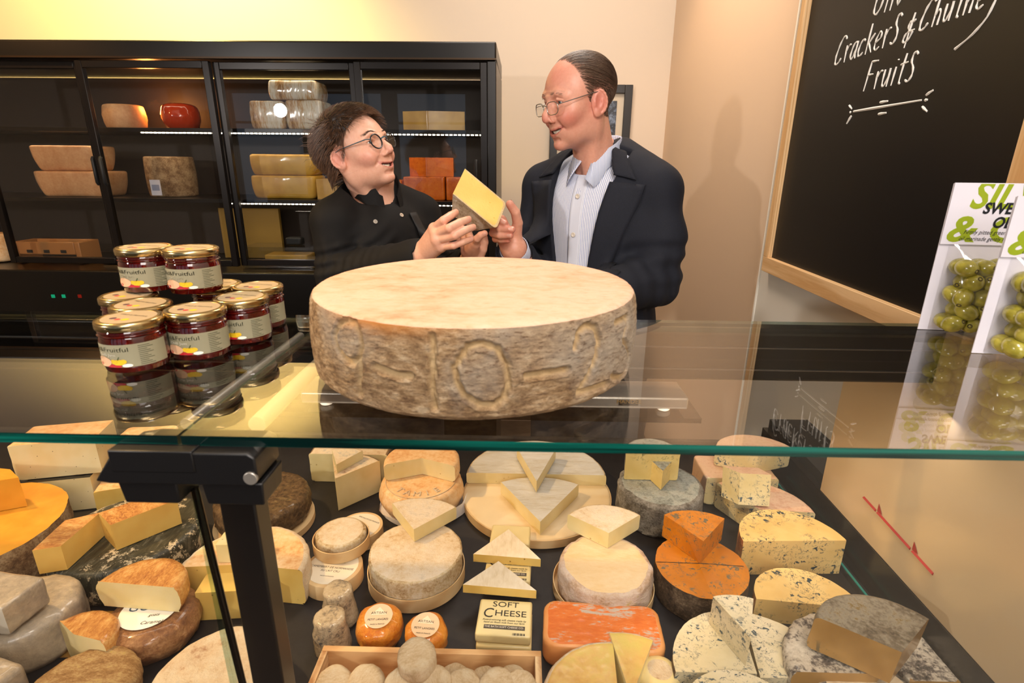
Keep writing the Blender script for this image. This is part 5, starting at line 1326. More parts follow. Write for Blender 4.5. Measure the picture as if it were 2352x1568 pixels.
def head_sdf(P, c):
    """c: parameters; local frame x right, y forward, z up, origin between the ears at eye height"""
    w=c.get('w',1.0); d=P; P=None
    d=smin(d,ell(P,(0,-.010,.034),(.0755*w,.098,.083)),.001)
    d=smin(d,ell(P,(0,.032,.010),(.064*w,.060,.070)),.03)
    d=smin(d,ell(P,(0,.030,-.042),(.058*w,.058,.070)),.03)
    jw=c.get('jaw',1.0)
    d=smin(d,ell(P,(0,.040,-.060),(.050*w*jw,.044,.040)),.02)
    d=smin(d,ell(P,(0,.036,-.080),(.048*w*jw,.046,.034)),.025)
    for s in (-1,1):
        d=smin(d,ell(P,(s*.047*w*jw,.008,-.062),(.016,.028,.034)),.022)      # jaw corner
        d=smin(d,sph(P,(s*.044*w,.058,-.028),.022),.022)                   # cheekbone
    d=smin(d,ell(P,(0,.074,-.106),(.019,.017,.014)),.018)                   # chin
    br=c.get('brow',.010)
    for s in (-1,1):
        d=smin(d,chain(P,[(s*.008,.0905,.015),(s*.030,.0865,.021),(s*.048,.070,.012)],[br*.8,br*.85,br*.7]),.012)
        d=sub(d,ell(P,(s*.031,.098,.000),(.017,.016,.011)),.012)            # socket
    # cheeks of the smile
    ck=c.get('cheek',.019)
    for s in (-1,1): d=smin(d,sph(P,(s*.036,.069,-.040),ck),.014)
    # nose
    nl=c.get('nose',1.0); nt_=.090+.029*nl
    d=smin(d,chain(P,[(0,.088,.012),(0,.097,-.006),(0,nt_-.010,-.026)],[.0065,.0080,.0105]),.012)
    d=smin(d,ell(P,(0,.092,-.030),(.0120,.014,.016)),.008)
    nr=c.get('nr',1.0)
    d=smin(d,ell(P,(0,nt_-.010,-.036),(.0105*nr,.0115,.0100*nr)),.007)
    for s in (-1,1):
        d=smin(d,ell(P,(s*.0125*nr,nt_-.020,-.0405),(.0068,.0095,.0070)),.006)
        d=sub(d,ell(P,(s*.0062*nr,nt_-.0150,-.0490),(.0030,.0048,.0032)),.0025)
    # mouth mound, folds, lips
    d=smin(d,ell(P,(0,.073,-.068),(.027,.020,.020)),.015)
    for s in (-1,1):
        d=sub(d,chain(P,[(s*.0165,.103,-.038),(s*.030,.0915,-.050),(s*.0385,.0805,-.064)],[.0018,.0024,.0012]),.0065)
    mw=c.get('mw',.029); up=c.get('smile',.009)
    mz=-.071
    def arcp(t,zoff,y0,rad): # t -1..1
        return (t*mw, y0-.016*t*t, mz+zoff+up*t*t)
    T=[-1,-.66,-.33,0,.33,.66,1]
    d=smin(d,chain(P,[arcp(t,.0055*(1-t*t)+.0005,.0925,0) for t in T],[.0018,.0032,.0040,.0038,.0040,.0032,.0018],.002),.004)
    d=smin(d,chain(P,[arcp(t,-.0085*(1-t*t)-.0005,.0905,0) for t in T],[.0018,.0038,.0050,.0054,.0050,.0038,.0018],.002),.004)
    op=c.get('open',.0040)
    d=sub(d,chain(P,[arcp(t*.93,-.0008*(1-t*t),.0945,0) for t in T],[.0008,op*.75,op,op,op,op*.75,.0008],.001),.0012)
    d=sub(d,chain(P,[arcp(t*.80,-.0008*(1-t*t),.0865,0) for t in T],[.0010,op*.8,op,op,op,op*.8,.0010],.001),.0012)
    # crease under the lower lip
    d=sub(d,chain(P,[(-.014,.086,-.0905),(0,.0905,-.0925),(.014,.086,-.0905)],[.0022]*3),.008)
    # eyelids around the eyeball, with an almond opening
    for s in (-1,1):
        d=smin(d,sph(P,(s*.031,.0735,.000),.0140),.004)
        eo=c.get('eye',.0042)
        d=sub(d,front(ell(P,(s*.031,.0885,-.0005),(.0132,.014,eo)),.072),.0012)
        d=smin(d,chain(P,[(s*.019,.0855,-.0085),(s*.031,.0880,-.0108),(s*.043,.0815,-.0078)],[.0018,.0026,.0018]),.006)  # bag
        d=smin(d,chain(P,[(s*.0185,.0875,.0045),(s*.031,.0900,.0080),(s*.045,.0820,.0035)],[.0014,.0020,.0018]),.004)  # fold
    for s,l in ((-1,0),(1,0)):
        for q in (-1,0,1):   # crow's feet
            d=sub(d,cap(P,(s*.0495,.0705,-.001+.005*q),(s*.061,.055,-.001+.011*q),.0007,.0004),.0025)
    # ears
    es=c.get('ear',1.0)
    for s in (-1,1):
        a=R(18); M=((1,0,0),(0,math.cos(a),math.sin(a)),(0,-math.sin(a),math.cos(a)))
        ex=s*(.0775*w); ey=-.006; ez=-.012
        M2=Matrix.Rotation(R(s*13),3,'Z')@Matrix.Rotation(R(14),3,'X')
        e=ell(P,(ex,ey,ez),(.0060,.0200*es,.0310*es),M2)
        e=smin(e,ell(P,(ex-s*.002,ey+.007,ez-.026*es),(.0050,.0085,.0095)),.006)
        e=sub(e,ell(P,(ex+s*.0075,ey+.002,ez+.003),(.0058,.0110*es,.0210*es),M2),.0025)
        e=smin(e,chain(P,[(ex+s*(.001+.019*math.sin(R(26))*max(0,-math.cos(q_))),ey+.0185*es*math.cos(q_),ez+.029*es*math.sin(q_)) for q_ in [R(100+i*22) for i in range(8)]],[.0030]*8,.002),.002)
        e=smin(e,chain(P,[(ex+s*.001,ey-.006,ez+.017),(ex+s*.0025,ey-.008,ez+.002),(ex+s*.001,ey-.004,ez-.012)],[.0016,.0022,.0018]),.003)
        e=smin(e,cap(P,(ex-s*.001,ey+.0125,ez+.000),(ex-s*.001,ey+.0125,ez-.007),.0035,.003),.004)
        d=smin(d,e,.004)
        d=smin(d,ell(P,(s*.0715*w,-.004,-.012),(.006,.016,.026)),.004)
    # neck
    nb=c['neck']; nrd=c.get('neckr',.053)
    d2=cap(P,(0,-.022,-.060),nb,nrd*.97,nrd)
    for s in (-1,1): d2=smin(d2,cap(P,(s*.058,-.012,-.045),(nb[0]+s*.018,nb[1]+.046,nb[2]-.015),.012,.012),.020)
    if c.get('dchin'): d2=smin(d2,ell(P,(0,.035,-.112),(.035,.034,.016)),.02)
    d2=smin(d2,ell(P,(0,.040,-.135),(.012,.012,.012)),.02) if c.get('adam') else d2
    d=smin(d,d2,.022)
    return d
def head_cols(pts,c):
    x,y,z=pts[:,0],pts[:,1],pts[:,2]; n=len(pts)
    base=np.array(hexc(c['skin'])); col=np.tile(base,(n,1))
    def blend(w,cc): 
        nonlocal col; w=np.clip(w,0,1)[:,None]; col=col*(1-w)+np.array(hexc(cc))*w
    def g(cx,cy,cz,rx,ry,rz): return np.exp(-(((x-cx)/rx)**2+((y-cy)/ry)**2+((z-cz)/rz)**2))
    red=c['red']; rs=c.get('reds',.6)
    for s in (-1,1): blend(rs*g(s*.045,.065,-.040,.026,.03,.022),red); blend(.55*g(s*.079,-.004,-.012,.02,.03,.035),red)
    blend(.6*rs*g(0,.115,-.036,.016,.02,.014),red); blend(.35*rs*g(0,.085,-.105,.02,.02,.016),red)
    if c.get('fore'): blend(.35*g(0,.07,.06,.06,.05,.035),red)
    mw=c.get('mw',.029); up=c.get('smile',.009)
    t=np.clip(x/mw,-1.1,1.1); zc=-.071+up*t*t
    lipw=np.clip(1-np.abs((z-(zc-.0015*(1-t*t)))/(.0115*(1-.75*t*t)+.001)),0,1)*(y>.070)*(np.abs(x)<mw*1.02)
    blend(np.clip(lipw*3.0,0,1)*.75,c.get('lip','#b5655a'))
    inner=(np.abs(z-zc)<.0065*(1-t*t)+.0005)&(y<.0885-.016*t*t)&(y>.04)&(np.abs(x)<mw*.95)
    blend(inner*1.0,'#4a1a16')
    # brows
    for s in (-1,1):
        xx=s*x; zc2=.0235+.004*np.sin(np.clip((xx-.012)/.04,0,1)*PI)-.10*np.clip(xx-.036,0,1)*.9
        b=np.clip(1-np.abs(z-zc2)/.0038,0,1)*(xx>.012)*(xx<.052)*(y>.05); blend(b*c.get('browa',.7),c['browc'])
    for s in (-1,1): blend(.35*g(s*.031,.085,-.010,.016,.02,.006),'#b77f6a')
    return col.astype(np.float32)
def person_head(c):
    lo=(-.10,-.125,min(-.14,c['neck'][2]-.07)); hi=(.10,.135,.13)
    F=Field(lo,hi,.0012); head_sdf(F,c); pts,q=F.mesh()
    return pts,q,head_cols(pts,c)
def hand_sdf(P, wrist, elbow, mcp, fingers, thumb, up, s=1.0, wr=.024):
    """mcp: four knuckle points; fingers: per finger the points after the knuckle; thumb: points from its root"""
    W_=wrist; d=smin(P,cap(P,wrist,elbow,wr*s,wr*1.25*s),.001)
    pr=.0105*s
    pal=None
    for i in range(4):
        a=tuple(W_[k]+(mcp[i][k]-sum(m[k] for m in mcp)/4)*.55 for k in range(3))
        e=cap(P,a,mcp[i],.0125*s,pr)
        pal=e if pal is None else smin(pal,e,.012*s)
    d=smin(d,pal,.016*s)
    for i in range(3):
        d=smin(d,cap(P,mcp[i],mcp[i+1],pr*.8),.008*s)
    rr=[.0088,.0090,.0085,.0074]
    for i,f in enumerate(fingers):
        pts=[mcp[i]]+list(f); r0=rr[i]*s; rs=[r0*1.02,r0*.97,r0*.90,r0*.80][:len(pts)]
        e=chain(P,pts,rs,.0012*s)
        # nail: flattened patch on the outside of the fingertip
        tip=Vector(pts[-1]); prev=Vector(pts[-2]); ax=(tip-prev).normalized(); upv=Vector(up); nv=(upv-ax*upv.dot(ax)).normalized()
        e=smin(e,sph(P,pts[-1],rs[-1]),.0004)
        d=smin(d,e,.0045*s)
    tp=list(thumb); rs=[.014*s,.0110*s,.0100*s,.0086*s][:len(tp)]
    d=smin(d,chain(P,tp,rs,.0015*s),.010*s)
    return d
def nail(tip,prev,up,r,s=1.0):
    tip=Vector(tip);prev=Vector(prev);ax=(tip-prev).normalized();u=Vector(up);n=(u-ax*u.dot(ax)).normalized();b=ax.cross(n)
    vs=[];fs=[];c=tip-ax*r*.10
    for i in range(6):
        t=-1+2*i/5
        for j in range(6):
            q=-1+2*j/5; wq=.74*r*(1-.18*t*t)
            ang=q*.80; p=c+ax*(t*r*.75)+b*(math.sin(ang)*wq*1.25)+n*(r*(math.cos(ang)*1.01)+.0004-.0010*max(0,t)**2)
            vs.append(p)
    for i in range(5):
        for j in range(5): fs.append((i*6+j,i*6+j+1,i*6+j+7,i*6+j+6))
    return vs,fs
m_nail=plain('nail','#d9a28f',.25,coat=.3)
def hand_cols(pts,skin,red,fingers,mcp,thumb):
    col=np.tile(np.array(hexc(skin)),(len(pts),1)); rd=np.array(hexc(red))
    spots=[f[-1] for f in fingers]+[thumb[-1]]+list(mcp)+[f[0] for f in fingers]
    for i,s_ in enumerate(spots):
        w=np.exp(-np.sum((pts-np.array(s_))**2,1)/(.011**2))*(.55 if i<5 else .35); col=col*(1-w[:,None])+rd*w[:,None]
    return col.astype(np.float32)
def strands(name,parent_me,roots,dirs,length,rad,mat,push,M,seed=0,curl=.3,lift=.0,grav=.0,steps=6,flat=.35,jit=.25,sides=3,hug=0):
    """short hair: thin tapering strands, one mesh"""
    rnd=random.Random(seed); mb=MB()
    for (p,d,ln) in zip(roots,dirs,length):
        p=Vector(p);d=Vector(d).normalized(); path=[p.copy()]; j=Vector((rnd.gauss(0,1),rnd.gauss(0,1),rnd.gauss(0,1)))*jit
        q=p.copy(); dd=(d+j).normalized()
        for s_ in range(steps):
            q=q+dd*(ln/steps); q=push(q,lift*(s_+1)/steps+.0008)
            dd=(dd+Vector((rnd.gauss(0,1),rnd.gauss(0,1),rnd.gauss(0,1)))*curl*.2+Vector((0,0,-grav))).normalized()
            if hug:
                nn=Vector((q.x/.0755**2,(q.y+.01)/.098**2,(q.z-.034)/.083**2)).normalized() if q.z>-.02 else Vector((q.x,q.y+.03,0)).normalized()
                dd=(dd-nn*(dd.dot(nn)*hug)-nn*.05*hug).normalized()
            path.append(q.copy())
        n=len(path); mb.tube(path,[rad*(1-.75*(i/(n-1))**1.5) for i in range(n)],sides,rnd.randrange(3),cap=False)
    return mb
def hair_mat(name,cs):
    out=[]
    for i,c in enumerate(cs): out.append(plain(name+'_%d'%i,c,.42,spec=.5))
    return out
def eyes(M,gaze,iris,parent,c):
    obs=[]
    for s in (-1,1):
        mb=MB(); ctr=Vector((s*.031,.0735,0)); gz=Vector(gaze).normalized()
        n=28; r=.0124; q=gz.to_track_quat('Z','Y').to_matrix().to_4x4()
        prof=[(max(1e-5,r*math.sin(PI*i/n)),-r*math.cos(PI*i/n),(2 if i>n-2.2 else (1 if i>n-4.2 else 0))) for i in range(n+1)]
        mb.lathe(prof,32,0,Matrix.Translation(ctr)@q)
        mb.v=[tuple(M@Vector(v)) for v in mb.v]
        obs.append(mb.build('eye',[m_eyew,plain('iris',iris,.15,coat=1),m_pup],parent,smooth=60))
    return obs
def teeth(M,parent,c):
    mb=MB(); mw=c.get('mw',.029)*.80; up=c.get('smile',.009); N=10
    for i in range(N):
        t0=-1+2*i/N+.015; t1=-1+2*(i+1)/N-.015; vs=[]
        for t in (t0,(t0+t1)/2,t1):
            y=.0860-.016*(t*mw/c.get('mw',.029))**2; z0=-.0728+up*(t*.8)**2
            hh=.0052 if abs(t)<.5 else .0044
            vs+=[(t*mw,y,z0+.0045),(t*mw,y+.0006,z0+.0045-hh*.5),(t*mw,y+.0002,z0+.0045-hh*1.25)]
        mb.add(vs,[(0,1,4,3),(1,2,5,4),(3,4,7,6),(4,5,8,7)])
    mb.v=[tuple(M@Vector(v)) for v in mb.v]
    return mb.build('teeth',m_teeth,parent,smooth=40)
def W3(px,py,Y): return Vector(at(px,py,Y=Y))
def headM(px,py,Y,psi,pit,rl,sx,sf,su):
    o=at(px,py,Y=Y); x,f,u=frame(psi,pit,rl)
    return basis(o,x*sx,f*sf,u*su)
MW=headM(818,350,1.42,64,19,5,.86,.90,.815)
MM=headM(1333,229,1.38,-63,-9,0,.865,.865,.865)
wc=dict(w=.96,jaw=.92,neckr=.046,skin='#e5b39a',red='#d0756a',reds=.55,nose=1.02,nr=.88,brow=.0085,mw=.032,smile=.0125,open=.0055,eye=.0052,browc='#6d4f3e',browa=.6,lip='#bd6a60',cheek=.020,ear=.82)
mc_=dict(w=1.0,jaw=1.0,neckr=.055,skin='#dea48c',red='#c4544b',reds=.75,nose=1.02,nr=1.08,brow=.011,mw=.037,smile=.0135,open=.0050,eye=.0042,browc='#a58068',browa=.35,lip='#b05a50',cheek=.021,ear=.98,fore=1)
def xf(M,pts): 
    A=np.array(M); return pts@A[:3,:3].T+A[:3,3]
class Skin:
    def __init__(s): s.p=[];s.q=[];s.c=[];s.n=0
    def add(s,p,q,c): s.p.append(p); s.q.append(q+s.n); s.c.append(c); s.n+=len(p)
    def build(s,parent,base):
        me=to_mesh('body',np.concatenate(s.p)-np.array(base),np.concatenate(s.q),[m_skin],np.concatenate(s.c))
        return link('body',me,parent)
def surfY(F,x,z):
    i=min(max(int(round((x-F.lo[0])/F.vox)),0),F.n[0]-1); k=min(max(int(round((z-F.lo[2])/F.vox)),0),F.n[2]-1)
    col=F.D[i,:,k]; idx=np.where(col<0)[0]
    if len(idx)==0: return None
    j=idx[-1]; a=col[j]; b=col[min(j+1,F.n[1]-1)]; t=a/(a-b) if a!=b else 0
    return F.lo[1]+F.vox*(j+t)
def cloth_noise(F,amp,s,seed,stretch=(1,1,1)):
    P=F.P(); F.D+= (amp*np_noise((P[0]*s*stretch[0],P[1]*s*stretch[1],P[2]*s*stretch[2]),1.0,seed)).astype(np.float32)
def folds(F,lst,k=.010):
    for a,b,r in lst: sub(F,cap(None,a,b,r,r*.5),k)
def patch(F,M,quad,nu,nv,off,name,mat,parent,base,thick=.003):
    """quad(u,v)->(x,z) laid on the front of field F"""
    vs=[];fs=[];ly=None
    for i in range(nu+1):
        for j in range(nv+1):
            x,z=quad(i/nu,j/nv); y=surfY(F,x,z); 
            if y is None: y=ly if ly is not None else 0
            ly=y; vs.append(Vector((x,y+off,z)))
    for _ in range(2):
        for i in range(1,nu):
            for j in range(1,nv): vs[i*(nv+1)+j]=Vector((vs[i*(nv+1)+j].x,(vs[(i-1)*(nv+1)+j].y+vs[(i+1)*(nv+1)+j].y+vs[i*(nv+1)+j-1].y+vs[i*(nv+1)+j+1].y)/4,vs[i*(nv+1)+j].z))
    for i in range(nu):
        for j in range(nv): fs.append((i*(nv+1)+j,(i+1)*(nv+1)+j,(i+1)*(nv+1)+j+1,i*(nv+1)+j+1))
    mb=MB(); mb.add([M@v-Vector(base) for v in vs],fs)
    o=mb.build(name,mat,parent,smooth=60); sm=o.modifiers.new('s','SOLIDIFY'); sm.thickness=thick; sm.offset=0; return o
def finish(F,M,name,mat,parent,base,flip=False):
    p,q=F.mesh(); me=to_mesh(name,xf(M,p)-np.array(base),q,mat if isinstance(mat,list) else [mat]); return link(name,me,parent)
m_navy,_t,_p=nt('navy_wool'); _n=noisen(_t,texco(_t),700,3,.7); _t.links.new(ramp(_t,_n,[(.35,hexc('#090c18')),(.64,hexc('#111624')),(.78,hexc('#2a2f40'))]),_p.inputs['Base Color']); _p.inputs['Roughness'].default_value=.85; _p.inputs['Sheen Weight'].default_value=.0; bump(_t,_p,_n,.3,.001)
m_chef,_t,_p=nt('black_cotton'); _p.inputs['Base Color'].default_value=(.0075,.007,.007,1); _p.inputs['Roughness'].default_value=.75; _p.inputs['Specular IOR Level'].default_value=.2; bump(_t,_p,noisen(_t,texco(_t),500,3),.2,.0006)
m_apron=plain('apron_black','#131010',.7)
m_trou=plain('dark_trousers','#16161a',.8); m_jean=plain('dark_jeans','#2a2c33',.85); m_shoe=plain('dark_leather','#120e0b',.35)
m_shirt,_t,_p=nt('striped_shirt'); _sp=_t.nodes.new('ShaderNodeVertexColor'); _sp.layer_name='skin_colour'
_sx=_t.nodes.new('ShaderNodeSeparateColor'); _t.links.new(_sp.outputs[0],_sx.inputs[0])
_m1=_t.nodes.new('ShaderNodeMath'); _m1.operation='MULTIPLY'; _m1.inputs[1].default_value=240.0; _t.links.new(_sx.outputs[0],_m1.inputs[0])
_m2=_t.nodes.new('ShaderNodeMath'); _m2.operation='FRACT'; _t.links.new(_m1.outputs[0],_m2.inputs[0])
_t.links.new(ramp(_t,_m2.outputs[0],[(.30,hexc('#e6e7ec')),(.36,hexc('#8292c4')),(.62,hexc('#8292c4')),(.68,hexc('#e6e7ec'))]),_p.inputs['Base Color']); _p.inputs['Roughness'].default_value=.7
bump(_t,_p,noisen(_t,texco(_t),300,3),.1,.0006)
# ------------------------------------------------------------------ held wedge of cheese
YC=1.19
cA=W3(1068,387,YC+.03); cB=W3(1163,466,YC+.03); cC=W3(1140,527,YC); cD=W3(1040,445,YC)
dv=(W3(1030,489,YC+.075)-cD); dv2=(W3(1092,530,YC+.09)-cC)*1.0
cen=(cA+cB+cC+cD)/4
hw_=MB(); 
nrm=(cB-cA).cross(cD-cA).normalized()
if nrm.y>0: nrm=-nrm
fr4=[cA,cB,cC,cD]; bk4=[cA+Vector((-.012,.07,-.03)),cB+Vector((-.02,.07,-.03)),cC+dv2,cD+dv]
N_=14; 
def quadgrid(mb,a,b,c,d,n,m,amp=0,seed=0):
    vs=[];fs=[];nn=(b-a).cross(d-a).normalized()
    for i in range(n+1):
        for j in range(n+1):
            u,v=i/n,j/n; p=(a*(1-u)+b*u)*(1-v)+(d*(1-u)+c*u)*v
            if 0<i<n and 0<j<n and amp: p=p+nn*amp*(noise.noise(p*90)+.7*noise.noise(p*240))
            vs.append(p-cen)
    for i in range(n):
        for j in range(n): fs.append((i*(n+1)+j,(i+1)*(n+1)+j,(i+1)*(n+1)+j+1,i*(n+1)+j+1))
    mb.add(vs,fs,m)
# rounded far corner C of the yellow face is made by clipping the corner
def rnd_corner(a,b,c,r,n=5):
    u=(a-b).normalized(); v=(c-b).normalized(); return [ (b+u*r)*(1-t)**2+b*2*t*(1-t)+(b+v*r)*t*t for t in [i/n for i in range(n+1)]]
face=[cA]+rnd_corner(cA,cB,cC,.010)+rnd_corner(cB,cC,cD,.012)+[cD]
back=[]
for p in face:
    # bilinear map from the front face to the back face
    u=((p-cA).dot((cB-cA))/(cB-cA).length_squared); v=((p-cA).dot((cD-cA))/(cD-cA).length_squared)
    u=max(0,min(1,u)); v=max(0,min(1,v)); back.append((bk4[0]*(1-u)+bk4[1]*u)*(1-v)+(bk4[3]*(1-u)+bk4[2]*u)*v)
n=len(face)
inn=[cen+(p-cen)*.915 for p in face]
mbw=MB(); mbw.add([p-cen for p in face]+[p-cen for p in inn],[tuple(n+i for i in range(n))]+[(i,(i+1)%n,(i+1)%n+n,i+n) for i in range(n)],[0]+[1 if 0<=i<n-1 else 0 for i in range(n)])
K_=10
ring=[[(face[i]*(1-t)+back[i]*t) for i in range(n)] for t in [k/K_ for k in range(K_+1)]]
vs=[];fs=[];ms=[]
# dense rind: subdivide each outline edge
dense=[]
for i in range(n):
    L=(face[(i+1)%n]-face[i]).length; q=max(1,int(L/.004))
    for j in range(q): dense.append((i,j/q))
nd=len(dense)
for k in range(K_*2+1):
    t=k/(K_*2)
    for (i,s_) in dense:
        a=face[i]*(1-s_)+face[(i+1)%n]*s_; b=back[i]*(1-s_)+back[(i+1)%n]*s_; p=a*(1-t)+b*t
        if k>0 and i==n-2: p=p+(p-cen).normalized()*(.0016*noise.noise(p*120)+.0016*noise.noise(p*300))
        vs.append(p-cen)
for k in range(K_*2):
    for i in range(nd):
        fs.append((k*nd+i,k*nd+(i+1)%nd,(k+1)*nd+(i+1)%nd,(k+1)*nd+i)); e=dense[i][0]
        ms.append(2 if e>=n-3 and e<n-1 else (3 if e<n-3 else 0))
fs.append(tuple(K_*2*nd+i for i in range(nd))); ms.append(0)
mbw.add(vs,fs,ms)
M_hpaste=paste('held_cheese_paste','#efc766','#e6b955',.42,holes=70,hcol='#d9a535'); M_hrind=mottled('held_thin_rind',['#d8b375','#ead6a8'],90,.7,.8,.002)
M_hbrown=mottled('held_brown_rind',['#a08b68','#cbb896','#e2d6bb','#efe8d6'],45,.85,1.2,.004,110,pos=[.3,.44,.56,.68],stretch=(1,1,1)); M_hwhite=mottled('held_white_rind',['#cdb990','#e2d5b8'],80,.8,1.0,.003)
tag(mbw.build('held_cheese_wedge',[M_hpaste,M_hrind,M_hbrown,M_hwhite],smooth=30,loc=cen),'golden cheese wedge with brown rind held up between the two people','cheese')
# ------------------------------------------------------------------ generic body pieces
KP=1.12; Z0=CAMZ*(1-1/KP)
def legs(base,hipz,x,f,parent,mat):
    F=Field((-.26,-.2,Z0),(.26,.2,hipz+.12),.010)
    smin(F,ell(None,(0,0,hipz),(.165,.115,.13)),.001)
    for s in (-1,1):
        smin(F,cap(None,(s*.085,0,hipz-.03),(s*.10,.01,hipz*.52),.090,.066),.03); smin(F,cap(None,(s*.10,.01,hipz*.52),(s*.10,-.01,Z0+.05),.066,.055),.02)
    M=basis((base[0],base[1],0),x,f,(0,0,1)); finish(F,M,'trousers',mat,parent,base)
    for s in (-1,1):
        F=Field((s*.10-.08,-.12,Z0-.01),(s*.10+.08,.20,Z0+.12),.006); smin(F,cap(None,(s*.10,-.05,Z0+.045),(s*.105,.13,Z0+.040),.042,.036),.001); smin(F,cap(None,(s*.10,-.02,Z0+.05),(s*.10,-.03,Z0+.09),.045,.05),.02)
        F.D=np.maximum(F.D,-(F.P()[2]-Z0-.001)+0*F.P()[0]); finish(F,M,'shoe',m_shoe,parent,base)
def skin_core(sk,M,neckb,sh,arms,c,hipz,M0):
    """plain body inside the clothes so that the figure is one whole"""
    F=Field((-.34,-.30,-.75),(.34,.40,.16),.009)
    smin(F,ell(None,(0,0,-.14),(.135,.085,.17)),.001); smin(F,ell(None,(0,0,-.40),(.125,.085,.20)),.05); smin(F,cap(None,(0,-.02,.0),neckb,.05,.04),.03)
    for sgn,a in arms:
        smin(F,cap(None,(sgn*sh,0,-.01),a[0],.038,.032),.03); smin(F,cap(None,a[0],a[1],.032,.022),.01)
    p,q=F.mesh(); col=np.tile(np.array(hexc(c['skin'])),(len(p),1)).astype(np.float32); sk.add(xf(M,p),q,col)
def in_frame(M,v): return tuple(M.inverted()@Vector(v))
def scalp_sample(pts,mask,n,seed):
    idx=np.where(mask)[0]; r=np.random.RandomState(seed); return pts[r.choice(idx,n)]
def pusher(w,extra=0,nape=True):
    def push(q,lift):
        c=Vector((0,-.010,.034)); r=(.0755*w+extra,.098+extra,.083+extra)
        d=q-c; k=math.sqrt((d.x/r[0])**2+(d.y/r[1])**2+(d.z/r[2])**2)
        need=1+lift/.085
        if k<need and q.z>-.03: q=c+d*(need/k)
        if nape and q.z<-.02 and q.y<-.02:
            rr=math.hypot(q.x/.072,(q.y+.030)/.070)
            if rr<1+lift*6: f_=(1+lift*6)/max(rr,.01); q=Vector((q.x*f_,(q.y+.030)*f_-.030,q.z))
        return q
    return push
def do_hand(sk,wrist,elbow,mcp,fingers,thumb,up,s,skin,red,parent,base,wr=.024,nup=None):
    allp=[wrist]+list(mcp)+[p for f in fingers for p in f]+list(thumb)
    lo=[min(p[i] for p in allp)-.035 for i in range(3)]; hi=[max(p[i] for p in allp)+.035 for i in range(3)]
    e=Vector(wrist)+(Vector(elbow)-Vector(wrist)).normalized()*.07
    F=Field(lo,hi,.0011); hand_sdf(F,wrist,tuple(e),mcp,fingers,thumb,up,s,wr)
    # knuckle creases
    p,q=F.mesh(); sk.add(p,q,hand_cols(p,skin,red,fingers,mcp,thumb))
    rr=[.0088,.0090,.0085,.0074]
    for i,f in enumerate(list(fingers)+[thumb]):
        if f is None or (nup and nup[i] is None): continue
        u_=nup[i] if nup else up; r=(rr[i]*.80 if i<4 else .0086)*s
        vs,fs=nail(f[-1],f[-2],u_,r,s); MB().add([v-Vector(base) for v in vs],fs).build('nail',m_nail,parent,smooth=80)
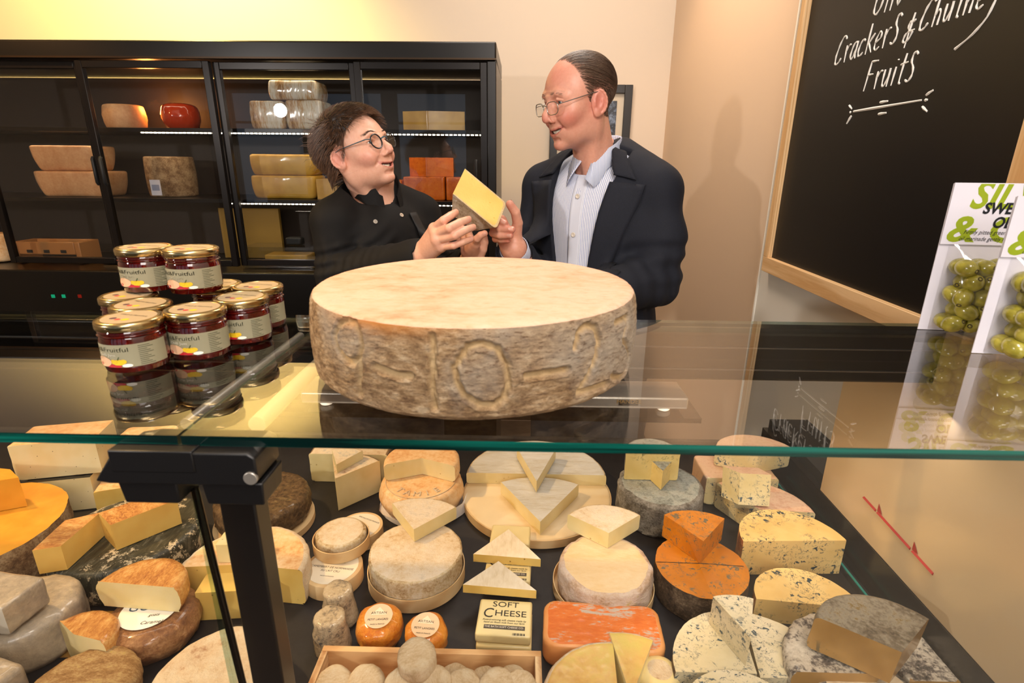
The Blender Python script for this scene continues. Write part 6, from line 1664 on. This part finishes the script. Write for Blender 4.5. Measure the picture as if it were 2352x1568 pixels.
# ================================================================== the woman
def build_woman():
    c=wc; Y0=1.45; sc0=at(868,478,Y=Y0); x,f,u=frame(50,0); B=basis(sc0,x,f,u); base=Vector((sc0.x,sc0.y,Z0))
    root=empty('person',base); tag(root,'short haired person in glasses and black chef jacket, holding up a cheese wedge, smiling upward','person')
    sk=Skin()
    neckw=B@Vector((0,.0,-.01)); c['neck']=tuple(MW.inverted()@neckw)
    lo=(-.10,-.16,c['neck'][2]-.06); hi=(.10,.135,.13); F=Field(lo,hi,.0012); head_sdf(F,c); p,q=F.mesh(); cl=head_cols(p,c)
    hp=p
    y,z,xx=p[:,1],p[:,2],np.abs(p[:,0])
    hl=np.interp(y,[-.10,-.05,-.022,-.012,.004,.018,.030,.045,.060,.075,.09],[-.070,-.062,-.045,.012,.022,-.012,.020,.045,.064,.078,.09])
    ear=(xx>.0735*c['w'])&(y>-.034)&(y<.020)&(z<.020)
    mask=(z>hl)&(~ear)
    mm=np.clip((z-hl)/.008,0,1)*(~ear); hc=np.array(hexc('#3a281e')); cl=(cl*(1-mm[:,None]*.85)+hc*mm[:,None]*.85).astype(np.float32)
    sk.add(xf(MW,p),q,cl)
    # sleeves and hands
    shR=B@Vector((.145,.0,-.02)); elR=W3(776,632,1.33); wrR=W3(966,588,1.205)
    shL=B@Vector((-.160,.0,-.02)); elL=W3(1010,640,1.52); wrL=W3(1080,600,1.30)
    bM=B.inverted()
    mcpR=[W3(997,524,1.150),W3(1003,537,1.138),W3(1005,551,1.134),W3(1013,567,1.138)]
    fR=[[W3(1019,506,1.120),W3(1035,495,1.140),W3(1046,488,1.160)],
        [W3(1032,524,1.105),W3(1056,511,1.125),W3(1075,504,1.150)],
        [W3(1045,541,1.105),W3(1069,528,1.122),W3(1086,522,1.145)],
        [W3(1042,564,1.115),W3(1063,556,1.125),W3(1081,550,1.140)]]
    thR=[W3(990,566,1.200),W3(1012,548,1.225),W3(1030,530,1.245),W3(1040,518,1.262)]
    do_hand(sk,wrR,elR,mcpR,fR,thR,(0,-1,.3),1.03,c['skin'],'#cf7f66',root,base,.025,[(-.2,-1,.5)]*4+[None])
    mcpL=[W3(1092,560,1.225),W3(1085,566,1.235),W3(1078,572,1.245),W3(1070,578,1.258)]
    fL=[[W3(1096,548,1.205),W3(1104,540,1.200),W3(1113,536,1.198)],
        [W3(1080,546,1.225),W3(1076,534,1.245),W3(1078,524,1.262)],
        [W3(1068,550,1.240),W3(1062,538,1.262),W3(1064,528,1.278)],
        [W3(1058,556,1.250),W3(1052,545,1.270),W3(1054,536,1.285)]]
    thL=[W3(1098,590,1.275),W3(1108,572,1.265),W3(1112,556,1.262),W3(1112,546,1.268)]
    do_hand(sk,wrL,elL,mcpL,fL,thL,(0,-1,-.2),1.0,c['skin'],'#cf7f66',root,base,.024,[(.3,-1,.2),None,None,None,None])
    skin_core(sk,B,(0,.01,.07),.112,[(1,[bM@elR,bM@wrR]),(-1,[bM@elL,bM@wrL])],c,.9,None)
    body=sk.build(root,base)
    eyes(Matrix.Translation(-base)@MW,(.10,1,.08),'#4e6068',root,c); teeth(Matrix.Translation(-base)@MW,root,c)
    # chef jacket
    F=Field((-.34,-.26,-.66),(.34,.42,.10),.0040)
    smin(F,ell(None,(0,-.005,-.13),(.152,.115,.17)),.001); smin(F,ell(None,(0,-.01,-.40),(.152,.118,.22)),.06)
    for s in (-1,1):
        smin(F,ell(None,(s*.062,.075,-.17),(.060,.050,.060)),.04)
        smin(F,cap(None,(s*(.128 if s>0 else .145),-.005,-.018),(s*.045,-.020,.042),.044,.038),.035)
    for s,el,wr in ((1,bM@elR,bM@wrR),(-1,bM@elL,bM@wrL)):
        smin(F,cap(None,(s*(.132 if s>0 else .150),-.005,-.030),tuple(el),.054,.050),.030)
        d=(wr-el); e2=el+d*.97; smin(F,cap(None,tuple(el),tuple(e2),.052,.037),.020)
        sub(F,cap(None,tuple(el+d*.93),tuple(el+d*1.25),.029,.029),.004)
    P=F.P(); cloth_noise(F,.0045,38,1,(1,.7,.45)); cloth_noise(F,.0022,80,4,(1,1,.4))
    wrinkle(F,(.155,-.005,-.04),tuple(bM@elR),.07,.009,150,1,.35,1.0); wrinkle(F,tuple(bM@elR),tuple(bM@wrR),.06,.009,150,2,0,.75)
    wrinkle(F,(-.155,-.005,-.04),tuple(bM@elL),.07,.004,150,3,.2,1.0)
    wrinkle(F,(.13,.10,-.06),(-.02,.13,-.30),.07,.007,120,5,.0,.8); wrinkle(F,(-.12,.08,-.05),(-.02,.13,-.26),.06,.007,130,6,.1,.9)
    # neck opening
    nk=bM@(MW@Vector((0,-.02,-.11)))
    sub(F,cap(None,(0,-.002,-.005),tuple(nk),.050,.056),.006)
    jk=finish(F,B,'chef_jacket',m_chef,root,base)
    # apron bib, strap and buckle laid on the jacket
    FF=F
    patch(FF,B,lambda a,b:((-.105+.21*a),(-.46+.33*b)),16,20,.003,'apron',m_apron,root,base,.002)
    patch(FF,B,lambda a,b:((-.100+.028*a+.03*b),(-.14+.13*b)),4,14,.004,'apron_strap',m_apron,root,base,.003)
    # stand collar with an open front
    mb=MB(); n=40; vs=[]
    for k,(rr,zz,fw) in enumerate(((.057,.020,.008),(.056,.055,.004),(.0565,.078,.0),(.0595,.080,0),(.0615,.056,.006),(.064,.020,.010))):
        for i in range(n+1):
            a=R(90+22+(360-44)*i/n); back=max(0,-math.sin(a)); ee=min(i,n-i)/n
            vs.append(B@Vector((rr*math.cos(a)*.98,rr*math.sin(a)*.92+.004+fw*max(0,math.sin(a)),zz+.005+.014*back-.048*max(0,math.sin(a))**1.5-(.008 if ee<.04 and zz>.05 else 0)))-base)
    fs=[]
    for k in range(6):
        for i in range(n): k2=(k+1)%6; fs.append((k*(n+1)+i,k*(n+1)+i+1,k2*(n+1)+i+1,k2*(n+1)+i))
    mb.add(vs,fs); mb.build('stand_collar',m_chef,root,smooth=60)
    # press studs
    from mathutils.bvhtree import BVHTree
    bv=BVHTree.FromPolygons([v.co.copy() for v in jk.data.vertices],[tuple(p.vertices) for p in jk.data.polygons])
    for (px_,py_) in ((862,509),(922,494)):
        d_=ray(px_,py_).normalized(); loc,nn,_i,_d=bv.ray_cast(CAMP-base,d_)
        if loc is None: continue
        q=nn.to_track_quat('Z','Y').to_matrix().to_4x4()
        MB().lathe([(.0052,-.002),(.0052,.0014),(.0036,.0014),(.0036,-.002)],20,0,Matrix.Translation(loc)@q).build('press_stud',plain('stud_silver','#cfcac2',.3,.6),root)
    yy=surfY(FF,-.092,-.085); MB().box((0,0,0),(.030,.004,.014)).build('strap_buckle',m_blackm,root).matrix_local=Matrix.Translation(-base)@B@Matrix.Translation((-.075,yy+.012,-.09))
    legs(base,.88,x,f,root,m_trou)
    # hair: a cap and loose strands
    mats=hair_mat('brown_hair',['#26180f','#3a271b','#553b2a','#76563f'])
    F=Field((-.11,-.14,-.09),(.11,.11,.15),.0016)
    smin(F,ell(None,(0,-.014,.046),(.0755,.098,.090)),.001); smin(F,ell(None,(0,-.055,.010),(.060,.052,.056)),.02); smin(F,ell(None,(0,.018,.092),(.048,.052,.040)),.02)
    P=F.P(); hlg=np.interp(F.ax[1],[-.12,-.05,-.022,-.012,.004,.018,.030,.045,.060,.075,.11],[-.066,-.058,-.036,.018,.026,-.002,.028,.052,.070,.088,.112]).astype(np.float32)[None,:,None]
    F.D=-_smin(-F.D,-((hlg-P[2])*.7+0*P[0]),.006)
    cloth_noise(F,.0022,150,2,(1,1,1)); cloth_noise(F,.0012,420,3,(1,.5,1)); F.D-=.0015
    pc_,qc_=F.mesh(); hcap=link('hair',to_mesh('hair',xf(MW,pc_)-np.array(base),qc_,[mats[0]]),root)
    rs=np.random.RandomState(5); idx=np.where(mask&(z>hl+.002))[0]; idx2=rs.choice(idx,6500)
    roots=[];dirs=[];lens=[]
    for i in idx2:
        p0=Vector(hp[i]); nrm=Vector((p0.x/.0755**2,(p0.y+.01)/.098**2,(p0.z-.034)/.083**2)).normalized()
        top=max(0,nrm.z); backw=max(0,-p0.y/.1); fr=max(0,p0.y/.08)
        d=nrm*(.30+.28*top+.25*backw*top)+Vector((-.35*top,.75*fr*top-.65*(1-fr)*(1-top)+.30*top,-.70*(1-top)))
        roots.append(p0+nrm*.004); dirs.append(d); lens.append((.022+.016*top+.006*backw*top)*(.7+.5*rs.rand()))
    mbh=strands('h',None,roots,dirs,lens,.00045,None,pusher(.96,.010),MW,7,.40,.016,.06,6,jit=.10,hug=.55)
    rs=random.Random(3); 
    for k in range(110):    # longer spiky tufts at the crown and nape
        a=rs.uniform(-.06,.06); p0=Vector((a,-.075+rs.uniform(-.02,.03),.055+rs.uniform(-.06,.055))); c0=Vector((0,-.01,.034)); d=(p0-c0).normalized(); 
        p0=c0+d*.098; mbh.tube([p0,p0+d*.012,p0+d*.022+Vector((rs.gauss(0,.004),-.006,rs.gauss(0,.004))),p0+d*.030+Vector((rs.gauss(0,.007),-.014,rs.gauss(0,.006)))],[.0006,.0005,.0004,.0001],3,rs.randrange(3),cap=False)
    mbh.v=[tuple(MW@Vector(v)-base) for v in mbh.v]
    mbh.build('hair_strands',mats[1:],hcap,smooth=0)
    # eyebrows
    
    for s in (-1,1):
        mbb=MB()
        for k in range(110):
            t=rs.random(); xx_=.013+.036*t; zz=.0235+.005*math.sin(t*PI)-.004*t+rs.uniform(-.0022,.0022); yy=.094-.30*max(0,xx_-.020)**1.35-.010*t
            yy=.0965-9.0*(xx_-.010)**2
            p0=Vector((s*xx_,yy,zz)); mbb.tube([p0,p0+Vector((s*.004,.0006,.0016)),p0+Vector((s*.0075,-.0012,.0016))],[.00028,.00024,.00008],3,0,cap=False)
        mbb.v=[tuple(MW@Vector(v)-base) for v in mbb.v]; mbb.build('eyebrow',mats[1],root,smooth=0)
    # spectacles
    gb=base
    mf=plain('frame_dark','#1f2226',.3); mt=plain('frame_bluegrey','#3f5a66',.35); ml=glass_mat('lens',(.97,.97,.97),1.0)
    def G(v): return tuple(MW@Vector(v)-gb)
    g=MB().tube([G((-.0135,.1055,.001)),G((-.005,.1090,.0045)),G((.005,.1090,.0045)),G((.0135,.1055,.001))],.0018,8).build('spectacles',mt,root)
    for s in (-1,1):
        pts=[]; n=36
        for i in range(n+1):
            a=2*PI*i/n; pts.append(G((s*(.0325)+.0205*math.cos(a),.1045-.004*(math.cos(a)*s>0)*abs(math.cos(a)),-.005+.0195*math.sin(a)*(1-.04*math.cos(2*a)))))
        rimo=MB().tube(pts,.00165,8).build('lens_rim',mf,g); 
        MB().add(pts[:-1],[tuple(range(n))]).build('lens',ml,g,smooth=0)
        MB().tube([G((s*.0525,.1010,.003)),G((s*.064,.094,.005)),G((s*.0735,.060,.006)),G((s*.0765,.010,.009)),G((s*.0765,-.010,.006)),G((s*.076,-.022,-.008))],[.0026,.0026,.0022,.0018,.0016,.0014],8,flat=.5).build('temple_arm',mt,g)
# ================================================================== the man
def build_man():
    c=mc_; Y0=1.43; sc0=at(1376,404,Y=Y0); x,f,u=frame(-36,0); B=basis(sc0,x,f,u); base=Vector((sc0.x,sc0.y,Z0)); bM=B.inverted()
    root=empty('person',base); tag(root,'tall balding person in glasses, navy blazer and striped shirt, smiling down at the chef','person')
    sk=Skin(); neckw=B@Vector((0,.005,.005)); c['neck']=tuple(MM.inverted()@neckw)
    F=Field((-.105,-.16,c['neck'][2]-.06),(.105,.14,.13),.0012); head_sdf(F,c); p,q=F.mesh(); cl=head_cols(p,c); hp=p
    y,z,xx=p[:,1],p[:,2],np.abs(p[:,0])
    hl=np.interp(y,[-.10,-.06,-.030,-.018,-.010,.002,.014,.024,.034,.045,.060,.08],[-.060,-.056,-.044,.010,.024,.020,-.016,.004,.034,.078,.110,.2])
    ear=(xx>.0765)&(y>-.036)&(y<.018)&(z<.026)
    mask=(z>hl)&(~ear)
    mm=np.clip((z-hl)/.020,0,1)*(~ear); hc=np.array(hexc('#7a5f4e')); cl=(cl*(1-mm[:,None]*.6)+hc*mm[:,None]*.6).astype(np.float32)
    st=np.exp(-(((z+.085)/.04)**2))*(y>.0)*.10; cl=(cl*(1-st[:,None])+np.array(hexc('#8a6a5c'))*st[:,None]).astype(np.float32)
    sk.add(xf(MM,p),q,cl)
    elR=W3(1222,660,1.47); wrR=W3(1181,572,1.275); elL=W3(1505,645,1.31); wrL=W3(1360,672,1.19)
    mcpR=[W3(1152,506,1.285),W3(1147,520,1.285),W3(1146,533,1.283),W3(1150,545,1.280)]
    fR=[[W3(1136,496,1.262),W3(1140,504,1.232),W3(1159,512,1.222)],
        [W3(1130,517,1.255),W3(1148,525,1.226),W3(1176,527,1.216)],
        [W3(1132,535,1.252),W3(1148,541,1.226),W3(1172,541,1.218)],
        [W3(1138,549,1.255),W3(1150,551,1.235),W3(1166,552,1.228)]]
    thR=[W3(1184,540,1.270),W3(1189,512,1.258),W3(1184,488,1.248),W3(1171,469,1.242)]
    do_hand(sk,wrR,elR,mcpR,fR,thR,(0,-1,.2),1.06,c['skin'],'#c05546',root,base,.028,[(0,-1,.4),(0,-1,.4),(0,-1,.3),None,(.5,-.2,.9)])
    mcpL=[wrL+Vector((-.075,.0+.010*i,-.010-.010*i)) for i in range(4)]
    fL=[[m+Vector((-.035,-.004,-.012)),m+Vector((-.052,-.004,-.030)),m+Vector((-.056,-.002,-.046))] for m in mcpL]
    do_hand(sk,wrL,elL,[tuple(m) for m in mcpL],[[tuple(a) for a in b] for b in fL],[tuple(wrL+Vector((-.02,-.02,.0))),tuple(wrL+Vector((-.05,-.035,.0))),tuple(wrL+Vector((-.075,-.035,-.004)))],(0,-1,.2),1.0,c['skin'],'#c05546',root,base,.028,[None]*5)
    skin_core(sk,B,(0,.0,.06),.165,[(1,[bM@elR,bM@wrR]),(-1,[bM@elL,bM@wrL])],c,.9,None)
    sk.build(root,base)
    T=Matrix.Translation(-base)@MM
    eyes(T,(-.05,1,-.12),'#5d7683',root,c); teeth(T,root,c)
    # shirt
    F=Field((-.24,-.20,-.60),(.24,.24,.10),.0045)
    smin(F,ell(None,(0,-.002,-.13),(.165,.112,.18)),.001); smin(F,ell(None,(0,.004,-.38),(.155,.118,.24)),.06)
    for s in (-1,1): smin(F,cap(None,(s*.13,-.005,-.025),(s*.05,-.015,.025),.042,.040),.03)
    sub(F,cap(None,(0,.0,.0),tuple(bM@(MM@Vector((0,-.01,-.12)))),.050,.056),.006)
    cloth_noise(F,.0022,60,6,(1,1,.35))
    ps,qs=F.mesh(); ps0=ps.copy(); cols=np.zeros((len(ps),3),np.float32); cols[:,0]=ps[:,0]+1.0
    me=to_mesh('shirt',xf(B,ps)-np.array(base),qs,[m_shirt],cols); sh=link('shirt',me,root)
    FS=F
    patch(F,B,lambda a,b:((-.016+.032*a),(-.50+.50*b)),6,24,.0015,'shirt_placket',m_shirtp,root,base,.0015)
    for sz in (-.045,-.135,-.225,-.315):
        yy=surfY(F,0,sz); MB().lathe([(.0055,0),(.0058,.0015),(.0045,.0022),(.0030,.0016),(.0001,.0016)],18,0,Matrix.Translation(-base)@B@Matrix.Translation((0,yy+.003,sz))@Matrix.Rotation(R(-90),4,'X')).build('shirt_button',plain('pearl_button','#d9cfc0',.3),root)
    # jacket
    F=Field((-.40,-.26,-.70),(.40,.50,.13),.0040)
    smin(F,ell(None,(0,-.005,-.12),(.180,.124,.19)),.001); smin(F,ell(None,(0,-.002,-.42),(.180,.135,.27)),.07)
    for s in (-1,1):
        smin(F,cap(None,(s*.158,-.005,-.018),(s*.042,-.030,.058),.050,.036),.035)
        smin(F,sph(None,(s*(.150 if s<0 else .162),-.005,-.026),.055),.02)
    for s,el,wr in ((1,bM@elR,bM@wrR),(-1,bM@elL,bM@wrL)):
        mid=(Vector((s*.180,-.008,-.04))+el)/2
        smin(F,cap(None,(s*(.158 if s<0 else .170),-.008,-.045),tuple(mid),.056,.056),.025); smin(F,cap(None,tuple(mid),tuple(el),.056,.054),.03)
        d=wr-el; smin(F,cap(None,tuple(el),tuple(el+d*.90),.062,.046),.025)
        sub(F,cap(None,tuple(el+d*.86),tuple(el+d*1.3),.036,.036),.004)
    F0=Field(F.lo,(.40,.50,.13),.0040); F0.D=F.D.copy()
    cloth_noise(F,.0035,30,8,(1,1,.6)); cloth_noise(F,.0015,75,9,(1,1,.5)); F0.D=F.D.copy()
    wrinkle(F,(-.175,-.008,-.06),tuple(bM@elL),.08,.0100,85,1,.45,1.1); wrinkle(F,tuple(bM@elL),tuple(bM@wrL),.075,.010,95,2,-.1,.7)
    wrinkle(F,(.175,-.008,-.06),tuple(bM@elR),.08,.009,90,3,.4,1.1); wrinkle(F,tuple(bM@elR),tuple(bM@wrR),.07,.004,100,4,0,.8)
    wrinkle(F,(-.15,.10,-.10),(-.03,.15,-.42),.08,.005,60,5,.2,1.0)
    # front opening
    P=F.P(); hw=.0095+np.clip((P[2]+.46),0,1)*.165; V=(np.abs(P[0]-.004)-hw)*.97+0*P[1]; V=np.maximum(V,-(P[1]-.01)+0*V)
    F.D=-_smin(-F.D,V.astype(np.float32),.003)
    sub(F,cap(None,(0,.004,.0),tuple(bM@(MM@Vector((0,-.01,-.11)))),.050,.054),.006)
    finish(F,B,'blazer',m_navy,root,base)
    # lapels with notch and collar
    def hwf(z): return .0095+max(0,z+.46)*.165
    for s in (-1,1):
        def lap(a,b,s=s):
            z=-.44+.43*b; w_=.006+.070*min(1,b*1.15)**.8; zz=z-.018*a*(b>.85)*(b-.85)/.15; return (.004+s*(hwf(z)-.002+w_*a)), zz+ .012*a*b
        patch(F0,B,lap,8,30,.0055,'lapel',m_navy,root,base,.004)
        def col_(a,b,s=s):
            z=.002+.062*b; return (.004+s*(hwf(min(z,.0))*(1-.42*b)+.0+ (.050-.012*b)*a), z+.004-.012*a)
        patch(F0,B,col_,6,12,.007,'blazer_collar',m_navy,root,base,.004)
    patch(F0,B,lambda a,b:(-.155+.085*a,-.215+.016*b+.010*a),10,3,.004,'breast_pocket',m_navy,root,base,.003)
    # cuffs
    for el,wr in ((elR,wrR),(elL,wrL)):
        d=(wr-el).normalized(); a=wr-d*.030; mb=MB(); up_=d.cross(Vector((0,0,1))).normalized(); v2=d.cross(up_)
        prof=[(.034,0),(.0345,.034),(.0325,.036),(.0315,.030),(.031,0)]
        mb.lathe(prof,36,0,basis(a-base,up_,v2,d)); mb.build('shirt_cuff',m_cuff,root,smooth=50)
    # shirt collar wings
    n=44; vs=[]; 
    for k in range(4):
        for i in range(n+1):
            a=R(90+14+(360-28)*i/n); fr_=max(0,math.sin(a)); ee=min(i,n-i)/n; tip=max(0,1-ee/.10)
            bk=(1-math.sin(a))/2
            if k==0: rr,zz=.0515,.018-.014*fr_+.02*bk
            elif k==1: rr,zz=.0505,.058-.020*fr_-.012*tip+.026*bk
            elif k==2: rr,zz=.0525,.060-.020*fr_-.012*tip+.026*bk
            else: rr,zz=.060+.016*tip+.010*fr_,.020-.026*fr_-.036*max(0,1-abs(ee-.05)/.07)+.030*bk
            vs.append(B@Vector((rr*math.cos(a),rr*math.sin(a)*.98+.006+(.020*fr_ if k==3 else .004*fr_),zz+.010))-base)
    fs=[(k*(n+1)+i,k*(n+1)+i+1,(k+1)*(n+1)+i+1,(k+1)*(n+1)+i) for k in range(3) for i in range(n)]
    o=MB().add(vs,fs).build('shirt_collar',m_cuff,root,smooth=50); sm=o.modifiers.new('s','SOLIDIFY'); sm.thickness=.0016
    legs(base,.90,x,f,root,m_jean)
    # combed back hair
    mats=hair_mat('greying_hair',['#46352a','#664f40','#86705e','#9f9082'])
    rs=np.random.RandomState(8); idx=np.where(mask)[0]; idx2=rs.choice(idx,7500)
    roots=[];dirs=[];lens=[]
    for i in idx2:
        p0=Vector(hp[i]); 
        thin=np.clip((p0.z-.085)/.03,0,1)*np.clip((p0.y+.01)/.04,0,1)
        if rs.rand()<thin*.55: continue
        nrm=Vector((p0.x/.0755**2,(p0.y+.01)/.098**2,(p0.z-.034)/.083**2)).normalized()
        d=Vector((p0.x*1.2,-1,-.25 if p0.z>.02 else -.9)); d=(d-nrm*d.dot(nrm)).normalized()+nrm*.02
        roots.append(p0+nrm*.0006); dirs.append(d); lens.append((.030+.024*max(0,nrm.z)+(.008 if p0.z>.03 else (-.008 if p0.z>-.01 else -.018)))*(.7+.5*rs.rand()))
    mbh=strands('h',None,roots,dirs,lens,.00036,None,pusher(1.0,.0,False),MM,9,.10,.0006,.05,7,jit=.03,hug=1.0)
    mbh.v=[tuple(MM@Vector(v)-base) for v in mbh.v]; mbh.build('hair',mats,root,smooth=0)
    rs=random.Random(4)
    for s in (-1,1):
        mbb=MB()
        for k in range(45):
            t=rs.random(); xx_=.013+.036*t; zz=.0215+.004*math.sin(t*PI)-.006*t+rs.uniform(-.0025,.0025); yy=.0985-9.0*(xx_-.010)**2
            p0=Vector((s*xx_,yy,zz)); mbb.tube([p0,p0+Vector((s*.004,.0012,.001)),p0+Vector((s*.008,-.0005,.000))],[.00025,.00022,.00008],3,0,cap=False)
        mbb.v=[tuple(MM@Vector(v)-base) for v in mbb.v]; mbb.build('eyebrow',mats[2],root,smooth=0)
    gb=base
    mf=plain('wire_silver','#8d8780',.3,.8); ml=glass_mat('lens_clear',(.97,.97,.97),1.0)
    def G(v): return tuple(MM@Vector(v)-gb)
    g=MB().tube([G((-.0105,.1100,-.006)),G((-.004,.1150,-.003)),G((.004,.1150,-.003)),G((.0105,.1100,-.006))],.0010,8).build('spectacles',mf,root)
    for s in (-1,1):
        pts=[]; n=36
        for i in range(n+1):
            a=2*PI*i/n; ca,sa=math.cos(a),math.sin(a); e_=.62
            pts.append(G((s*.0335+.0245*math.copysign(abs(ca)**e_,ca),.1095-.004*(ca*s>0)*abs(ca),-.012+.0155*math.copysign(abs(sa)**.75,sa))))
        rimo=MB().tube(pts,.00095,8).build('lens_rim',mf,g); MB().add(pts[:-1],[tuple(range(n))]).build('lens',ml,g,smooth=0)
        MB().tube([G((s*.058,.1050,-.005)),G((s*.067,.099,-.003)),G((s*.0765,.055,.004)),G((s*.0790,.010,.011)),G((s*.0795,-.012,.012)),G((s*.079,-.024,.0))],.0010,8).build('temple_arm',mf,g)
m_shirtp=plain('shirt_white_stripe','#d3d6e2',.7); m_cuff,_t,_p=nt('shirt_collar_cloth')
_w=_t.nodes.new('ShaderNodeTexWave'); _w.inputs['Scale'].default_value=95; _w.bands_direction='X'; _t.links.new(texco(_t),_w.inputs['Vector']); _t.links.new(ramp(_t,_w.outputs[0],[(.4,hexc('#dfe2ea')),(.8,hexc('#9aa7cf'))]),_p.inputs['Base Color']); _p.inputs['Roughness'].default_value=.7
build_woman(); build_man()
for o in list(bpy.data.objects):
    if o.parent is None and (o.get('category')=='person' or o.name=='held_cheese_wedge'):
        o.location=CAMP+(Vector(o.location)-CAMP)*KP; o.scale=(KP,)*3
